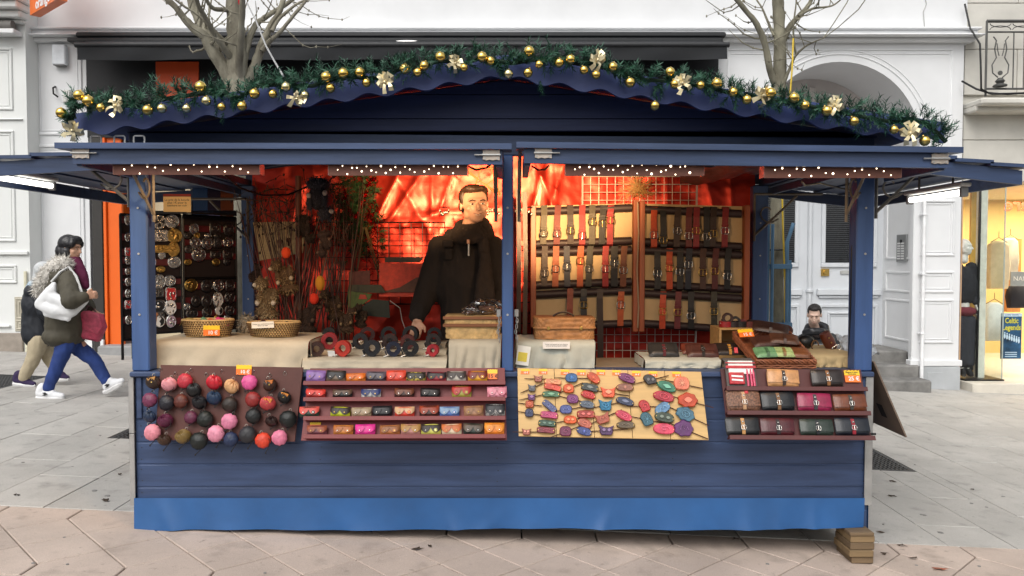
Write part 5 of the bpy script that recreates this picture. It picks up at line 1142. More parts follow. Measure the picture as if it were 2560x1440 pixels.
# ---------------------------------------------------------------- pine board of hair slides
B3 = Board((1293,922),(1752,930),(1296,1091),(1771,1101),-.03,-.16)
pb3 = thing('pine_board', 'slanted pale pine board covered with leather hair slides', 'display board', B3.o)
PINE = wood('pale_pine', (.62,.40,.16), .55, 'x', .5, .06)
n = 5
for k in range(n):
    a, c = k/n, (k+1)/n; b = MB(B3.M); xt = lambda u: B3.tlx+B3.wt*u
    b.prism([(B3.w*a+.0012,0),(B3.w*c-.0012,0),(xt(c)-.0012,B3.h),(xt(a)+.0012,B3.h)], -.012, 0, .0015); b.build('pine_plank', PINE, pb3)
HC = [(328,190,'cat','9a5a48',120,95,0,0,'dusty brown'),(250,305,'cat','5a5a60',110,100,0,25,'grey'),(245,420,'cat','5a2a5e',110,95,0,14,'purple'),(220,510,'sq','b5502c',105,90,0,-6,'rust'),(215,620,'round','2a3358',110,105,0,-8,'navy'),(180,855,'cat','a05a48',120,90,0,1,'brown pink'),
      (510,230,'bar','d98a60',220,70,-3,None,'peach'),(510,300,'bar','c8452f',225,75,-12,None,'coral'),(490,385,'bar','3f6a4a',220,75,0,None,'green'),(470,535,'bar','4a5078',210,85,-40,None,'slate blue'),(465,645,'bar','b03a68',220,85,-5,None,'magenta'),(440,750,'bar','2c4a38',220,80,-4,None,'dark green'),(425,835,'bar','7a2433',230,75,-3,None,'wine'),
      (745,180,'round','2a5a8d',155,115,0,0,'bright blue'),(710,315,'round','d2561f',140,115,0,25,'orange'),(760,445,'round','74306a',150,115,0,-12,'violet'),(675,575,'round','4a548d',155,110,0,10,'periwinkle'),(730,705,'dome','d85a1c',165,100,0,12,'vivid orange'),(670,850,'round','6d2046',150,125,0,22,'plum'),
      (1020,180,'oval','c04a26',190,110,-38,None,'burnt orange'),(975,300,'bar','343a38',220,95,-12,None,'charcoal'),(955,395,'oval','b52a28',195,95,-15,None,'scarlet'),(940,515,'oval','56606e',195,95,-8,None,'slate grey'),(925,635,'bar','9c3226',225,95,0,None,'brick'),(910,750,'oval','b05a44',190,110,-20,None,'terracotta'),(903,850,'oval','36447d',195,100,-15,None,'indigo'),
      (1205,360,'cat','dc5a34',200,140,0,-8,'large orange'),(1170,520,'cat','176a8d',180,150,0,12,'teal'),(1135,685,'cat','a8543f',200,140,18,25,'large terracotta'),(1180,835,'cat','4a2a55',200,130,0,5,'dark purple'),
      (1440,185,'oval','702a5e',225,110,-20,None,'purple and pink'),(1415,300,'oval','8a5a48',225,100,0,None,'brown with pale flower'),(1415,475,'oval','2c3550',235,100,-14,None,'dark navy'),(1400,655,'oval','c23a52',220,110,-25,None,'raspberry'),(1425,770,'oval','5c4c38',235,95,0,None,'olive brown'),
      (1730,205,'mask','2a2628',180,130,0,15,'black knotted'),(1660,535,'mask','b02428',155,150,0,0,'red knotted'),(1690,700,'mask','2a5a68',170,170,0,-10,'teal knotted'),
      (1935,290,'leaf','2f6f58',260,130,-22,None,'green leaf shaped'),(1900,415,'oval','a52838',270,130,-12,None,'crimson'),(1885,560,'oval','5f86a8',220,130,35,None,'sky blue'),(1910,675,'oval','3a4638',250,130,-10,None,'moss green'),(1905,820,'oval','d2445f',270,135,-3,None,'rose pink'),
      (2125,250,'round','d8785c',200,170,0,-12,'large salmon'),(2200,460,'lobed','b5401c',250,185,0,-15,'large rust lobed'),(2170,635,'lobed','3a6478',240,170,-20,-25,'blue green lobed'),(2150,815,'lobed','5a2860',240,200,0,-22,'purple lobed')]
STICK = wood('dark_hair_stick', (.06,.022,.014), .5, 'x')
for i, (x, y, kind, col, w, h, ro, stick, cn_) in enumerate(HC):
    px, py = 1280+x/5.02, 910+y/5.02; k = 1/5.02/B3.pm; w *= k; h *= k; M = rotY(B3.at(px, py, .016), ro)
    t = thing('hair_slide', '%s leather hair %s on pine board' % (cn_, 'pin with stick' if stick is not None else 'slide'), 'hair slide', M.translation-Vector((0,0,h/2)), 'hair slides on the pine board')
    if kind == 'oval': out = ngon(w,h,24,2.2)
    elif kind == 'leaf': out = [(w/2*math.cos(a), h/2*math.copysign(abs(math.sin(a))**1.25, math.sin(a))) for a in [2*math.pi*q/24 for q in range(24)]]
    elif kind in ('bar','sq'): out = ngon(w,h,24,4.5)
    elif kind in ('round','dome'): out = ngon(w,h,24,2.8)
    elif kind == 'mask': out = [(w/2*math.cos(a)*(1-.22*math.sin(2*a+.5)), h/2*math.sin(a)*(1+.12*math.cos(3*a))) for a in [2*math.pi*q/26 for q in range(26)]]
    elif kind == 'lobed': out = [(w/2*math.cos(a)*(1+.07*math.cos(7*a)), h/2*math.sin(a)*(1+.07*math.cos(7*a+1))) for a in [2*math.pi*q/42 for q in range(42)]]
    else: out = [(-w*.30,-h*.48),(w*.30,-h*.48),(w*.42,-h*.2),(w*.40,h*.1),(w*.50,h*.5),(w*.16,h*.26),(-w*.16,h*.26),(-w*.50,h*.5),(-w*.40,h*.1),(-w*.42,-h*.2)]
    b = MB(M); b.prism(out, -.010, -.003, .004)
    # bend the slide so it bulges off the board
    for v_i, v in enumerate(b.v):
        q = M.inverted() @ v; q.y -= .014*max(0,1-(2*q.x/w)**2); b.v[v_i] = M @ q
    b.build('leather_shape', leather(col, .4), t, smooth=35)
    M2 = M @ Matrix.Translation((0,-.0245,0)); lc = tuple(min(1,c*2.2+.12) for c in s2l(col)); em = mat('motif', lc, .5, bump=0); b = MB(M2); ew, eh = min(w*.45,.05), h*.5
    mt = i % 6
    if mt == 0: b.tube([(ew*.5*math.cos(a*.4)*(1-.05*a), 0, eh*.5*math.sin(a*.4)*(1-.05*a)) for a in range(16)], .0014, 4)
    elif mt == 1: 
        for a in range(8): b.tube([(0,0,0),(eh*.5*math.cos(a*.785),0,eh*.5*math.sin(a*.785))], .0012, 4)
    elif mt == 2: b.prism(ngon(ew*.9,eh*.8,14,1.3), -.001, .002)
    elif mt == 3:
        b.tube([(ew*.45*math.cos(a*.52),0,eh*.45*math.sin(a*.52)) for a in range(12)], .0013, 4, closed=True)
        for a in range(3): b.tube([(0,0,0),(eh*.2*math.cos(a*2.09),0,eh*.2*math.sin(a*2.09)),(eh*.4*math.cos(a*2.09+.7),0,eh*.4*math.sin(a*2.09+.7))], .0013, 4)
    elif mt == 4: b.tube([(-ew*.5,0,-eh*.2),(-ew*.25,0,eh*.3),(0,0,-eh*.1),(ew*.25,0,eh*.3),(ew*.5,0,-eh*.2)], .0014, 4)
    else:
        for sx in (-1,1): b.prism([(sx*ew*.35+a, c) for a, c in ngon(ew*.45,eh*.6,12,1.6)], -.001, .002)
    b.build('motif', em, t)
    if stick is not None:
        L = max(w*1.15, .045)*1.05+.012; Ms = rotY(M, stick-ro); b = MB(Ms); b.tube([(-L,-.006,0),(-L*.5,-.004,0)], [.0016,.0026], 6); b.tube([(L*.42,-.004,0),(L,-.006,0)], .0026, 6); b.tube([(-L*.5,-.004,0),(L*.42,-.004,0)], .0024, 6); b.build('stick', STICK, t)
    else:
        for sx in (-1,1): b = MB(M); b.lathe([(.0022,-.002),(.0028,0)], 8, (sx*w*.42,-.0135,0), 'y'); b.build('rivet', BRASS, t)
for i, (x, y) in enumerate(((165,95),(390,95),(665,103),(870,108),(1115,105),(1310,110),(1560,120),(1770,126),(2065,130))):
    pricetag(B3.at(1280+x/5.02, 910+y/5.02, .013), .044, .028, '10 €', 'small orange price tag on pine board, %s from left' % ordn(i+1), ts=.012, grp='small price tags on the pine board')
# ---------------------------------------------------------------- rack of strapped pouches at the right
B4 = Board((1800,922),(2151,925),(1820,1094),(2177,1096),-.03,-.19)
RK4 = mat('maroon_rack', (.085,.020,.019), .55, var=.25, vs_=4, bump=.2, bs=60)
rk4 = thing('pouch_rack', 'maroon slanted rack with three ledges of strapped leather pouches', 'display rack', B4.o)
b = MB(B4.M); b.prism([(0,0),(B4.w,0),(B4.tlx+B4.wt,B4.h),(B4.tlx,B4.h)], -.006, 0, .001); b.build('panel', RK4, rk4)
LED4 = [974,1034,1095]
for i, y in enumerate(LED4):
    l, r_ = B4.loc([1809,1811,1817][i],y), B4.loc([2158,2166,2177][i],y); b = MB(B4.M); b.box((l.x,-.050,l.z-.010),(r_.x,-.0065,l.z), .002); b.box((l.x,-.055,l.z-.020),(r_.x,-.0505,l.z+.003), .0015); b.build('ledge', RK4, rk4)
TP = [(0,665,712,850,315,'c4905f','3a2c26','tan'),(0,1080,712,865,315,'2a211e','8a5c34','dark brown with tan strap'),
      (1,290,912,1085,330,'7a5440','b98f6a','woven brown'),(1,615,925,1082,325,'16181c','7a5638','black with brown strap'),(1,960,940,1095,330,'8d2347','3a3a3e','magenta'),(1,1295,950,1100,325,'6d3a22','3c3a34','chestnut'),
      (2,280,1168,1312,325,'191a1c','b98a55','black with tan strap'),(2,610,1180,1325,330,'4d1c22','2a2022','burgundy'),(2,980,1188,1330,325,'2b362f','23262a','dark green'),(2,1318,1175,1335,335,'191d26','8f1f2d','blue black with red strap')]
for (ri, x, top, bot, w, col, sc, cn_) in TP:
    px = 1780+x/3.79; pt_, pb_ = 740+top/3.79, LED4[ri]-1.5; h = (pb_-pt_)/B4.pm*1.02; w = w/3.79/B4.pm*.97; l = B4.loc(px, pb_)
    M = rotY(B4.M @ Matrix.Translation((l.x,-.028,l.z+h/2+.002)), random.uniform(-2.5,2.5)); t = thing('strapped_pouch', '%s leather pouch with buckled strap on the maroon rack, %s ledge' % (cn_, ['top','middle','bottom'][ri]), 'pouch', M.translation-Vector((0,0,h/2)), 'strapped pouches on the maroon rack')
    lm = leather(col, .33) if 'woven' not in cn_ else mat('woven_leather', s2l(col), .45, var=.3, vs_=120, bump=1., bs=130, col2=(.10,.05,.03), detail=0.)
    b = MB(M); pillow(b, w, h, .018, 12, 5, .5, .018); b.build('pouch_body', lm, t, smooth=60)
    q = MB(M); V = lambda x_, z_: -.0195*max(0,(1-abs(2*x_/w)**5)*(1-abs(2*z_/h)**5))**.5-.003
    q.grid(lambda u, v: Vector(((u-.5)*w*.98, V((u-.5)*w*.95, h*(.48-.5*v)*.98), h*(.48-.78*v))), 10, 8); fl_ = q.build('flap', lm, t, smooth=60)
    q = MB(M); ribbon(q, [(0,-.004,h*.5),(0,-.018,h*.38),(0,-.024,h*.1),(0,-.024,-h*.25),(0,-.016,-h*.46)], (1,0,0), .017, .003); st_ = q.build('strap', leather(sc, .45), t)
    q = MB(M); rring(q, M @ Matrix.Translation((.001,-.028,-h*.12)), .024, .022, .0018); q = MB(); rring(q, M @ Matrix.Translation((.001,-.028,-h*.12)), .024, .022, .0018); q.tube([M@Vector((.001,-.03,-h*.12-.01)), M@Vector((.001,-.03,-h*.12+.01))], .0014, 5); q.build('buckle', SILVER, st_, smooth=True)
    q = MB(M); q.lathe([(.002,-.004),(.005,-.002),(.005,0)], 10, (0,-.0255,h*.2), 'y'); q.build('snap', SILVER, st_)
# the opened grey case with red trim, leaning at the left of the rack
M = B4.at(1851, 938, .03); t = thing('open_case', 'open grey felt case with red trim and white notebook on the maroon rack', 'case', M.translation-Vector((0,0,.09)))
k = 1/3.79/B4.pm
b = MB(M); b.box((-.078,-.012,-.09),(.078,0,.075), .003); b.build('body', cloth('5a5653'), t)
b = MB(M @ Matrix.Translation((-.002,-.004,.075)) @ Matrix.Rotation(R(-55),4,'X')); b.box((-.078,-.004,0),(.078,.004,.05), .002); b.build('flap', cloth('54504c'), t)
b = MB(M); b.box((-.064,-.022,.0),(.064,-.0125,.072), .002); b.build('notebook', paper('e9e6e0'), t)
rdm = leather('b3202c', .4)
for (a, c) in ((.030,.044),(.056,.062)): b = MB(M); b.box((-.078,-.0265,a),(.078,-.0225,c), .001); b.build('red_band', rdm, t)
b = MB(M); b.box((-.066,-.0262,-.055),(.012,-.0125,.008), .002); b.build('card_pocket', rdm, t)
for zz in (-.035,-.015): b = MB(M @ Matrix.Translation((-.027,-.028,zz)) @ Matrix.Rotation(R(4),4,'Y')); b.box((-.028,-.0005,-.004),(.03,.001,.005)); b.build('card', WHT, t)
for xx in (.03,.048,.062): b = MB(M); b.tube([(xx,-.02,-.065),(xx,-.02,.012)], .0062, 8); b.lathe([(.0045,0),(.0045,.014)], 8, (xx,-.02,.012)); b.build('pen', mat('red_pen', (.55,.03,.10), .3), t, smooth=True)
b = MB(M); b.box((-.02,-.010,.118),(.0,-.004,.15), .002); b.build('closure', rdm, t); b = MB(M); b.box((.005,-.02,-.105),(.025,-.0125,-.07), .002); b.build('closure', rdm, t)
pricetag(B4.at(1780+1328/3.79, 740+760/3.79, .015), .080, .066, '25 €', 'orange price tag reading 25 euro at top right of the maroon rack', top='Blagues à tabac\nrouleuses', ts=.03)
# ================================================================ inside the stall
LINEN = mat('linen_cloth', (.50,.44,.33), .85, var=.10, vs_=6, bump=.3, bs=120); LINENG = mat('grey_linen_cloth', (.42,.43,.37), .85, var=.10, vs_=6, bump=.3, bs=120); LINENY = mat('straw_cloth', (.50,.38,.20), .85, var=.12, vs_=6, bump=.3, bs=120)
def draped(px0, px1, pyt, yf, yb, m, label, pyb=922, z0=None, seed=0.):
    a, c = P(px0,pyt,yf), P(px1,pyt,yf); zt = a.z; zb_ = ZT+.002 if z0 is None else z0
    t = thing('draped_cloth', label, 'cloth', ((a.x+c.x)/2, yf, zb_))
    def pt(u, v):     # v: 0 back of top .. .5 front edge .. 1 hem
        x = a.x+(c.x-a.x)*u
        if v < .45: s_ = v/.45; return Vector((x, yb+(yf+.012-yb)*s_, zt+.003*noise.noise(Vector((u*6+seed,v*5,1)))))
        s_ = (v-.45)/.55; fold = .010*math.sin(u*11+seed)+.008*math.sin(u*23+seed*2+s_*2)+.010*noise.noise(Vector((u*5+seed,s_*2,4)))
        e = .012*math.exp(-(s_/.08)**2) if s_ > 0 else 0
        return Vector((x+.006*math.sin(u*17)*s_, yf-(.0 if s_ <= 0 else .010)+e-abs(fold)*s_*1.4, zt-.006-(zt-zb_-.006)*s_))
    b = MB(); b.grid(pt, 44, 22); b.build('front_and_top', m, t, smooth=50)
    for (xx, sg_) in ((a.x,-1),(c.x,1)):
        b = MB(); b.grid(lambda u, v: Vector((xx+sg_*(.004+.010*abs(math.sin(u*9+seed))*v), yf+.002+(yb-yf)*u, zt-.004-(zt-zb_-.004)*v)), 14, 6); b.build('side_drop', m, t, smooth=50)
    return zt
ZA = draped(376,772,851,.12,.60,LINEN,'beige cloth over the long table at left of the stall', seed=1.)
ZBX = draped(1122,1253,851,.10,.50,LINEN,'beige cloth over a box left of the middle post', seed=2.)
ZCX = draped(1291,1488,853,.12,.50,LINENG,'grey green cloth over a box right of the middle post', seed=3.)
Z1 = draped(757,1118,896,.09,.26,LINEN,'low front step of cream cloth under the belt coils', seed=4.)
Z2 = draped(765,1116,877,.262,.42,LINEN,'middle step of cream cloth under the belt coils', seed=5.)
Z3 = draped(775,1114,859,.422,.60,LINEN,'upper step of cream cloth under the belt coils', seed=6.)
ZD = draped(1612,1802,897,.12,.45,LINENG,'grey cloth over a low shelf under the folded wallets', seed=7.)
ZE = draped(2022,2139,884,.16,.62,LINENY,'straw coloured cloth over the right end of the counter', seed=8.)
# --- woven baskets
WICK = mat('straw_weave', (.60,.40,.17), .7, var=.35, vs_=30, bump=.5, bs=160); WICKD = mat('brown_weave', (.36,.17,.06), .6, var=.4, vs_=30, bump=.5, bs=160); SLIT = mat('weave_gap', (.10,.05,.02), .9)
def oval_basket(px0, px1, pyt, pyb, Y, label):
    c0, c1 = P(px0,pyt,Y), P(px1,pyt,Y); cx = (c0.x+c1.x)/2; w = (c1.x-c0.x)/2; zt = c0.z; zb_ = ZA+.002; d = w*.62; t = thing('coiled_basket', label, 'basket', (cx,Y,zb_))
    n = 8; b = MB(); s_ = MB()
    for k in range(n):
        f = (k+.5)/n; ww, dd = w*(.80+.20*f), d*(.78+.22*f); z = zb_+(zt-zb_)*f
        b.tube([(cx+ww*math.cos(a*.1309), Y+dd*math.sin(a*.1309), z) for a in range(48)], (zt-zb_)/n*.62, 6, closed=True)
        if 0 < k < n:
            for a in range(56):
                an = a*.1122+(k % 2)*.056; x, y = cx+(ww+.0065)*math.cos(an), Y+(dd+.0065)*math.sin(an)
                if y < Y+.02: s_.box((x-.0022,y-.004,z-.010),(x+.0022,y+.002,z-.003))
    b.build('coils', WICK, t, smooth=True); stuff(s_.build('weave_gaps', SLIT, t))
    b = MB(); b.lathe([(.001,zb_+.004),(w*.8,zb_+.004)], 24, (cx,Y,0)); 
    for i_, v in enumerate(b.v): v.y = Y+(v.y-Y)*.75
    b.build('base', WICK, t); return cx, zt, w, d
cx, zt, w, d = oval_basket(457,583,797,846,.34,'oval straw basket heaped with bright cloth puppets at left')
def scrap(x, y, z, s_, col, label):
    b = MB(); ph = random.random()*9; b.grid(lambda u, v: Vector((x+(u-.5)*s_*1.6, y+(v-.5)*s_, z+s_*.55*(1-(2*u-1)**2)*(1-.6*(2*v-1)**2)+s_*.35*noise.noise(Vector((u*3+ph,v*3,ph))))), 10, 8); return tag(b.build('cloth_scrap', cloth(col), smooth=50), label, 'cloth scrap', 'bright cloths in the straw basket')
for (px, py, s_, col, lab) in ((478,788,.06,'9a8a50','khaki cloth at the left in the straw basket'),(508,788,.06,'5f8a6a','green cloth in the straw basket'),(528,785,.07,'d0502c','orange cloth in the straw basket'),(545,786,.065,'d23a78','pink cloth in the straw basket'),(562,790,.05,'6a3a30','brown cloth at the right in the straw basket')):
    p = P(px,py,.34); scrap(p.x, .34+random.uniform(-.03,.02), zt-.03, s_, col, lab)
pricetag(Matrix.Translation(P(529,826,.34-d-.012)), .092, .058, '10 €', 'red and orange price tag reading 10 euro on the left straw basket')
cx, zt, w, d = oval_basket(620,750,803,846,.34,'oval straw basket with a paper strip on its rim, right of the first basket')
for (px, lab, col) in ((655,'brown leather piece in the second straw basket','4a2a1c'),(690,'rust leather piece in the second straw basket','7a4a2c'),(715,'dark leather piece in the second straw basket','2c1c18')): p = P(px,805,.34); scrap(p.x,.34,zt-.03,.055,col,lab)['group'] = 'leather pieces in the second basket'
ps = thing('paper_label', 'white paper strip with small print on the second straw basket', 'label', P(655,822,.2)); M = rotY(Matrix.Translation(P(657,812,.34-d-.016)), 2); b = MB(M); b.box((-.062,-.001,-.018),(.062,0,.018)); b.build('strip', paper('e8e2d4'), ps); textmesh('Toutes nos marionnettes sont\nfaites à la main', .0095, M @ Matrix.Translation((0,-.0016,0)), 'print', BLK, ps, .0002)
# plant pot hung on the left post
fp = thing('flower_pot', 'small terracotta pot hung on the inner side of the left post', 'pot', P(381,812,.12)); c = P(381,812,.12)
b = MB(); b.lathe([(.018,0),(.026,.05),(.03,.05),(.03,.065),(.026,.065),(.024,.055)], 14, c); b.build('pot', mat('terracotta', (.42,.22,.13), .8), fp, smooth=40); b = MB(); b.ell(c+Vector((0,0,.07)), (.02,.02,.03), 8, 6); b.build('plant', mat('dry_plant', (.06,.05,.03), .9), fp)
# --- buckle racks
def buckle_rack(tl, tr, bl, br, yl, yr, items, rows, label, colname, off, back=False):
    B = Board.__new__(Board); a, c, d_, e = P(*tl,yl), P(*tr,yr), P(*bl,yl), P(*br,yr); B.o = d_; B.M = frame(d_, Vector((e.x-d_.x, e.y-d_.y, 0)), (0,0,1)); B.n = B.M.to_3x3() @ Vector((0,1,0)); B.Mi = B.M.inverted(); B.w = (e-d_).length; B.h = a.z-d_.z; B.pm = FPX/(((yl+yr)/2)-CAM.y)
    t = thing('buckle_rack', label, 'display rack', (d_+e)/2)
    b = MB(B.M)
    for x in (0, B.w): b.tube([(x,0,-.12),(x,0,B.h)], .008, 6)
    for z in (0, B.h*.46, B.h): b.tube([(0,0,z),(B.w,0,z)], .010, 6)
    b.build('frame', DARKM, t)
    if True: b = MB(B.M); b.box((.006,.004,0),(B.w-.006,.010,B.h)); b.build('back_panel', mat('dark_felt', (.02,.012,.012), .9), t)
    strapm = leather('5d1a20', .5)
    for y in rows:
        z = (B.Mi @ hit((tl[0]+tr[0])/2, y, B.o, B.n)).z; q = MB(B.M); q.box((.005,-.006,z-.022),(B.w-.005,-.001,z+.018),.001); q.build('leather_strip', strapm, t)
    for i, (x, y, rw, rh, kind) in enumerate(items):
        px, py = 340+x/2.879, 400+y/2.879; M = B.at(px, py, .010); w, h = 2.3*rw/2.879/B.pm, 2.3*rh/2.879/B.pm
        mm = {'s':SILVER,'d':mat('dark_silver', (.20,.19,.18), .35, 1., var=.5, vs_=70, bump=.6, bs=200),'g':BRASS,'w':mat('white_enamel', (.8,.8,.78), .3),'l':mat('lilac_enamel', (.45,.35,.45), .35),'r':mat('red_enamel', (.6,.03,.03), .35),'k':mat('black_enamel', (.02,.02,.02), .3),'b':mat('blue_enamel', (.06,.06,.3), .35)}
        k = kind[0]; shp = kind[1]; cname = {'s':'silver','d':'dark pewter','g':'gold','w':'white enamel','l':'lilac enamel','r':'red enamel','k':'black enamel','b':'blue enamel'}[k]
        tb = thing('belt_buckle', '%s %s belt buckle on %s, %s piece along its rows' % (cname, {'o':'oval','r':'rectangular','i':'ring shaped','c':'cross','y':'two-tone'}[shp], colname, ordn(i+1+off)), 'belt buckle', M.translation-Vector((0,0,h/2)), 'belt buckles on the racks')
        q = MB(M); q.prism(ngon(w,h,22,2.0 if shp != 'r' else 5.), -.008, 0, .003); q.build('plate', mm['s'] if k in 'wlrkb' else mm[k], tb, smooth=35)
        q = MB(M)
        if k in 'wlrkb': q.prism(ngon(w*.86,h*.86,20,2.0 if shp != 'r' else 5.), -.0095, -.006); q.build('enamel', mm[k], tb); q = MB(M)
        if shp == 'i': rring(MB(), M, w*.8, h*.8, .002); q.tube([(w*.36*math.cos(a*.4),-.010,h*.36*math.sin(a*.4)) for a in range(16)], .003, 5, closed=True); q.ell((0,-.009,0),(w*.2,.004,h*.2),10,6)
        elif shp == 'c':
            for a in range(4): q.prism([(c_*math.cos(a*1.571)-s_*math.sin(a*1.571), c_*math.sin(a*1.571)+s_*math.cos(a*1.571)) for c_, s_ in ((0,0),(w*.36,-h*.16),(w*.36,h*.16))], -.012, -.007)
        elif shp == 'y': q.prism([(w*.36*math.cos(a*.3-1.57)*(1 if a < 11 else .0), h*.36*math.sin(a*.3-1.57)) for a in range(11)]+[(w*.1,h*.18),(-w*.08,0),(w*.05,-h*.18)][::1], -.0115, -.007)
        else:
            for _ in range(7): an = random.uniform(0,6.28); rr = random.uniform(.05,.32); q.ell((w*rr*math.cos(an),-.009,h*rr*math.sin(an)), (w*random.uniform(.06,.14),.004,h*random.uniform(.06,.14)), 8, 5)
            q.tube([(w*.43*math.cos(a*.314),-.009,h*.43*math.sin(a*.314)) for a in range(20)], .0016, 4, closed=True)
        q.build('relief', mm['k'] if shp in 'cy' else (mm[k] if k in 'sdg' else mm['s']), tb, smooth=40)
LI = [(165,445,43,46,'sc'),(258,440,46,46,'so'),(100,545,26,48,'si'),(175,545,52,38,'sr'),(275,545,50,45,'go'),(100,640,22,30,'so'),(185,640,48,25,'gr'),(270,643,37,48,'go'),(115,730,24,44,'bo'),(275,735,42,40,'so'),(105,865,20,35,'so'),(167,875,38,48,'so'),(245,868,36,38,'so'),(155,955,38,30,'dr'),(250,965,34,45,'rr'),(155,1055,48,40,'kr'),(247,1060,38,54,'wo'),(170,1160,34,40,'wy'),(252,1160,32,42,'lo')]
RI = [(415,495,32,38,'so'),(568,493,40,36,'dr'),(665,500,40,42,'do'),(425,595,38,38,'so'),(512,598,42,42,'si'),(585,598,28,32,'dr'),(660,592,38,35,'so'),(450,680,50,45,'so'),(570,680,38,25,'dr'),(660,680,38,30,'dr'),(395,900,45,40,'go'),(508,905,42,40,'do'),(592,903,40,40,'so'),(675,903,34,35,'dr'),(430,1013,35,35,'di'),(505,1013,38,40,'do'),(588,1005,38,52,'wo'),(672,990,38,40,'do'),(400,1105,42,30,'do'),(508,1095,35,35,'do'),(595,1085,30,32,'wy'),(670,1080,35,35,'do')]
random.seed(77)
for lst, cols_, rows_ in ((LI,(110,180,262),(500,592,688,782,822,912,1008,1108)),(RI,(372,440,508,580,650),(545,638,732,948,1050,1140))):
    for y in rows_:
        for x in cols_:
            if not any(abs(x-i_[0]) < (i_[2]+26)*.8 and abs(y-i_[1]) < (i_[3]+24)*.8 for i_ in lst): lst.append((x+random.uniform(-8,8), y+random.uniform(-4,4), random.uniform(20,28), random.uniform(19,26), random.choice(['so','dr','do','di','go','so'])))
buckle_rack((372,533),(455,533),(372,833),(455,828),.72,.86,LI,[555,590,622,655,702,733,765,803],'dark metal rack of belt buckles standing by the left post','the left buckle rack',0)
buckle_rack((462,538),(592,545),(462,830),(592,815),.90,1.22,RI,[572,607,640,714,748,782],'dark metal rack of belt buckles behind the straw baskets','the rear buckle rack',0,True)
buckle_rack((306,536),(332,535),(306,850),(332,848),.60,.66,[(-64+340*0,430,22,35,'so'),(-62,555,22,30,'so'),(-63,660,20,30,'rr'),(-60,720,22,30,'so'),(-60,800,22,26,'so'),(-60,875,22,30,'so'),(-60,960,22,30,'so'),(-62,1040,22,30,'rr'),(-58,1150,22,30,'so')],[549,592,629,650,678,704,733,761,799],'narrow dark rack of belt buckles seen left of the left post','the narrow left rack',0)
b = MB(); a, c = P(372,532,.78), P(592,527,.95); b.add([a+Vector((0,-.1,0)), P(480,530,.7), P(592,536,1.0), P(592,526,1.25), P(372,527,.95)], [(0,1,2,3,4)]); b.add([v+Vector((0,0,-.012)) for v in b.v[:5]], [(4,3,2,1,0)]); b.add(b.v[:10], [(0,5,6,1),(1,6,7,2),(2,7,8,3)]); tag(b.build('rack_shelf', DARKM), 'dark shelf board on top of the buckle racks', 'shelf')
pc = thing('price_card', 'cream price card with three printed lines above the left buckle rack', 'card', P(443,528,.7)); M = Matrix.Translation(P(443,508,.70)); b = MB(M); b.box((-.084,-.002,-.055),(.084,0,.040)); b.build('card', paper('e6c588'), pc)
b = MB(M); b.box((-.084,-.0025,.041),(.084,0,.056)); b.build('card_header', mat('dark_red_print', (.25,.03,.02), .6), pc)
textmesh('Le prix de la boucle\nplus 1€ pour la\nceinture en cuir', .019, M @ Matrix.Translation((0,-.0026,.003)), 'print', BLK, pc, .0003)
b = MB(); ca = P(478,442,1.3); 
gk = thing('blue_grey_banner', 'blue and purple fabric banner hanging at the left rear of stall', 'banner', P(520,540,1.75)); 
b.box((P(483,500,1.78).x,1.77,P(0,545,1.78).z),(P(520,500,1.78).x,1.775,P(0,440,1.78).z)); b.build('blue_part', cloth('2a4a78'), gk); b = MB(); b.box((P(521,500,1.78).x,1.766,P(0,530,1.78).z),(P(552,500,1.78).x,1.771,P(0,440,1.78).z)); b.build('purple_part', cloth('1f1430'), gk); b = MB(); b.box((P(553,500,1.78).x,1.767,P(0,560,1.78).z),(P(585,500,1.78).x,1.772,P(0,440,1.78).z)); b.build('rust_part', cloth('6d3413'), gk)
# --- stick bundle, puppets, greenery
sbn = thing('stick_bundle', 'bundle of long thin red brown willow sticks fanned behind the baskets', 'sticks', (P(740,860,.8).x,.8,.8)); WIL = [mat('willow_bark', (.06,.022,.015), .6), mat('pale_willow', (.12,.06,.035), .6)]
random.seed(21)
for i in range(84):
    px0 = random.gauss(735,30) if i % 3 else random.gauss(845,20); px1 = px0+random.uniform(-110,90) if i % 3 else px0+random.uniform(-60,70); Y0 = random.uniform(.85,1.05); Y1 = Y0+random.uniform(-.05,.35)
    p0, p1 = P(px0,850,Y0), P(px1,random.uniform(440,560),Y1); m_ = (p0+p1)/2+Vector((random.uniform(-.03,.03),0,0)); b = MB(); b.tube([p0,m_,p1], [.0038,.0032,.002], 5); b.build('stick', WIL[i % 4 == 0], sbn)
b = MB(); b.tube([P(748,850,1.0), P(746,440,1.05)], .020, 10); tag(b.build('wooden_pole', wood('red_brown_pole', (.15,.04,.018), .5, 'z'), smooth=True), 'reddish wooden pole standing among the willow sticks', 'pole')
def star(px, py, s_, Y, m, label, r=.003, n=3):
    t = thing('twig_star', label, 'star', P(px,py,Y)); c = P(px,py,Y); b = MB(); pts = [c+Vector((s_*math.sin(k*2*math.pi*2/5), 0, s_*math.cos(k*2*math.pi*2/5))) for k in range(5)]
    for j in range(n):
        for k in range(5): o = Vector((random.uniform(-.01,.01),random.uniform(-.006,.006),random.uniform(-.01,.01))); b.tube([pts[k]+o, pts[(k+1)%5]-o], r, 4)
    b.build('twigs', m, t)
db = thing('dried_branches', 'tangle of dark dried branches hanging in the left bay', 'branches', P(690,560,1.25)); b = MB(); random.seed(17)
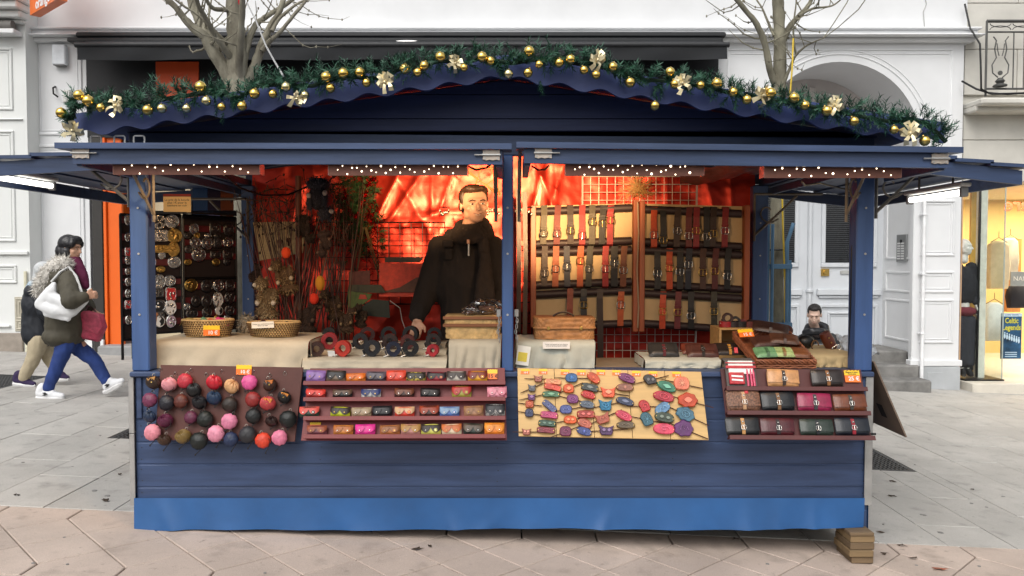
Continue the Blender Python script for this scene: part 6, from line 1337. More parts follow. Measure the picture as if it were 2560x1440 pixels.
for k in range(60):
    p = P(random.uniform(640,860), random.uniform(430,560), random.uniform(1.1,1.4)); d = Vector((random.uniform(-1,1),random.uniform(-.4,.4),random.uniform(-1,.2))).normalized(); q = [p]
    for j in range(4): d = (d+Vector((random.uniform(-.6,.6),random.uniform(-.3,.3),random.uniform(-.5,.2)))).normalized(); q.append(q[-1]+d*random.uniform(.03,.07))
    b.tube(q, [.003,.0026,.002,.0015,.001], 4); b.ell(q[-1],(.008,.006,.011),5,4); b.ell(q[2],(.007,.005,.009),5,4)
stuff(b.build('twigs', mat('dark_dried_twig', (.035,.018,.012), .8), db))
STRAW = mat('straw_twig', (.34,.20,.07), .7)
star(668,520,.15,1.2,WIL[1],'thin willow star hanging in the left bay',.0025,1); star(1215,440,.16,1.25,STRAW,'straw star behind the vendor by the middle post',.003,3)
sn = thing('straw_star', 'bushy straw star fixed above the middle of belt racks', 'star', P(1592,480,1.5)); b = MB(); c = P(1592,470,1.5)
for k in range(150):
    a = random.uniform(0,6.28); l = random.uniform(.05,.16)*(1 if abs(math.sin(2.5*a)) > .4 else .6); o = Vector((random.gauss(0,.02),random.uniform(-.03,.01),random.gauss(0,.02))); b.tube([c+o, c+o+Vector((l*math.cos(a),random.uniform(-.02,.02),l*math.sin(a)*.8))], .0018, 3, cap=False)
stuff(b.build('straws', STRAW, sn))
# woven mat sheet
b = MB(); q = [P(632,556,1.5),P(768,553,1.5),P(757,632,1.5),P(648,652,1.5)]; b.grid(lambda u, v: (q[0].lerp(q[1],u)).lerp(q[3].lerp(q[2],u),v)+Vector((0,.006*math.sin(u*9+v*4),0)), 20, 14); tag(b.build('woven_mat', mat('woven_sheet', (.52,.38,.20), .8, var=.25, vs_=60, bump=.8, bs=150), smooth=True), 'pale woven mat hanging behind the willow sticks', 'mat')
def fur(b, c, rad, n, L, w=.0028, grav=.6):
    for _ in range(n):
        u, v = random.uniform(-1,1), random.uniform(0,6.283); s_ = math.sqrt(1-u*u); nn = Vector((s_*math.cos(v), s_*math.sin(v), u)); p = Vector(c)+Vector((nn.x*rad[0], nn.y*rad[1], nn.z*rad[2]))
        d = (nn+Vector((random.uniform(-.5,.5),random.uniform(-.5,.5),random.uniform(-.5,.3)-grav))).normalized(); l = L*random.uniform(.5,1.2); sd_ = d.cross(nn+Vector((.01,.02,.05))).normalized()*w
        b.add([p-sd_, p+sd_, p+d*l], [(0,1,2)])
def puppet(px, py, Y, sz, face, cols, label, rot=0., n=900, part=None):
    c = P(px,py,Y); t = thing('fur_puppet', label, 'puppet', c-Vector((0,0,sz)), 'fur hand puppets'); M = Matrix.Translation(c) @ Matrix.Rotation(R(rot),4,'Y') @ Matrix.Scale(sz/.1,4)
    fb = mat('fur_under', s2l(cols[0]), .9, var=.4, vs_=20); fh = mat('fur_hair', s2l(cols[0]), .75, var=.6, vs_=25, col2=s2l(cols[1])); fw = mat('fur_pale', s2l(cols[2]), .85, var=.2)
    s_ = face
    body = [((.02*s_*0,0,-.02),(.06,.045,.085)),((-.05*s_,-.02,.085),(.045,.042,.042)),((.045,-.03,.02),(.022,.022,.05)),((-.05,-.035,.0),(.022,.022,.045)),((.0,.0,-.10),(.075,.05,.04))]
    b = MB(M)
    for (cc, rr) in body: b.ell(cc, rr, 12, 8)
    b.build('body', fb, t, smooth=True); b = MB(M)
    for (cc, rr) in body: fur(b, cc, rr, int(n*(rr[0]*rr[2])/.013), .022)
    stuff(b.build('fur', fh, t)); b = MB(M); b.ell((-.088*s_,-.03,.075),(.022,.02,.016),10,8); b.ell((.047,-.045,-.025),(.016,.016,.018),8,6); b.ell((-.055,-.05,-.04),(.016,.016,.018),8,6); b.build('muzzle_and_paws', fw, t, smooth=True)
    for dx in (-.025,.022): b = MB(M); b.lathe([(.016,0),(.011,.014),(.003,.026)], 8, (-.05*s_+dx,-.005,.115)); b.build('ear', fb, t, smooth=True)
    b = MB(M); b.ell((-.108*s_,-.035,.079),(.006,.006,.005),6,5); b.build('nose', BLK, t); b = MB(M); b.ell((-.072*s_,-.055,.098),(.005,.005,.005),6,5); b.build('eye', BLK, t)
puppet(672,745,.82,.095,1,('6a563c','c7b28a','d8cdbb'),'grey brown fur puppet with white paws above the second basket',8,1500)
puppet(715,690,.88,.085,1,('5c4630','b09468','c9b79a'),'brown badger-like fur puppet above the grey brown one',-12,1300)
puppet(770,790,.80,.085,-1,('2c1f18','5a4030','4a3a30'),'dark fur puppet right of the second basket',5)
puppet(835,760,.92,.08,1,('3a2a1c','7a6040','6a553c'),'shaggy brown fur puppet low among the sticks',-10)
puppet(868,800,.80,.06,-1,('3c2c20','7d6448','8a7454'),'small dull brown fur puppet behind the belt coils',0)
puppet(795,500,.62,.095,1,('24222a','4c4a55','a89a90'),'dark grey fur puppet hanging under the roof at left',180)
puppet(815,610,.72,.06,-1,('3a2a24','5d4438','6a5040'),'small brown fur puppet hanging below the dark grey one',170)
puppet(760,575,.95,.07,1,('2a1f18','4c3828','3a2e26'),'dark brown fur puppet hanging beside the wooden pole',175)
puppet(905,790,.86,.055,1,('2e2219','5d4833','574634'),'small dark fur puppet right of the dull brown one',10)
puppet(640,690,1.0,.06,-1,('2b1d18','51382c','4a382e'),'dark fur puppet behind the left side of the willow sticks',-15)
b = MB(); c = P(617,810,.55); b.ell(c,(.045,.03,.055),10,8); fur(b,c,(.045,.03,.055),700,.03); tag(b.build('fur_tail', mat('fur_hair', s2l('6d665a'), .75, var=.6, vs_=25, col2=s2l('b5ab98')), smooth=True), 'grey fur tail lying between the two straw baskets', 'fur piece')
# felt lanterns
for (px, py, col, lab) in ((715,632,'e2481c','orange red felt bauble above the badger-like puppet'),(785,747,'d8351c','red felt bauble beside the dark puppet'),(800,708,'c98a22','golden felt drop among the sticks')):
    c = P(px,py,.74); b = MB(); b.ell(c,(.028,.024,.034 if 'drop' not in lab else .045),14,10,None,lambda th,ph: 1+.05*math.cos(6*ph)); tag(b.build('felt_bauble', cloth(col), smooth=True), lab, 'felt bauble', 'felt baubles among the sticks')
for (px, py, col, lab) in ((700,604,'5d3a26','small brown felt acorn in front of the woven mat, left one'),(722,600,'3a1c14','dark felt mushroom in front of the woven mat')):
    c = P(px,py,1.1); b = MB(); b.ell(c,(.02,.02,.016),10,8); b.tube([c+Vector((0,0,-.01)),c+Vector((0,0,-.04))],.008,6); tag(b.build('felt_toy', cloth(col), smooth=True), lab, 'felt toy')
# greenery with tinsel at the back
gr = thing('pine_wreath', 'dark pine branches with red tinsel hanging on the back wall', 'wreath', P(890,650,1.5)); b = MB(); tn = MB()
for _ in range(330):
    p = P(random.gauss(890,26), random.gauss(530,55), 1.5+random.uniform(-.06,.06)); sprig(b, p, (random.uniform(-1,1),random.uniform(-1,-.1),random.uniform(-1,.4)), .06, 18, .04, .003)
stuff(b.build('pine_needles', mat('wreath_needles', (.03,.09,.03), .6, var=.5, vs_=20), gr))
for _ in range(420):
    if random.random() < .5: p = P(random.choice([850,935,925])+random.gauss(0,10), random.gauss(560,70), 1.42)
    else: a = random.random(); p = P(860+80*a, 470+60*math.sin(a*5)+40*a, 1.42)
    d = Vector((random.uniform(-1,1),random.uniform(-1,1),random.uniform(-1,1))).normalized()*.02; s_ = d.orthogonal().normalized()*.003; tn.add([p-d-s_,p-d+s_,p+d+s_,p+d-s_],[(0,1,2,3)])
stuff(tn.build('red_tinsel', mat('tinsel_red', (.8,.05,.03), .2, 1.), gr))
# wire panels
def wires(px0, px1, py0, py1, Y, nx, nz, m, r, label, fr=None):
    a, c = P(px0,py1,Y), P(px1,py0,Y); t = thing('wire_panel', label, 'wire panel', ((a.x+c.x)/2,Y,a.z)); b = MB()
    for i in range(nx+1): x = a.x+(c.x-a.x)*i/nx; b.tube([(x,Y,a.z),(x,Y,c.z)], r, 5, cap=False)
    for i in range(nz+1): z = a.z+(c.z-a.z)*i/nz; b.tube([(a.x,Y-r*1.4,z),(c.x,Y-r*1.4,z)], r, 5, cap=False)
    stuff(b.build('wires', m, t)); f = MB(); f.tube([(a.x,Y-.002,a.z),(c.x,Y-.002,a.z),(c.x,Y-.002,c.z),(a.x,Y-.002,c.z)], fr or r*2.2, 6, closed=True); f.build('rim', m, t, smooth=True)
WW = mat('white_wire', (.72,.66,.60), .4, .2)
wires(1455,1742,441,915,1.60,14,24,WW,.0026,'white wire grid panel standing behind the belt racks',.009)
wires(805,1112,556,760,1.45,11,7,DARKM,.003,'dark wire basket panel behind the vendor at left')
wires(1300,1330,600,860,1.50,2,10,DARKM,.003,'narrow dark wire strip right of the middle post')
# folders, straps and cards behind the counter
def card(pts, Y, m, label, th=.006, dy=0.):
    q = [P(x,y,Y) for x, y in pts]; b = MB(); b.prism([(p.x,p.z) for p in q], Y, Y+th, .001); return tag(b.build('leather_sheet', m), label, 'leather sheet', 'leather sheets behind the counter')
card([(948,742),(1062,742),(1062,658),(948,658)],1.0,leather('c03a22',.6),'large orange red leather sheet beside the vendor'); card([(950,731),(1000,718),(1040,694),(1060,690),(1060,731)],.985,leather('5a3422',.6),'brown leather flap on the orange red sheet'); card([(962,656),(1050,656),(1060,642),(962,643)],1.02,leather('32261c',.6),'dark strip of leather above the orange red sheet')
card([(868,732),(965,732),(952,712),(872,712)],.97,leather('33331f',.6),'dark olive leather sheet behind the sticks'); card([(870,778),(880,782),(925,748),(930,735),(870,728)],.95,leather('4a5c26',.6),'green leather sheet with red patch'); card([(878,786),(975,795),(972,752),(930,748)],.96,leather('16221a',.6),'very dark green leather sheet behind the coils'); card([(872,712),(925,712),(925,676),(872,680)],1.0,leather('5a2418',.6),'maroon leather sheet above the green one'); card([(896,748),(918,748),(914,737),(900,736)],.945,leather('a83a24',.6),'small red leather patch on the green sheet')
b = MB()
for (x0, x1) in ((905,872),(912,950),(908,890),(915,958)): b.tube([P(x0,568,1.35),P((x0+x1)/2,640,1.33),P(x1,700,1.3)], .005, 5)
tag(b.build('leather_thongs', leather('6a5a3a'), smooth=True), 'bunch of leather thongs hanging from the dark wire panel', 'thongs')
cable([P(975,752,.95),P(1000,770,.9),P(1005,800,.8),P(1012,820,.7)], .003, 'thin grey cord beside the vendor', mat('grey_cord', (.35,.33,.32), .6))
# --- belt coils
def coil(px, py, r_, Y, z, col, cn_, label, tagd=False, grp='belt coils on the cloth steps'):
    rm = r_/S(Y); c = P(px,py,Y); c.z = z+rm*1.0+.001; t = thing('belt_coil', label, 'belt coil', c-Vector((0,0,rm)), grp); wd = .034; lm = leather(col, .5)
    M = Matrix.Translation(c) @ Matrix.Rotation(R(random.uniform(-14,14)),4,'Z'); hole = rm*random.uniform(.42,.58); b = MB(M); turns = 5; n = turns*22; th = (rm-hole)/turns*.85; V = []
    pts = [((hole+(rm-hole)*k/n)*math.cos(k*2*math.pi/22-1.2), (hole+(rm-hole)*k/n)*math.sin(k*2*math.pi/22-1.2)) for k in range(n+1)]
    V = []
    for k, (x, z_) in enumerate(pts):
        l = math.hypot(x,z_); ix, iz = x*(1-th/l), z_*(1-th/l); V += [(x,-wd/2,z_),(x,wd/2,z_),(ix,wd/2,iz),(ix,-wd/2,iz)]
    F = [(4*k+j,4*k+(j+1)%4,4*k+4+(j+1)%4,4*k+4+j) for k in range(n) for j in range(4)]+[(0,1,2,3),(4*n+3,4*n+2,4*n+1,4*n)]
    b.add(V,F); b.build('coiled_strap', lm, t, smooth=40)
    Me = M @ Matrix.Translation((-rm*.95,-.004,-rm*.55)) @ Matrix.Rotation(R(-20),4,'Y'); b = MB(Me); b.box((-.004,-.016,-rm*.35),(.002,.016,rm*.35)); b.build('strap_end', lm, t); b = MB(); rring(b, Me @ Matrix.Translation((-.004,-.01,-rm*.42)) @ Matrix.Rotation(R(60),4,'X'), .036, .026, .0022); b.build('buckle', SILVER, t, smooth=True)
    if tagd: b = MB(M @ Matrix.Translation((-rm*1.25,-.03,-rm*.6)) @ Matrix.Rotation(R(25),4,'X')); b.box((-.02,-.001,-.018),(.02,0,.018)); b.build('paper_tag', WHT, t)
CF = lambda x, y: (600+x/5.143, 640+y/5.143)
for i, (x, y, r_, col, cn_, tg_) in enumerate(((990,1195,100,'3a2018','dark brown',0),(1330,1190,108,'b8301f','red and brown',1),(1705,1185,112,'14161c','black',0),(1975,1190,102,'1a2036','navy',0),(2195,1185,110,'18181a','black',0),(2485,1205,82,'a8202a','crimson',0))):
    px, py = CF(x,y); coil(px,py,r_/5.143,.17,Z1,col,cn_,'%s belt coil on the front cloth step, %s from left' % (cn_, ordn(i+1)), tg_)
for i, (x, y, r_, col, cn_) in enumerate(((1155,1065,112,'8d1f26','red'),(1560,1075,108,'16171a','black'),(1935,1070,104,'33201a','brown'),(2160,1090,98,'5a221c','red brown'),(2490,1062,105,'241a18','dark brown'))):
    px, py = CF(x,y); coil(px,py,r_/5.143,.34,Z2,col,cn_,'%s belt coil on the middle cloth step, %s from left' % (cn_, ordn(i+1)))
for i, (x, y, r_, col, cn_) in enumerate(((1160,930,100,'15181a','black'),(1640,985,100,'3a1c1a','dark red'),(1910,975,104,'1a1c1e','black'),(2200,980,108,'151617','black'),(2500,950,98,'14181c','black'))):
    px, py = CF(x,y); coil(px,py,r_/5.143,.50,Z3,col,cn_,'%s belt coil on the upper cloth step, %s from left' % (cn_, ordn(i+1)))
# --- woven boxes
def weave_box(px0, px1, pyt, pyb, Y, dep, z0, m, label, name, rows, cols, lid=.0, rnd=.02):
    a, c = P(px0,pyt,Y), P(px1,pyt,Y); h = a.z-z0; t = thing(name, label, 'basket', ((a.x+c.x)/2,Y+dep/2,z0)); cx = (a.x+c.x)/2; w = c.x-a.x
    def shell(zlo, zhi, grow, nm, rws):
        b = MB(); loop = []; hw, hd = w/2+grow, dep/2+grow
        per = [(cx+x, Y+dep/2+y) for x, y in ngon(2*hw,2*hd,4*cols,8.)]
        V = []; n = len(per)
        R_ = rws*4
        for j in range(R_+1):
            f = j/R_; 
            for k, (x, y) in enumerate(per):
                s_ = .0035*math.sin(math.pi*j/4*1+ (math.pi if (k//2) % 2 else 0)); dx, dy = x-cx, y-(Y+dep/2); l = math.hypot(dx,dy); V.append((x+dx/l*s_, y+dy/l*s_, zlo+(zhi-zlo)*f))
        F = [(j*n+k, j*n+(k+1)%n, (j+1)*n+(k+1)%n, (j+1)*n+k) for j in range(R_) for k in range(n)]
        F.append(tuple(R_*n+k for k in range(n))); F.append(tuple(range(n-1,-1,-1)))
        b.add(V,F); return b.build(nm, m, t, smooth=70)
    if lid: shell(z0+.001, z0+h*lid, 0, 'body', max(2,int(rows*lid))); shell(z0+h*lid+.003, z0+h, .004, 'lid', max(2,int(rows*(1-lid)))); b = MB(); b.tube([(cx+x, Y+dep/2+y, z0+h*lid+.001) for x, y in ngon(w+.014,dep+.014,32,8.)], .005, 6, closed=True); b.build('rim', m, t, smooth=True)
    else: shell(z0+.001, z0+h, 0, 'body', rows)
    return t, cx, w, h
t, cx, w, h = weave_box(1337,1487,795,850,.20,.22,ZCX,WICKD,'brown wicker suitcase on the grey green cloth','wicker_suitcase',9,22,.52)
b = MB(); b.tube([(cx-.06+.12*k/8, .20+.11, ZCX+h+.004+.022*math.sin(math.pi*k/8)) for k in range(9)], .006, 6); b.build('handle', leather('2a1c16'), t, smooth=True)
for dx in (-.09,.09): b = MB(); b.box((cx+dx-.008,.185,ZCX+h*.46),(cx+dx+.008,.197,ZCX+h*.62),.002); b.build('clasp', BRASS, t)
t, cx2, w2, h2 = weave_box(1113,1249,790,848,.18,.24,ZBX,WICK,'pale woven box with brown edging left of the middle post','woven_box',6,22,.62)
BAMB = wood('bamboo_edge', (.26,.10,.04), .5, 'x')
for zz in (.60,.92): b = MB(); b.box((cx2-w2/2-.012,.165,ZBX+h2*zz-.009),(cx2+w2/2+.012,.174,ZBX+h2*zz+.009),.003); b.build('edge_strip', BAMB, t)
PLAS = glass('thin_plastic', (.93,.92,.92), .14)
def plastic(c, s_, n, label, cols=None):
    b = MB(); ph = random.random()*9; b.ell(c,(s_[0],s_[1],s_[2]),26,16,None,lambda th,ph_: 1+.28*noise.noise(Vector((3*math.sin(th)*math.cos(ph_)+ph,3*math.sin(th)*math.sin(ph_),3*math.cos(th)))) + .10*noise.noise(Vector((9*math.sin(th)*math.cos(ph_)+ph,9*math.sin(th)*math.sin(ph_),9*math.cos(th))))); 
    t = thing('plastic_bag', label, 'bag', Vector(c)-Vector((0,0,s_[2]))); b.build('film', PLAS, t); q = MB(); q.box((c[0]-s_[0]*.4,c[1]-.03,c[2]-s_[2]*.5),(c[0]+s_[0]*.45,c[1]+.03,c[2]+s_[2]*.1),.006); q.build('contents', leather('7a5a4c'), t)
p = P(1215,768,.28); plastic((p.x,.28,ZBX+h2+.045),(.10,.07,.045),0,'clear crumpled plastic bag on the pale woven box, large one'); p = P(1175,785,.22); plastic((p.x,.22,ZBX+h2+.025),(.05,.04,.026),0,'small clear plastic bag at the front of the pale woven box')
lb_ = thing('paper_label', 'white printed note on the grey green cloth below the suitcase', 'label', P(1390,872,.08)); M = rotY(Matrix.Translation(P(1391,863,.088)), 0); b = MB(M); b.box((-.073,-.001,-.019),(.073,0,.019)); b.build('strip', paper('e4e0da'), lb_); textmesh('Toutes nos lanières et sacs d\'épaule\nsont en cuir de première qualité', .0085, M @ Matrix.Translation((0,-.0016,0)), 'print', BLK, lb_, .0002)
M = rotY(Matrix.Translation(P(1308,890,.085)), -8); b = MB(M); b.box((-.035,-.002,-.05),(.035,0,.055)); lf_ = thing('leaflet', 'white and yellow leaflet leaning at the middle post', 'leaflet', P(1308,915,.1)); b.build('sheet', paper('e8e6dc'), lf_); b = MB(M); b.box((-.028,-.003,-.03),(.022,-.002,.02)); b.build('yellow_print', mat('leaflet_yellow', (.75,.6,.08), .6, bump=0), lf_)
# --- belt racks
YK = 1.30
def BK(x, y, Y=YK): return P(1260+x/2.717, 400+y/2.717, Y)
CAN = mat('cream_canvas', (.50,.38,.22), .85, var=.08, vs_=6, bump=.2, bs=150); RWOOD = wood('red_stained_wood', (.30,.075,.025), .45, 'z'); ROLL = mat('dark_roller', (.028,.016,.018), .55, var=.3)
def belt_rack(xl, xr_, ytl, ytr, ybl, ybr, rolls, posts, label):
    t = thing('belt_rack', label, 'belt rack', BK((xl+xr_)/2, max(ybl,ybr))); b = MB(); q = [BK(xl,ybl,YK+.03),BK(xr_,ybr,YK+.03),BK(xr_,ytr,YK+.03),BK(xl,ytl,YK+.03)]; b.prism([(p.x,p.z) for p in q], YK+.03, YK+.04); b.build('canvas_back', CAN, t)
    for (x, y0, y1) in posts: a, c = BK(x,y1), BK(x,y0); b = MB(); b.box((a.x-.019,YK-.035,a.z),(a.x+.019,YK+.028,c.z),.004); b.build('post', RWOOD, t)
    for (yl, yr_) in rolls: a, c = BK(xl+8,yl), BK(xr_-8,yr_); b = MB(); b.tube([a,c], .027, 12); b.build('roller', ROLL, t, smooth=True)
    return t
belt_rack(205,872,312,296,1135,1140,[(350,325),(572,548),(628,608),(850,825),(915,885),(1130,1110)],[(198,310,1135),(888,270,1165)],'left wooden belt rack with cream canvas and dark rollers'); 
belt_rack(942,1618,296,315,1140,1175,[(335,365),(555,588),(612,645),(840,880),(905,940),(1110,1155)],[(930,280,1165),(1637,308,1110)],'right wooden belt rack with cream canvas and dark rollers')
random.seed(31)
BL = [('left','top',[(275,'5a5340',500,'olive grey'),(365,'7a2a24',500,'red brown'),(450,'33221c',480,'dark brown'),(530,'a81e24',515,'bright red'),(600,'4c4636',420,'olive'),(672,'18191b',432,'black'),(723,'9c1c24',410,'crimson')],335,575),
      ('left','middle',[(278,'3a2a22',770,'brown'),(355,'a8542c',740,'tan'),(425,'20283a',725,'navy'),(522,'c0561f',685,'orange'),(583,'2a2a20',740,'olive black'),(688,'a82020',740,'red'),(748,'15161a',700,'black'),(815,'7a4020',750,'mottled tan')],612,862),
      ('left','bottom',[(450,'8d3a22',0,'rust'),(540,'1a2028',985,'blue black'),(650,'2e1a15',0,'long dark brown'),(797,'c0561f',985,'orange')],900,1130),
      ('right','top',[(1018,'c8481c',510,'orange'),(1080,'1a1c20',545,'black'),(1180,'3a241c',480,'dark brown'),(1255,'6a201e',515,'red brown'),(1308,'8d1f28',480,'crimson'),(1375,'1b1d20',520,'charcoal'),(1425,'33211b',500,'chocolate'),(1505,'8a2226',480,'brick red')],348,592),
      ('right','middle',[(1040,'191a1d',770,'black'),(1122,'c84e20',735,'tooled orange'),(1195,'17191c',760,'charcoal'),(1258,'1d2536',710,'navy'),(1350,'47281c',765,'brown'),(1437,'5a1c1c',755,'burgundy'),(1520,'15171a',790,'ink black')],628,880),
      ('right','bottom',[(1080,'cc4a22',1030,'orange red'),(1185,'6d1c22',1035,'dark red'),(1270,'17181b',1060,'black'),(1425,'3a372a',1030,'olive')],920,1150)]
for (sd_, rn, lst, y0, y1) in BL:
    for (x, col, by, cn_) in lst:
        w = .042 if x not in (748,) else .046; top = BK(x+random.uniform(-3,3), y0-14, YK-.0); bot_y = y1 if x != 650 else 1385; lean = random.uniform(-10,6)
        p1, p2, p3 = BK(x+lean*.2, y0+40, YK-.035), BK(x+lean*.7, (y0+bot_y)/2, YK-.038+random.uniform(-.01,.004)), BK(x+lean, bot_y-4, YK-.036)
        t = thing('belt', '%s leather belt on the %s belt rack, %s row' % (cn_, sd_, rn), 'belt', p3, 'belts on the wooden racks')
        path = [Vector((top.x,YK+.024,top.z-.03)),Vector((top.x,YK+.012,top.z+.016)),Vector((top.x,YK-.020,top.z+.012)),p1,p2,p3]; path = path if x in (650,) else path+[p3+Vector((0,.03,-.012))]
        lm = leather(tuple(c*.75 for c in s2l(col)), .55); b = MB(); ribbon(b, path, (1,0,0), w, .0035); b.build('strap', lm, t)
        if by:
            c = BK(x+lean*.5, by, YK-.046); b = MB(); rring(b, Matrix.Translation(c), .054, .046 if 'navy' not in cn_ else .054, .0034, 16, 3.); b.tube([c+Vector((0,-.003,-.022)), c+Vector((0,-.003,.022))], .002, 5); b.build('buckle', SILVER if (x % 3) else BRASS, t, smooth=True)
            b = MB(); k = c+Vector((0,-.001,.036)); b.box((k.x-w*.58,k.y-.004,k.z-.006),(k.x+w*.58,k.y+.006,k.z+.006),.002); b.build('keeper', lm, t)
            b = MB(); b.box((c.x-w*.5,c.y-.002,c.z+.014),(c.x+w*.5,c.y+.004,c.z+.06),.001); b.build('fold', lm, t)
b = MB(); b.tube([BK(908,285,YK-.05),BK(914,500,YK-.045),BK(904,750,YK-.05),BK(914,1000,YK-.045),BK(908,1140,YK-.05)], .005, 5); tag(b.build('rack_rope', mat('pale_rope', (.35,.28,.2), .8), smooth=True), 'thin rope running down between the two belt racks', 'rope')
# hanging belts and keys by the middle post
for i, (px, col, y0, y1, lab) in enumerate(((1296,'3a2c24',470,830,'dark strap hanging right behind the middle post, left one'),(1312,'4c3a2c',480,840,'brown strap hanging behind the middle post, right one'))):
    b = MB(); ribbon(b, [P(px,y0,1.15),P(px+2,(y0+y1)/2,1.14),P(px,y1,1.15)], (1,0,0), .03, .004); tag(b.build('hanging_strap', leather(col)), lab, 'strap')
for (x0, x1, lab) in ((1098,1124,'rail of small metal fasteners behind the vendor at left'),(1210,1250,'rail of small metal fasteners behind the vendor at right'),(1286,1332,'rail of small metal fasteners right of the middle post')):
    t = thing('fastener_rail', lab, 'fasteners', P((x0+x1)/2,545,1.2)); b = MB(); b.tube([P(x0,518,1.2),P(x1,518,1.2)], .004, 5); b.build('rail', DARKM, t); b = MB()
    for k in range(7): c = P(x0+(x1-x0)*(k+.5)/7, 524+random.uniform(0,14), 1.18+random.uniform(-.02,.02)); b.ell(c,(.008,.006,.014),8,6)
    stuff(b.build('fasteners', DKS, t, smooth=True))
# --- right end of the counter
def wallet(M, w, h, d, col, scol, label, grp='folded wallets on the counter', buckle=True):
    t = thing('folded_wallet', label, 'wallet', M.translation, grp); b = MB(M); pillow(b,w,h,d,10,5,.5,d*.4); b.build('body', leather(col,.4), t, smooth=60)
    b = MB(M); b.grid(lambda u, v: Vector(((u-.5)*w*.96,-d*1.05*max(.05,(1-abs(2*u-1)**5)*(1-abs((.45-.6*v)*2)**5))**.5-.002,h*(.46-.62*v))), 8, 6); b.build('flap', leather(col,.4), t, smooth=60)
    if scol: b = MB(M); ribbon(b,[(0,-.004,h*.5),(0,-d-.006,h*.2),(0,-d-.006,-h*.3),(0,-.006,-h*.48)],(1,0,0),.016,.003); b.build('strap', leather(scol), t)
    if scol and buckle: b = MB(); rring(b, M @ Matrix.Translation((0,-d-.010,-h*.1)), .022,.02,.0018); b.build('buckle', SILVER, t, smooth=True)
def lay(px, py, Y, z, tilt, rz=0, rx=0): p = P(px,py,Y); return Matrix.Translation((p.x,Y,z)) @ Matrix.Rotation(R(rz),4,'Z') @ Matrix.Rotation(R(tilt),4,'X') @ Matrix.Rotation(R(rx),4,'Y')
wallet(lay(1658,880,.22,ZD+.035,-48),.17,.10,.02,'2c2a28','5a1c22','charcoal and red folded wallet on the grey cloth'); wallet(lay(1755,884,.22,ZD+.03,-50),.18,.10,.02,'4c2a22','2a2018','brown folded wallet on the grey cloth'); wallet(lay(1740,874,.33,ZD+.03,-50),.17,.08,.015,'6a3020','6a3020','rust folded wallet behind the brown one',buckle=False)
wallet(lay(1822,872,.30,ZD+.03,-50),.19,.09,.016,'2a221e','c08a3c','dark wallet with yellow strap left of the wicker tray')
wt = thing('wicker_tray', 'rectangular reddish wicker tray full of leather wallets at right', 'tray', P(1955,915,.1))
TRAY = mat('red_wicker', (.26,.085,.035), .6, var=.4, vs_=40, bump=.6, bs=160); a, c = P(1888,912,.02), P(2036,908,.02)
b = MB(); bb = [Vector((a.x,.0,ZT+.02)),Vector((c.x,.0,ZT+.02)),Vector((c.x-.02,.34,ZT+.14)),Vector((a.x-.03,.34,ZT+.14))]; 
def edge(p, q, n_=26, r=.010): 
    for s_ in (0, 2.09, 4.19): b.tube([p.lerp(q,k/n_)+Vector((0,.5,.87))*.009*math.sin(k*1.1+s_)+Vector((0,.87,-.5))*.009*math.cos(k*1.1+s_) for k in range(n_+1)], r*.6, 5)
for k in range(4): edge(bb[k]+Vector((0,0,.03)), bb[(k+1)%4]+Vector((0,0,.03)))
b.build('braided_rim', TRAY, wt, smooth=True); b = MB()
for k in range(4):
    p, q = bb[k], bb[(k+1)%4]
    for j in range(3): b.tube([p.lerp(q,i/20)+Vector((0,0,-.002+.010*j+.002*math.sin(i*1.6+j*3))) for i in range(21)], .005, 5)
b.add([v+Vector((0,0,-.004)) for v in bb], [(0,1,2,3)]); b.build('woven_wall', TRAY, wt, smooth=True)
tl = 22
def trayM(u, v, up, rx=0.): p = bb[0].lerp(bb[1],u).lerp(bb[3].lerp(bb[2],u),v); return Matrix.Translation(p+Vector((0,-.005,.012+up))) @ Matrix.Rotation(R(-62),4,'X') @ Matrix.Rotation(R(rx),4,'Y')
for (u, v, up, rx, w, h, col, sc, lab) in ((.27,.26,.025,-4,.13,.085,'6f9a6c','4a6a48','mint green wallet at the front left of the wicker tray'),(.56,.26,.025,3,.12,.08,'a8b878','8a6a3c','pale green wallet at the front middle of the wicker tray'),(.84,.27,.02,6,.115,.085,'7a4a2c',None,'brown wallet at the front right of the wicker tray'),(.42,.62,.03,-8,.17,.09,'4a2c22',None,'dark brown wallet lying behind the mint green one'),(.72,.60,.045,10,.16,.09,'5a3a2a','4a3024','cocoa wallet behind the pale green one'),(.62,.92,.06,18,.20,.10,'3a2822','2c1e1a','large dark brown folded pouch on top of the wicker tray')):
    wallet(trayM(u,v,up,rx),w,h,.016,col,sc,lab,'wallets in the wicker tray',False)
pricetag(trayM(.14,.80,.05,-6) @ Matrix.Rotation(R(20),4,'X'), .085, .055, '15 €', 'orange price tag reading 15 euro in the wicker tray')
b = MB(); wx = thing('wooden_box', 'open pale wooden box lying behind the wallets at right', 'box', P(1840,860,.5)); WB = wood('pale_box_wood', (.48,.30,.12), .6, 'x')
a, c = P(1798,868,.48), P(1880,826,.48)
for (p, q) in (((a.x,.48,a.z),(a.x+.014,.7,c.z)),((c.x,.48,a.z),(c.x+.014,.7,c.z)),((a.x+.015,.48,a.z),(c.x-.001,.7,a.z+.012)),((a.x,.48,c.z+.001),(c.x+.014,.7,c.z+.013)),((a.x+.015,.69,a.z+.013),(c.x-.001,.7,c.z-.001))): b = MB(); b.box(p,q,.002); b.build('panel', WB, wx)
b = MB(); b.box((a.x-.03,.44,ZT+.003),(c.x+.1,.72,a.z-.002),.004); b.build('base', LINENY, wx)
random.seed(8)
zr = c.z+.014
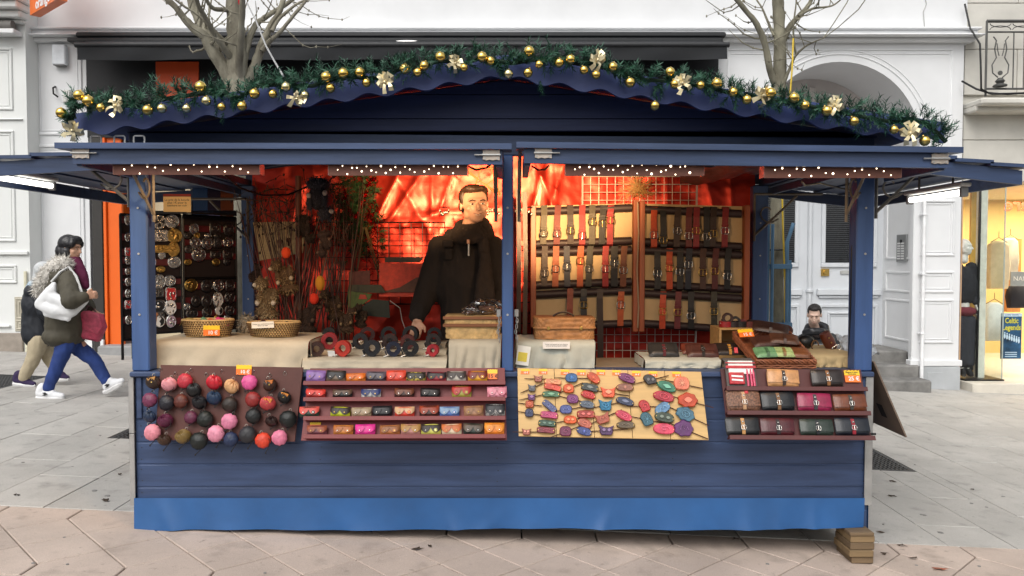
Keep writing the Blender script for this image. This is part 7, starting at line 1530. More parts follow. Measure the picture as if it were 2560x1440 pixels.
for i, (x, y, r_, col, cn_) in enumerate(((150,210,52,'3a221c','brown'),(222,240,50,'1d1a1c','black'),(290,268,50,'6d1a20','red'),(372,272,52,'2a1c1a','dark'),(450,295,66,'5a241a','chestnut'),(590,320,66,'33231e','espresso'),(708,330,58,'4a2018','russet'))):
    Y = .56; rm = r_/3.79/S(Y); p = P(1780+x/3.79, 740+y/3.79, Y); coil(1780+x/3.79,740+y/3.79,r_/3.79,Y,p.z-rm,col,cn_,'%s belt coil in the row at the right end, %s from left' % (cn_, ordn(i+1)),grp='belt coils at the right end')
for i, (x, y, col) in enumerate(((130,292,'8d1c22'),(200,312,'241a1c'),(270,335,'1b1718'),(355,362,'5a221c'),(445,365,'6a2a1c'),(560,392,'3a2620'))):
    p = P(1780+x/3.79, 740+y/3.79, .56); b = MB(); rm = .040; b.lathe([(rm,-.034),(rm,.0),(rm*.55,.0),(rm*.55,-.03)], 20, (p.x,.56,max(p.z,zr+.034 if x < 390 else ZT+.06))); tag(b.build('flat_coil', leather(col,.45), smooth=40), 'belt coil lying flat below the upright ones at right, %s from left' % ordn(i+1), 'belt coil', 'flat belt coils at the right end')
b = MB(); b.box((P(1888,850,.52).x,.50,ZT+.003),(P(1985,850,.52).x,.66,P(0,842,.52).z-.06),.004); tag(b.build('coil_stand', LINENY), 'straw covered stand under the belt coils at right', 'stand')
# leather cuff and bag at the far right
bg = thing('black_bag', 'small black leather bag beside the wicker tray', 'bag', P(2020,860,.42)); p = P(2014,855,.42); b = MB(); b.ell((p.x,.42,ZE+.038),(.05,.04,.040),16,10); b.build('body', leather('101113'), bg, smooth=True); b = MB(); b.tube([(p.x+.02*math.cos(a*.5)+.04,.38,ZE+.02+.03*math.sin(a*.5)) for a in range(12)], .004, 5); b.build('strap', leather('6a4a2c'), bg)
cf = thing('leather_cuff', 'brown studded leather pouch standing at the right end of counter', 'pouch', P(2065,860,.42)); M = Matrix.Translation((P(2070,858,.4).x,.40,ZE+.048)) @ Matrix.Rotation(R(-28),4,'Y'); b = MB(M); b.lathe([(.03,-.055),(.036,0),(.03,.05)], 14); b.build('body', leather('5d2a1a'), cf, smooth=40); b = MB(M); 
for z in (-.04,-.01,.02): b.lathe([(.004,-.04),(.005,-.036)], 8, (0,0,z), 'y'); 
b.build('studs', BRASS, cf); b = MB(); rring(b, M @ Matrix.Translation((.01,-.045,-.05)), .05,.03,.003); b.build('buckle', SILVER, cf, smooth=True)
b = MB(); ph = 3.; a, c = P(2085,838,1.2), P(2140,875,1.2); b.grid(lambda u, v: Vector((a.x+(c.x-a.x+.05)*u, 1.2-.25*v, a.z+(c.z-a.z)*v+.03*noise.noise(Vector((u*5,v*5,ph)))+.012*noise.noise(Vector((u*16,v*16,ph))))), 30, 22); tag(b.build('plastic_sheet', mat('crumpled_plastic', (.62,.66,.70), .18, .0, var=.4, vs_=18, bump=.6, bs=30), smooth=60), 'crumpled clear plastic sheeting beside the seated man', 'plastic sheet')
tb = thing('side_table', 'small grey table behind the right post carrying plastic sheeting', 'table', P(2110,900,1.1)); b = MB(); p, q = P(2085,876,1.0), P(2170,876,1.0); b.box((p.x,.93,p.z-.03),(q.x,1.4,p.z),.004); b.build('tabletop', mat('grey_top', (.5,.52,.54), .5), tb)
for (x, y) in ((p.x+.03,.96),(q.x-.03,.96),(p.x+.03,1.36),(q.x-.03,1.36)): b = MB(); b.box((x-.015,y-.015,.106),(x+.015,y+.015,p.z-.031)); b.build('leg', STEEL, tb)
# ================================================================ people
def cap(b, p0, p1, r0, r1, n=12):
    p0, p1 = Vector(p0), Vector(p1); d = (p1-p0); L = d.length; d = d/L if L > 1e-6 else Vector((0,0,1)); pts = []; rs = []
    for k in range(5): a = math.pi/2*k/4; pts.append(p0-d*r0*math.cos(a)); rs.append(max(1e-4,r0*math.sin(a)))
    for k in range(1,6): pts.append(p0.lerp(p1,k/6)); rs.append(r0+(r1-r0)*k/6)
    for k in range(5): a = math.pi/2*k/4; pts.append(p1+d*r1*math.sin(a)); rs.append(max(1e-4,r1*math.cos(a)))
    b.tube(pts, rs, n)
def limbs(b, js):
    for (p, r), (q, s_) in zip(js[:-1], js[1:]): cap(b, p, q, r, s_)
FOLD = {'coat':(.010,9),'parka':(.008,12),'jacket':(.008,12),'jeans':(.009,11),'trousers':(.008,10),'scarf':(.006,22),'hair':(.0035,55),'bag_body':(.004,12),'cardigan':(.008,12),'fur_hood':(.012,25)}
def remesh(b, name, m, parent, vox=.012, sm=4, sfac=.5):
    me = bpy.data.meshes.new('tmp'); me.from_pydata(b.v, [], b.f); me.update(); fixn(me); ob = bpy.data.objects.new('tmp', me); COL.objects.link(ob)
    r = ob.modifiers.new('r','REMESH'); r.mode = 'VOXEL'; r.voxel_size = vox; r.use_smooth_shade = True
    s_ = ob.modifiers.new('s','SMOOTH'); s_.iterations = sm; s_.factor = sfac
    dg = bpy.context.evaluated_depsgraph_get(); dg.update(); ev = ob.evaluated_get(dg); me2 = bpy.data.meshes.new_from_object(ev); bpy.data.objects.remove(ob); bpy.data.meshes.remove(me)
    fa, ff = FOLD.get(name, (0,1))
    if fa:
        ns = [v.normal.copy() for v in me2.vertices]
        for v, n_ in zip(me2.vertices, ns): c = v.co; q = Vector((c.x*ff*1.4, c.y*ff*1.4, c.z*ff*.7+.8*noise.noise(c*ff*.5))); v.co = c+n_*fa*((1-abs(noise.noise(q)))**2.5-.45+.35*noise.noise(q*2.3))
    me2.name = name; o = ORG[parent]; me2.transform(Matrix.Translation(-o)); me2.polygons.foreach_set('use_smooth',[True]*len(me2.polygons)); me2.materials.clear(); return link(name, me2, m, parent, o)
def head(b, M, k=1.):
    """M: head centre frame, x right, -y face forward, z up; k scale (1 = 0.23 m tall)"""
    def e(c, r): 
        q = MB(M); q.ell([x*k for x in c],[x*k for x in r],20,14); base = len(b.v); b.v += q.v; b.f += [tuple(i+base for i in f) for f in q.f]
    e((0,.015,.03),(.074,.092,.088)); e((0,-.02,-.03),(.060,.070,.075)); e((0,-.045,-.075),(.036,.036,.034)); e((0,-.068,.028),(.052,.02,.016)); e((0,-.092,-.012),(.011,.018,.024)); e((0,-.104,-.026),(.014,.012,.010)); e((0,-.079,-.056),(.024,.012,.008)); e((0,-.077,-.066),(.020,.012,.007))
    for s_ in (-1,1): e((s_*.040,-.058,-.022),(.022,.020,.020)); e((s_*.076,.012,-.005),(.008,.020,.030)); e((s_*.050,-.01,-.055),(.016,.036,.03))
def face_bits(M, t, k=1., smile=0., brow='2a1a12'):
    for s_ in (-1,1):
        q = MB(M); q.ell((s_*.030*k,-.079*k,.006*k),(.012*k,.006*k,.0055*k),10,8); ey = q.build('eye', mat('eye_white', (.7,.68,.64), .3, bump=0), t, smooth=True)
        q = MB(M); q.ell((s_*.030*k,-.0845*k,.006*k),(.0052*k,.002*k,.0052*k),8,6); q.build('iris', mat('iris_dark', (.03,.02,.015), .2, bump=0), ey)
        q = MB(M); q.tube([(s_*.013*k,-.091*k,.024*k),(s_*.030*k,-.091*k,.030*k),(s_*.048*k,-.080*k,.024*k)], [.003*k,.0042*k,.0025*k], 6); q.build('eyebrow', cloth(brow), t, smooth=True)
        q = MB(M); q.tube([(s_*.017*k,-.087*k,.012*k),(s_*.030*k,-.090*k,.0145*k),(s_*.044*k,-.082*k,.010*k)], .0018*k, 5); q.build('eyelid', SKIN, t, smooth=True)
    q = MB(M); q.tube([(-.026*k,-.083*k,(-.058+.010*smile)*k),(0,-.092*k,-.0605*k),(.026*k,-.083*k,(-.058+.010*smile)*k)], [.0016*k,.0030*k,.0016*k], 6); q.build('mouth', mat('lip', (.30,.09,.07), .4), t, smooth=True)
    if smile:
        q = MB(M); q.grid(lambda u, v: Vector(((u-.5)*.044*k, (-.0925+.010*(2*u-1)**2)*k, (-.0575+.008*(2*u-1)**2-.0065*v*(1-(2*u-1)**2))*k)), 10, 3); q.build('teeth', mat('teeth', (.75,.70,.60), .3, bump=0), t)
SKIN = mat('skin', (.58,.33,.22), .5, var=.08, vs_=12, bump=.12, bs=200)
def hand(b, wrist, dirv, side, size=.19, curl=.4):
    """palm plus five fingers as capsules; dirv = direction of the fingers, side = towards the thumb"""
    d = Vector(dirv).normalized(); s_ = Vector(side); s_ = (s_-d*s_.dot(d)).normalized(); n = d.cross(s_); w = Vector(wrist); L = size
    for k in range(4): cap(b, w+s_*(.010-.011*k+.008), w+d*L*.45+s_*(.030-.020*k), .013, .0115, 8)
    for k, (ln, o) in enumerate(((.40,.030),(.45,.010),(.42,-.010),(.33,-.029))):
        p = w+d*L*.45+s_*o; q = p+(d*math.cos(curl*.6)+n*math.sin(curl*.6))*L*ln*.5; r = q+(d*math.cos(curl*1.9)+n*math.sin(curl*1.9))*L*ln*.5; cap(b,p,q,.0092,.0085,8); cap(b,q,r,.0085,.007,8)
    p = w+d*L*.12+s_*.026; q = p+(d*.7+s_*.7).normalized()*L*.22; r = q+(d*.95+s_*.25+n*.2).normalized()*L*.18; cap(b,p,q,.0115,.0095,8); cap(b,q,r,.0095,.008,8)
# ---------------------------------------------------------------- vendor
YV = .80
def V_(px, py, dy=0.): return P(px, py, YV+dy)
vn = thing('person', 'smiling person in dark brown coat standing inside the stall', 'person', (V_(1165,700).x, YV, .106))
hc = V_(1186,512,-.05); Mh = Matrix.Translation(hc) @ Matrix.Rotation(R(16),4,'Z') @ Matrix.Rotation(R(-3),4,'Y') @ Matrix.Rotation(R(4),4,'X')
b = MB(); Mh = Mh @ Matrix.Diagonal((1.1,1,1,1)); head(b, Mh, 1.0); cap(b, hc+Vector((-.005,.02,-.07)), V_(1172,590,.02), .058, .062)
pel = V_(1165,905,.02); chest = V_(1165,690,.02); shl, shr = V_(1100,620,.02), V_(1234,620,.02); elb = V_(1065,735,.0); wri = V_(1043,800,-.14); elr = V_(1252,735,-.0); wrr = V_(1235,835,-.16)
cap(b, pel, chest, .085, .085); cap(b, chest, V_(1168,610,.02), .085, .07); limbs(b, [(shl,.055),(elb,.045),(wri,.030)]); limbs(b, [(shr,.055),(elr,.045),(wrr,.030)]); hand(b, wri, Vector((-.05,-.35,-.75)), Vector((.9,-.2,.1)), .18, .5); hand(b, wrr, Vector((0,-.6,-.5)), Vector((-1,0,0)), .18, .5)
for s_ in (-1,1): hp = pel+Vector((s_*.09,0,-.03)); kn = Vector((hp.x+s_*.01,YV-.01,.58)); an = Vector((hp.x+s_*.02,YV+.02,.19)); limbs(b, [(hp,.085),(kn,.055),(an,.04)]); cap(b, an+Vector((0,.02,-.04)), an+Vector((0,-.14,-.055)), .04, .03)
remesh(b, 'body', SKIN, vn, .0055, 3); face_bits(Mh, vn, 1.0, 1., '3a2416')
COAT = mat('dark_brown_wool', (.013,.0085,.0065), .9, var=.2, vs_=10, bump=.4, bs=220)
b = MB(); b.ell(chest+Vector((0,0,-.02)),(.205,.155,.28),24,16); b.ell(V_(1168,645,.02),(.175,.135,.12),20,12); limbs(b, [(pel,.16),(chest,.155)]); b.ell(pel+Vector((0,0,.06)),(.215,.14,.22),20,12); limbs(b, [(V_(1128,610,.02),.07),(shl,.076),(elb,.072),(wri+Vector((0,.02,.03)),.055)]); limbs(b, [(V_(1214,610,.02),.07),(shr,.076),(elr,.072),(wrr+Vector((0,.03,.04)),.055)]); limbs(b, [(V_(1130,590,.02),.05),(V_(1215,590,.02),.05)])
remesh(b, 'coat', COAT, vn, .012, 3)
b = MB(); c0 = V_(1180,574,-.01)
for k, (dz, rr, tt) in enumerate(((.032,.082,.026),(.0,.094,.032),(-.038,.104,.034))): b.tube([c0+Vector((rr*1.05*math.cos(a*.349),rr*.95*math.sin(a*.349)+.01,dz+.012*math.sin(a*.349+1)+.018*math.sin(a*.349))) for a in range(18)], tt, 8, closed=True)
cap(b, V_(1208,605,-.12), V_(1222,740,-.165), .034, .040); cap(b, V_(1212,640,-.15), V_(1200,745,-.17), .03, .036); remesh(b, 'scarf', mat('brown_knit', (.022,.014,.010), .95, var=.2, vs_=20, bump=.8, bs=120), vn, .009, 3)
b = MB(); b.box((V_(1175,600).x-.004,YV-.165,V_(1175,640).z),(V_(1175,600).x+.004,YV-.10,V_(1175,603).z)); b.build('zip', STEEL, vn)
b = MB(); b.box((V_(1174,600).x-.010,YV-.17,V_(1174,611).z),(V_(1174,600).x+.010,YV-.13,V_(1174,600).z),.003); b.build('zip_pull', mat('zip_copper', (.5,.25,.15), .4, .6), vn)
for (x0,x1,y0,y1) in ((1106,1133,600,618),(1112,1132,622,650)): b = MB(); p, q = V_(x0,y1,-.10), V_(x1,y0,-.10); b.box((p.x,YV-.118,p.z),(q.x,YV-.100,q.z),.006); b.build('pocket_flap', COAT, vn)
b = MB()
def he(c, r, bb=None): q = MB(Mh); q.ell(c, r, 16, 12); base = len(b.v); b.v.extend(q.v); b.f.extend([tuple(i+base for i in f) for f in q.f])
he((0,.045,.050),(.081,.078,.078)); he((-.01,-.022,.096),(.062,.058,.030)); he((.045,.01,.085),(.038,.05,.034)); he((-.062,.01,.045),(.022,.032,.06)); he((.064,.015,.045),(.020,.03,.055)); he((0,.07,-.02),(.065,.035,.07)); he((-.03,-.045,.102),(.034,.03,.020)); he((.02,-.048,.100),(.03,.026,.018)); he((-.075,.02,-.01),(.014,.02,.03))
remesh(b, 'hair', mat('brown_hair', (.055,.026,.012), .5, var=.6, vs_=40, bump=1., bs=90, stretch=(1,1,.25)), vn, .006, 2)
TROU = cloth('1c1c22'); b = MB()
for s_ in (-1,1): hp = pel+Vector((s_*.09,0,.03)); kn = Vector((hp.x+s_*.01,YV-.01,.58)); an = Vector((hp.x+s_*.02,YV+.02,.19)); limbs(b, [(hp,.11),(kn,.08),(an,.065)])
remesh(b, 'trousers', TROU, vn, .016, 3)
# ---------------------------------------------------------------- walking woman
F1 = Gd(130,992); YW = F1.y
def W_(px, py, dy=0.): return P(px, py, YW+dy)
wm = thing('person', 'walking person in olive parka with white shoulder bag and red handbag', 'person', (W_(175,980).x, YW, gz(W_(175,980).x)))
hc = W_(178,622); Mh = Matrix.Translation(hc) @ Matrix.Rotation(R(82),4,'Z') @ Matrix.Rotation(R(6),4,'X'); b = MB(); head(b, Mh, .98); hipc = W_(170,835); chest = W_(165,720); neck = W_(168,665)
cap(b, hc+Vector((-.02,0,-.06)), neck, .05, .055); cap(b, hipc, chest, .07, .09); cap(b, chest, neck, .09, .06)
sh = W_(172,700,-.19); el = W_(178,752,-.36); wr = W_(214,742,-.31); limbs(b, [(sh,.045),(el,.038),(wr,.026)]); hand(b, wr, Vector((.5,.2,.15)), Vector((0,-.3,1)), .165, 1.2)
sh2 = W_(165,690,.17); el2 = W_(205,745,.22); wr2 = W_(232,775,.18); limbs(b, [(sh2,.045),(el2,.038),(wr2,.026)]); hand(b, wr2, Vector((.5,-.1,-.5)), Vector((0,1,.2)), .165, .9)
lb_k, lb_a = W_(148,905,-.09), W_(120,972,-.08); lf_k, lf_a = W_(235,900,.09), W_(268,958,.10)
limbs(b, [(W_(165,840,-.06),.055),(lb_k,.05),(lb_a,.038)]); limbs(b, [(W_(180,840,.06),.055),(lf_k,.05),(lf_a,.038)])
remesh(b, 'body', SKIN, wm, .0075, 3); face_bits(Mh, wm, .98, 0., '1a1412')
PARKA = mat('olive_parka', (.065,.057,.038), .75, var=.25, vs_=8, bump=.4, bs=40); b = MB()
b.ell(W_(163,735),(.17,.19,.24),20,14); b.ell(W_(168,690),(.13,.21,.11),18,12); limbs(b, [(W_(162,760),.17),(W_(165,815),.185)]); limbs(b, [(W_(150,830,-.1),.07),(W_(150,830,.1),.07)]); limbs(b, [(sh,.09),(el,.082),(W_(208,744,-.32),.055)]); limbs(b, [(sh2,.085),(el2,.075),(wr2+Vector((-.02,0,.02)),.05)]); b.ell(W_(160,840),(.19,.21,.11),16,10)
remesh(b, 'parka', PARKA, wm, .014, 4)
b = MB(); random.seed(4)
limbs(b, [(W_(112,705,.0),.085),(W_(138,672,-.06),.09),(W_(158,660,-.1),.075)]); limbs(b, [(W_(112,705,.0),.08),(W_(140,672,.1),.085)]); limbs(b, [(W_(105,720),.07),(W_(100,735,0),.05)]); fo = remesh(b, 'fur_hood', mat('pale_fur', (.66,.63,.58), .95, var=.15, vs_=30, bump=1., bs=90), wm, .014, 2)
b = MB()
for (px, py, dy, r_) in ((112,705,-.02,.085),(128,685,-.06,.09),(145,668,-.09,.085),(160,660,-.10,.07),(104,722,0,.07)): fur(b, W_(px,py,dy), (r_,r_,r_), 420, .05, .004, .2)
stuff(b.build('hood_hair', mat('pale_fur', (.66,.63,.58), .95, var=.15, vs_=30, bump=1., bs=90), wm))
b = MB(); limbs(b, [(W_(186,652),.062),(W_(196,670,-.02),.058),(W_(208,690,-.04),.045),(W_(214,715,-.05),.035)]); remesh(b, 'scarf', cloth('5a1238'), wm, .012, 3)
b = MB(); 
for (c_, r_) in (((0,.03,.045),(.090,.098,.090)),((0,.075,-.03),(.088,.066,.085)),((.062,.02,-.045),(.030,.058,.07)),((-.062,.02,-.045),(.030,.058,.07)),((0,-.035,.085),(.076,.055,.045)),((0,.085,-.075),(.082,.05,.05)),((-.06,-.045,.05),(.028,.035,.04)),((.06,-.045,.05),(.028,.035,.04))): q = MB(Mh); q.ell(c_, r_, 16, 12); base = len(b.v); b.v.extend(q.v); b.f.extend([tuple(i+base for i in f) for f in q.f])
remesh(b, 'hair', mat('black_hair', (.012,.011,.013), .38, var=.4, vs_=40, bump=.8, bs=70, stretch=(1,1,.25)), wm, .008, 2)
JEAN = mat('blue_denim', (.018,.045,.19), .85, var=.3, vs_=7, bump=.4, bs=200); b = MB(); limbs(b, [(W_(165,858,-.07),.085),(lb_k,.066),(W_(121,968,-.08),.052)]); limbs(b, [(W_(182,858,.07),.085),(lf_k,.066),(W_(266,952,.10),.050)]); b.ell(W_(172,850),(.10,.13,.08),16,12); remesh(b, 'jeans', JEAN, wm, .012, 3)
SHOE = mat('white_canvas', (.74,.75,.77), .6, var=.06)
def shoe(b, heel, toe, k=1.): h, t_ = Vector(heel), Vector(toe); cap(b, h+Vector((0,0,.045)), h.lerp(t_,.55)+Vector((0,0,.045)), .042*k, .040*k); cap(b, h.lerp(t_,.5)+Vector((0,0,.032)), t_+Vector((0,0,.026)), .040*k, .028*k); cap(b, h+Vector((0,0,.06)), h+Vector((.02,0,.10)), .042*k, .045*k)
for (hp_, tp_, lab) in ((W_(101,992,-.08),W_(155,996,-.08),'rear'),(W_(268,976,.10),W_(304,958,.10),'front')):
    hp_.z -= .01; b = MB(); shoe(b, hp_, tp_); so = remesh(b, 'shoe', SHOE, wm, .009, 2); dv = (tp_-hp_); up_ = Vector((0,-1,0)).cross(dv).normalized(); up_ = up_ if up_.z > 0 else -up_
    b = MB(); b.tube([hp_-dv.normalized()*.035+up_*.006]+[hp_.lerp(tp_,k/5)+up_*.004 for k in range(6)]+[tp_+dv.normalized()*.02+up_*.008], [.022,.034,.036,.036,.038,.036,.028,.012], 8); b.build('sole', mat('white_rubber', (.72,.72,.72), .5), so, smooth=True)
    b = MB(); c = hp_.lerp(tp_,.38)+up_*.045+Vector((0,-.045,0)); M = frame(c, dv, up_); q = MB(M); q.prism([(-.035,-.012),(-.01,-.016),(.016,.0),(-.01,.016),(-.035,.012),(-.016,0)], -.003, .002); q.build('chevron', BLK, so)
    b = MB(); 
    for k in range(4): c = hp_.lerp(tp_,.38+.09*k)+up_*(.088-.010*k); b.tube([c+Vector((0,-.024,-.004)),c+up_*.006,c+Vector((0,.024,-.004))], .003, 5)
    stuff(b.build('laces', WHT, so))
bgm = MB(); q = [W_(84,745,-.30),W_(128,690,-.28),W_(150,745,-.32),W_(224,735,-.30),W_(190,806,-.30),W_(120,800,-.32),W_(78,770,-.30)]
wbag = thing('shoulder_bag', 'large soft white shoulder bag carried by the walking person', 'bag', W_(150,806,-.28))
b = MB()
limbs(b, [(W_(98,762,-.30),.045),(W_(135,775,-.31),.065),(W_(180,778,-.30),.055),(W_(212,752,-.30),.035)]); limbs(b, [(W_(100,758,-.30),.05),(W_(128,725,-.30),.05),(W_(134,712,-.29),.03)]); limbs(b, [(W_(130,745,-.30),.06),(W_(170,762,-.31),.06),(W_(205,750,-.30),.04)]); limbs(b, [(W_(115,785,-.30),.03),(W_(170,797,-.30),.028)])
for v in b.v: v.y = (YW-.29)+(v.y-(YW-.29))*.75
remesh(b, 'bag_body', mat('white_nylon', (.74,.75,.76), .5, var=.08, vs_=7, bump=.5, bs=14), wbag, .012, 4)
b = MB(); b.tube([W_(128,705,-.28),W_(150,680,-.24),W_(172,668,-.16),W_(190,690,-.22),W_(206,735,-.28)], .012, 6); b.build('bag_strap', mat('grey_strap', (.55,.55,.54), .6), wbag, smooth=True)
rbag = thing('handbag', 'red leather handbag hanging at the front of the walking person', 'bag', W_(228,850,.05)); b = MB(rotY(Matrix.Translation(W_(228,815,.02)), -14)); b.prism([(-.13,.07),(-.12,-.14),(.10,-.13),(.13,.02),(.07,.13),(-.08,.13)], -.05, .05, .03); b.build('body', leather('b8405a',.5), rbag, smooth=50); b = MB(rotY(Matrix.Translation(W_(228,815,.02)), -14)); b.prism([(-.13,.07),(-.10,-.03),(.10,-.05),(.13,.03),(.07,.134),(-.08,.134)], -.058, -.045, .006); b.build('flap', leather('c04a62',.5), rbag, smooth=50); b = MB(); b.tube([W_(205,790,.02),W_(220,765,.10),W_(233,770,.16),W_(245,790,.04)], .008, 6); b.build('strap', leather('4a1c22'), rbag, smooth=True)
# ---------------------------------------------------------------- second walker behind
F2 = Gd(60,962); YW2 = F2.y
def U_(px, py, dy=0.): return P(px, py, YW2+dy)
w2 = thing('person', 'second walker in pale hat, dark jacket and cream trousers behind the first', 'person', (U_(90,950).x, YW2, gz(U_(90,950).x)))
hc = U_(112,682); Mh = Matrix.Translation(hc) @ Matrix.Rotation(R(80),4,'Z') @ Matrix.Rotation(R(14),4,'X'); b = MB(); head(b, Mh, .95); hipc = U_(98,838); chest = U_(100,745); cap(b, hc+Vector((-.02,0,-.05)), U_(103,712), .05, .055); cap(b, hipc, chest, .11, .12)
a1, k1, a2, k2 = U_(58,945,-.07), U_(85,893,-.08), U_(148,938,.08), U_(122,890,.08)
limbs(b, [(U_(98,840,-.07),.08),(k1,.052),(a1,.036)]); limbs(b, [(U_(102,840,.07),.08),(k2,.052),(a2,.036)]); es, ew = U_(112,780,-.2), U_(132,805,-.16); limbs(b, [(U_(102,728,-.16),.045),(es,.038),(ew,.026)]); hand(b, ew, Vector((.4,0,-.6)), Vector((1,0,.2)), .16, .8); limbs(b, [(U_(102,728,.16),.045),(U_(112,780,.2),.038),(U_(135,800,.16),.026)]); hand(b, U_(135,800,.16), Vector((.4,0,-.6)), Vector((1,0,.2)), .16, .8)
remesh(b, 'body', SKIN, w2, .009, 3); face_bits(Mh, w2, .95)
b = MB(); b.ell(U_(100,760),(.16,.19,.21),18,14); b.ell(U_(100,728),(.12,.20,.10),16,12); limbs(b, [(U_(98,790),.16),(U_(98,832),.165)]); limbs(b, [(U_(102,728,-.16),.08),(es,.07),(ew+Vector((-.02,0,.02)),.05)]); limbs(b, [(U_(102,728,.16),.08),(U_(112,780,.2),.07),(U_(132,797,.16),.05)]); remesh(b, 'jacket', mat('dark_padded_jacket', (.014,.017,.024), .6, var=.3, vs_=6, bump=.5, bs=12), w2, .014, 4)
b = MB(); b.ell(hc+Vector((-.005,0,.035)),(.103,.090,.085),18,12); limbs(b, [(hc+Vector((-.04,0,0)),.07),(U_(95,712),.06)]); remesh(b, 'hood', mat('pale_knit', (.55,.57,.58), .9, bump=.7, bs=100), w2, .011, 3)
b = MB(); limbs(b, [(U_(82,712,-.1),.05),(U_(75,722,0),.05),(U_(84,712,.1),.05)]); remesh(b, 'collar', mat('pale_blue_fleece', (.40,.50,.58), .9), w2, .012, 3)
b = MB(); limbs(b, [(U_(98,850,-.07),.095),(k1,.072),(U_(60,942,-.07),.055)]); limbs(b, [(U_(102,850,.07),.095),(k2,.072),(U_(146,934,.08),.055)]); remesh(b, 'trousers', cloth('b3a68c'), w2, .013, 3)
for (hp_, tp_) in ((U_(42,960,-.07),U_(84,966,-.07)),(U_(140,946,.08),U_(168,950,.08))): b = MB(); shoe(b, hp_, tp_, .95); so = remesh(b, 'shoe', cloth('33264a'), w2, .010, 2); b = MB(); b.tube([hp_+Vector((-.03,0,.006)),hp_.lerp(tp_,.5)+Vector((0,0,.004)),tp_+Vector((.02,0,.008))], [.03,.036,.02], 8); b.build('sole', mat('white_rubber', (.72,.72,.72), .5), so, smooth=True)
# ---------------------------------------------------------------- seated man at the right
YM = 5.2
def X_(px, py, dy=0.): return P(px, py, YM+dy)
sm_ = thing('person', 'dark haired seated person in black jacket looking down, behind the right counter', 'person', (X_(2040,900).x, YM, gz(2.3)))
hc = X_(2036,788,-.06); Mh = Matrix.Translation(hc) @ Matrix.Rotation(R(-22),4,'Z') @ Matrix.Rotation(R(20),4,'X'); b = MB(); head(b, Mh, 1.0); cap(b, hc+Vector((0,.055,-.07)), X_(2043,838,.09), .05, .055)
pv = Vector((X_(2042,900).x, YM+.16, .17)); ch = X_(2043,872,.10); cap(b, pv, ch, .09, .09); cap(b, ch, X_(2043,846,.05), .09, .07); eL, eR = X_(1988,895,-.05), X_(2094,895,-.05); wL, wR = X_(2018,905,-.28), X_(2068,905,-.28)
limbs(b, [(X_(2006,850,.05),.05),(eL,.04),(wL,.028)]); limbs(b, [(X_(2080,848,.05),.05),(eR,.04),(wR,.028)]); hand(b, wL, Vector((.6,-.7,.1)), Vector((.3,.2,1)), .18, .7); hand(b, wR, Vector((-.6,-.7,.1)), Vector((-.3,.2,1)), .18, .7)
for s_ in (-1,1): hp = pv+Vector((s_*.09,-.02,0)); kn = Vector((hp.x+s_*.05,YM-.30,.26)); an = Vector((kn.x,YM-.30,gz(kn.x)+.08)); limbs(b, [(hp,.085),(kn,.058),(an,.04)]); cap(b, an+Vector((0,.02,-.035)), an+Vector((0,-.15,-.045)), .04, .03)
remesh(b, 'body', mat('skin_pale', (.62,.42,.33), .5, var=.08, vs_=12), sm_, .0065, 3); face_bits(Mh, sm_, 1.0, 0., '14100e')
JK = mat('black_jacket', (.010,.011,.014), .38, var=.3, vs_=8, bump=.5, bs=18); b = MB(); b.ell(X_(2043,880,.09),(.20,.15,.20),18,14); b.ell(X_(2043,852,.07),(.19,.13,.09),18,12); limbs(b, [(pv+Vector((0,0,.02)),.15),(ch,.16)]); limbs(b, [(X_(2043,858,-.02),.08),(X_(2043,890,-.02),.12)]); limbs(b, [(X_(2016,832,-.06),.05),(X_(2030,829,-.14),.045),(X_(2052,829,-.14),.045),(X_(2066,832,-.06),.05)]); limbs(b, [(X_(2008,852,.05),.085),(eL,.075),(wL+Vector((0,.04,0)),.05)]); limbs(b, [(X_(2078,850,.05),.085),(eR,.075),(wR+Vector((0,.04,0)),.05)]); remesh(b, 'jacket', JK, sm_, .012, 3)
b = MB(); limbs(b, [(X_(2014,836,.0),.045),(X_(2022,818,.08),.05),(X_(2042,812,.15),.055),(X_(2062,818,.08),.05),(X_(2066,836,.0),.045),(X_(2052,850,-.06),.04)]); limbs(b, [(X_(2014,836,.0),.045),(X_(2030,852,-.06),.04)]); remesh(b, 'collar', JK, sm_, .010, 3)
b = MB()
for (c_, r_) in (((0,.030,.050),(.079,.084,.078)),((0,-.025,.098),(.060,.052,.028)),((0,.06,0),(.070,.045,.06)),((.062,.0,.05),(.016,.035,.04)),((-.062,.0,.05),(.016,.035,.04))): q = MB(Mh); q.ell(c_, r_, 16, 12); base = len(b.v); b.v.extend(q.v); b.f.extend([tuple(i+base for i in f) for f in q.f])
remesh(b, 'hair', mat('short_dark_hair', (.014,.011,.010), .6, var=.5, vs_=60, bump=1., bs=160), sm_, .006, 2)
b = MB()
for s_ in (-1,1): hp = pv+Vector((s_*.09,-.02,.01)); kn = Vector((hp.x+s_*.05,YM-.30,.26)); an = Vector((kn.x,YM-.30,gz(kn.x)+.1)); limbs(b, [(hp,.105),(kn,.08),(an,.06)])
remesh(b, 'trousers', cloth('20242c'), sm_, .016, 3)
so_ = thing('stool', 'low wooden stool under the seated person', 'stool', (pv.x, pv.y, gz(pv.x))); b = MB(); b.box((pv.x-.17,pv.y-.15,.03),(pv.x+.17,pv.y+.15,.06),.006); b.build('seat', TB, so_)
for dx in (-.14,.14):
    for dy in (-.12,.12): b = MB(); b.box((pv.x+dx-.018,pv.y+dy-.018,gz(pv.x)-.01),(pv.x+dx+.018,pv.y+dy+.018,.029)); b.build('leg', TB, so_)
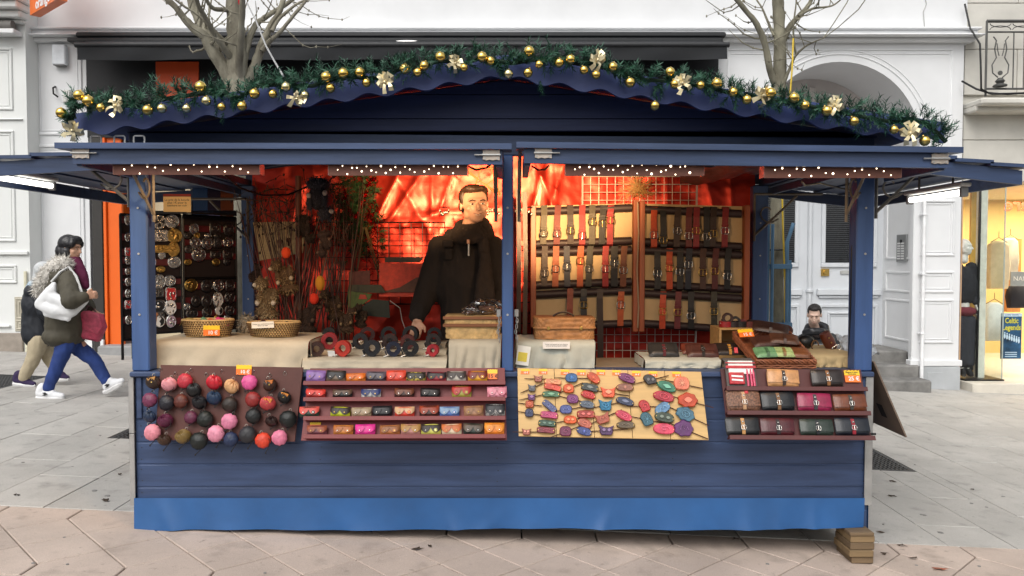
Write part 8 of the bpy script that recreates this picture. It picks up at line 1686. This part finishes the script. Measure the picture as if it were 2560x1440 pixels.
# ---------------------------------------------------------------- mannequin in the shop window
YN = YR+.12; mq = thing('mannequin', 'white headed mannequin in dark clothes in the shop window', 'mannequin', P(2416,945,YN))
def N_(px, py, dy=0.): return P(px, py, YN+dy)
hc = N_(2412,618); Mh = Matrix.Translation(hc) @ Matrix.Rotation(R(40),4,'Z'); MQ = mat('mannequin_white', (.80,.78,.74), .4, bump=0); b = MB(); head(b, Mh, 1.0); cap(b, hc+Vector((0,.02,-.06)), N_(2410,650), .05, .055); cap(b, N_(2410,780), N_(2410,690), .07, .07); 
for s_ in (-1,1): limbs(b, [(N_(2410+s_*10,800),.08),(N_(2410+s_*9,860),.055),(N_(2414+s_*8,922),.036)]); cap(b, N_(2414+s_*8,926), N_(2420+s_*9,938,-.1), .035, .026)
limbs(b, [(N_(2430,668),.045),(N_(2437,720,-.02),.036),(N_(2440,762,-.05),.024)]); hand(b, N_(2440,762,-.05), Vector((.2,-.1,-1)), Vector((-.4,-1,0)), .17, .3); limbs(b, [(N_(2392,668),.045),(N_(2386,720),.036),(N_(2388,765),.024)]); hand(b, N_(2388,765), Vector((0,-.1,-1)), Vector((.4,-1,0)), .17, .3)
remesh(b, 'body', MQ, mq, .010, 2)
b = MB(); b.ell(N_(2411,715),(.18,.13,.27),18,12); limbs(b, [(N_(2428,668),.075),(N_(2437,720,-.02),.06),(N_(2440,756,-.05),.045)]); limbs(b, [(N_(2394,668),.075),(N_(2386,720),.06),(N_(2388,758),.045)]); remesh(b, 'cardigan', cloth('22232b'), mq, .014, 3)
b = MB(); b.ell(N_(2411,778),(.165,.13,.075),16,10); remesh(b, 'red_top', cloth('6d2430'), mq, .014, 3)
b = MB(); 
for s_ in (-1,1): limbs(b, [(N_(2410+s_*10,802),.10),(N_(2411+s_*9,860),.09),(N_(2412+s_*8,905),.085)])
remesh(b, 'trousers', cloth('2c2d36'), mq, .014, 3)
for s_ in (-1,1): b = MB(); shoe(b, N_(2413+s_*8,938), N_(2420+s_*9,942,-.12)); remesh(b, 'shoe', cloth('1a1a1e'), mq, .011, 2)
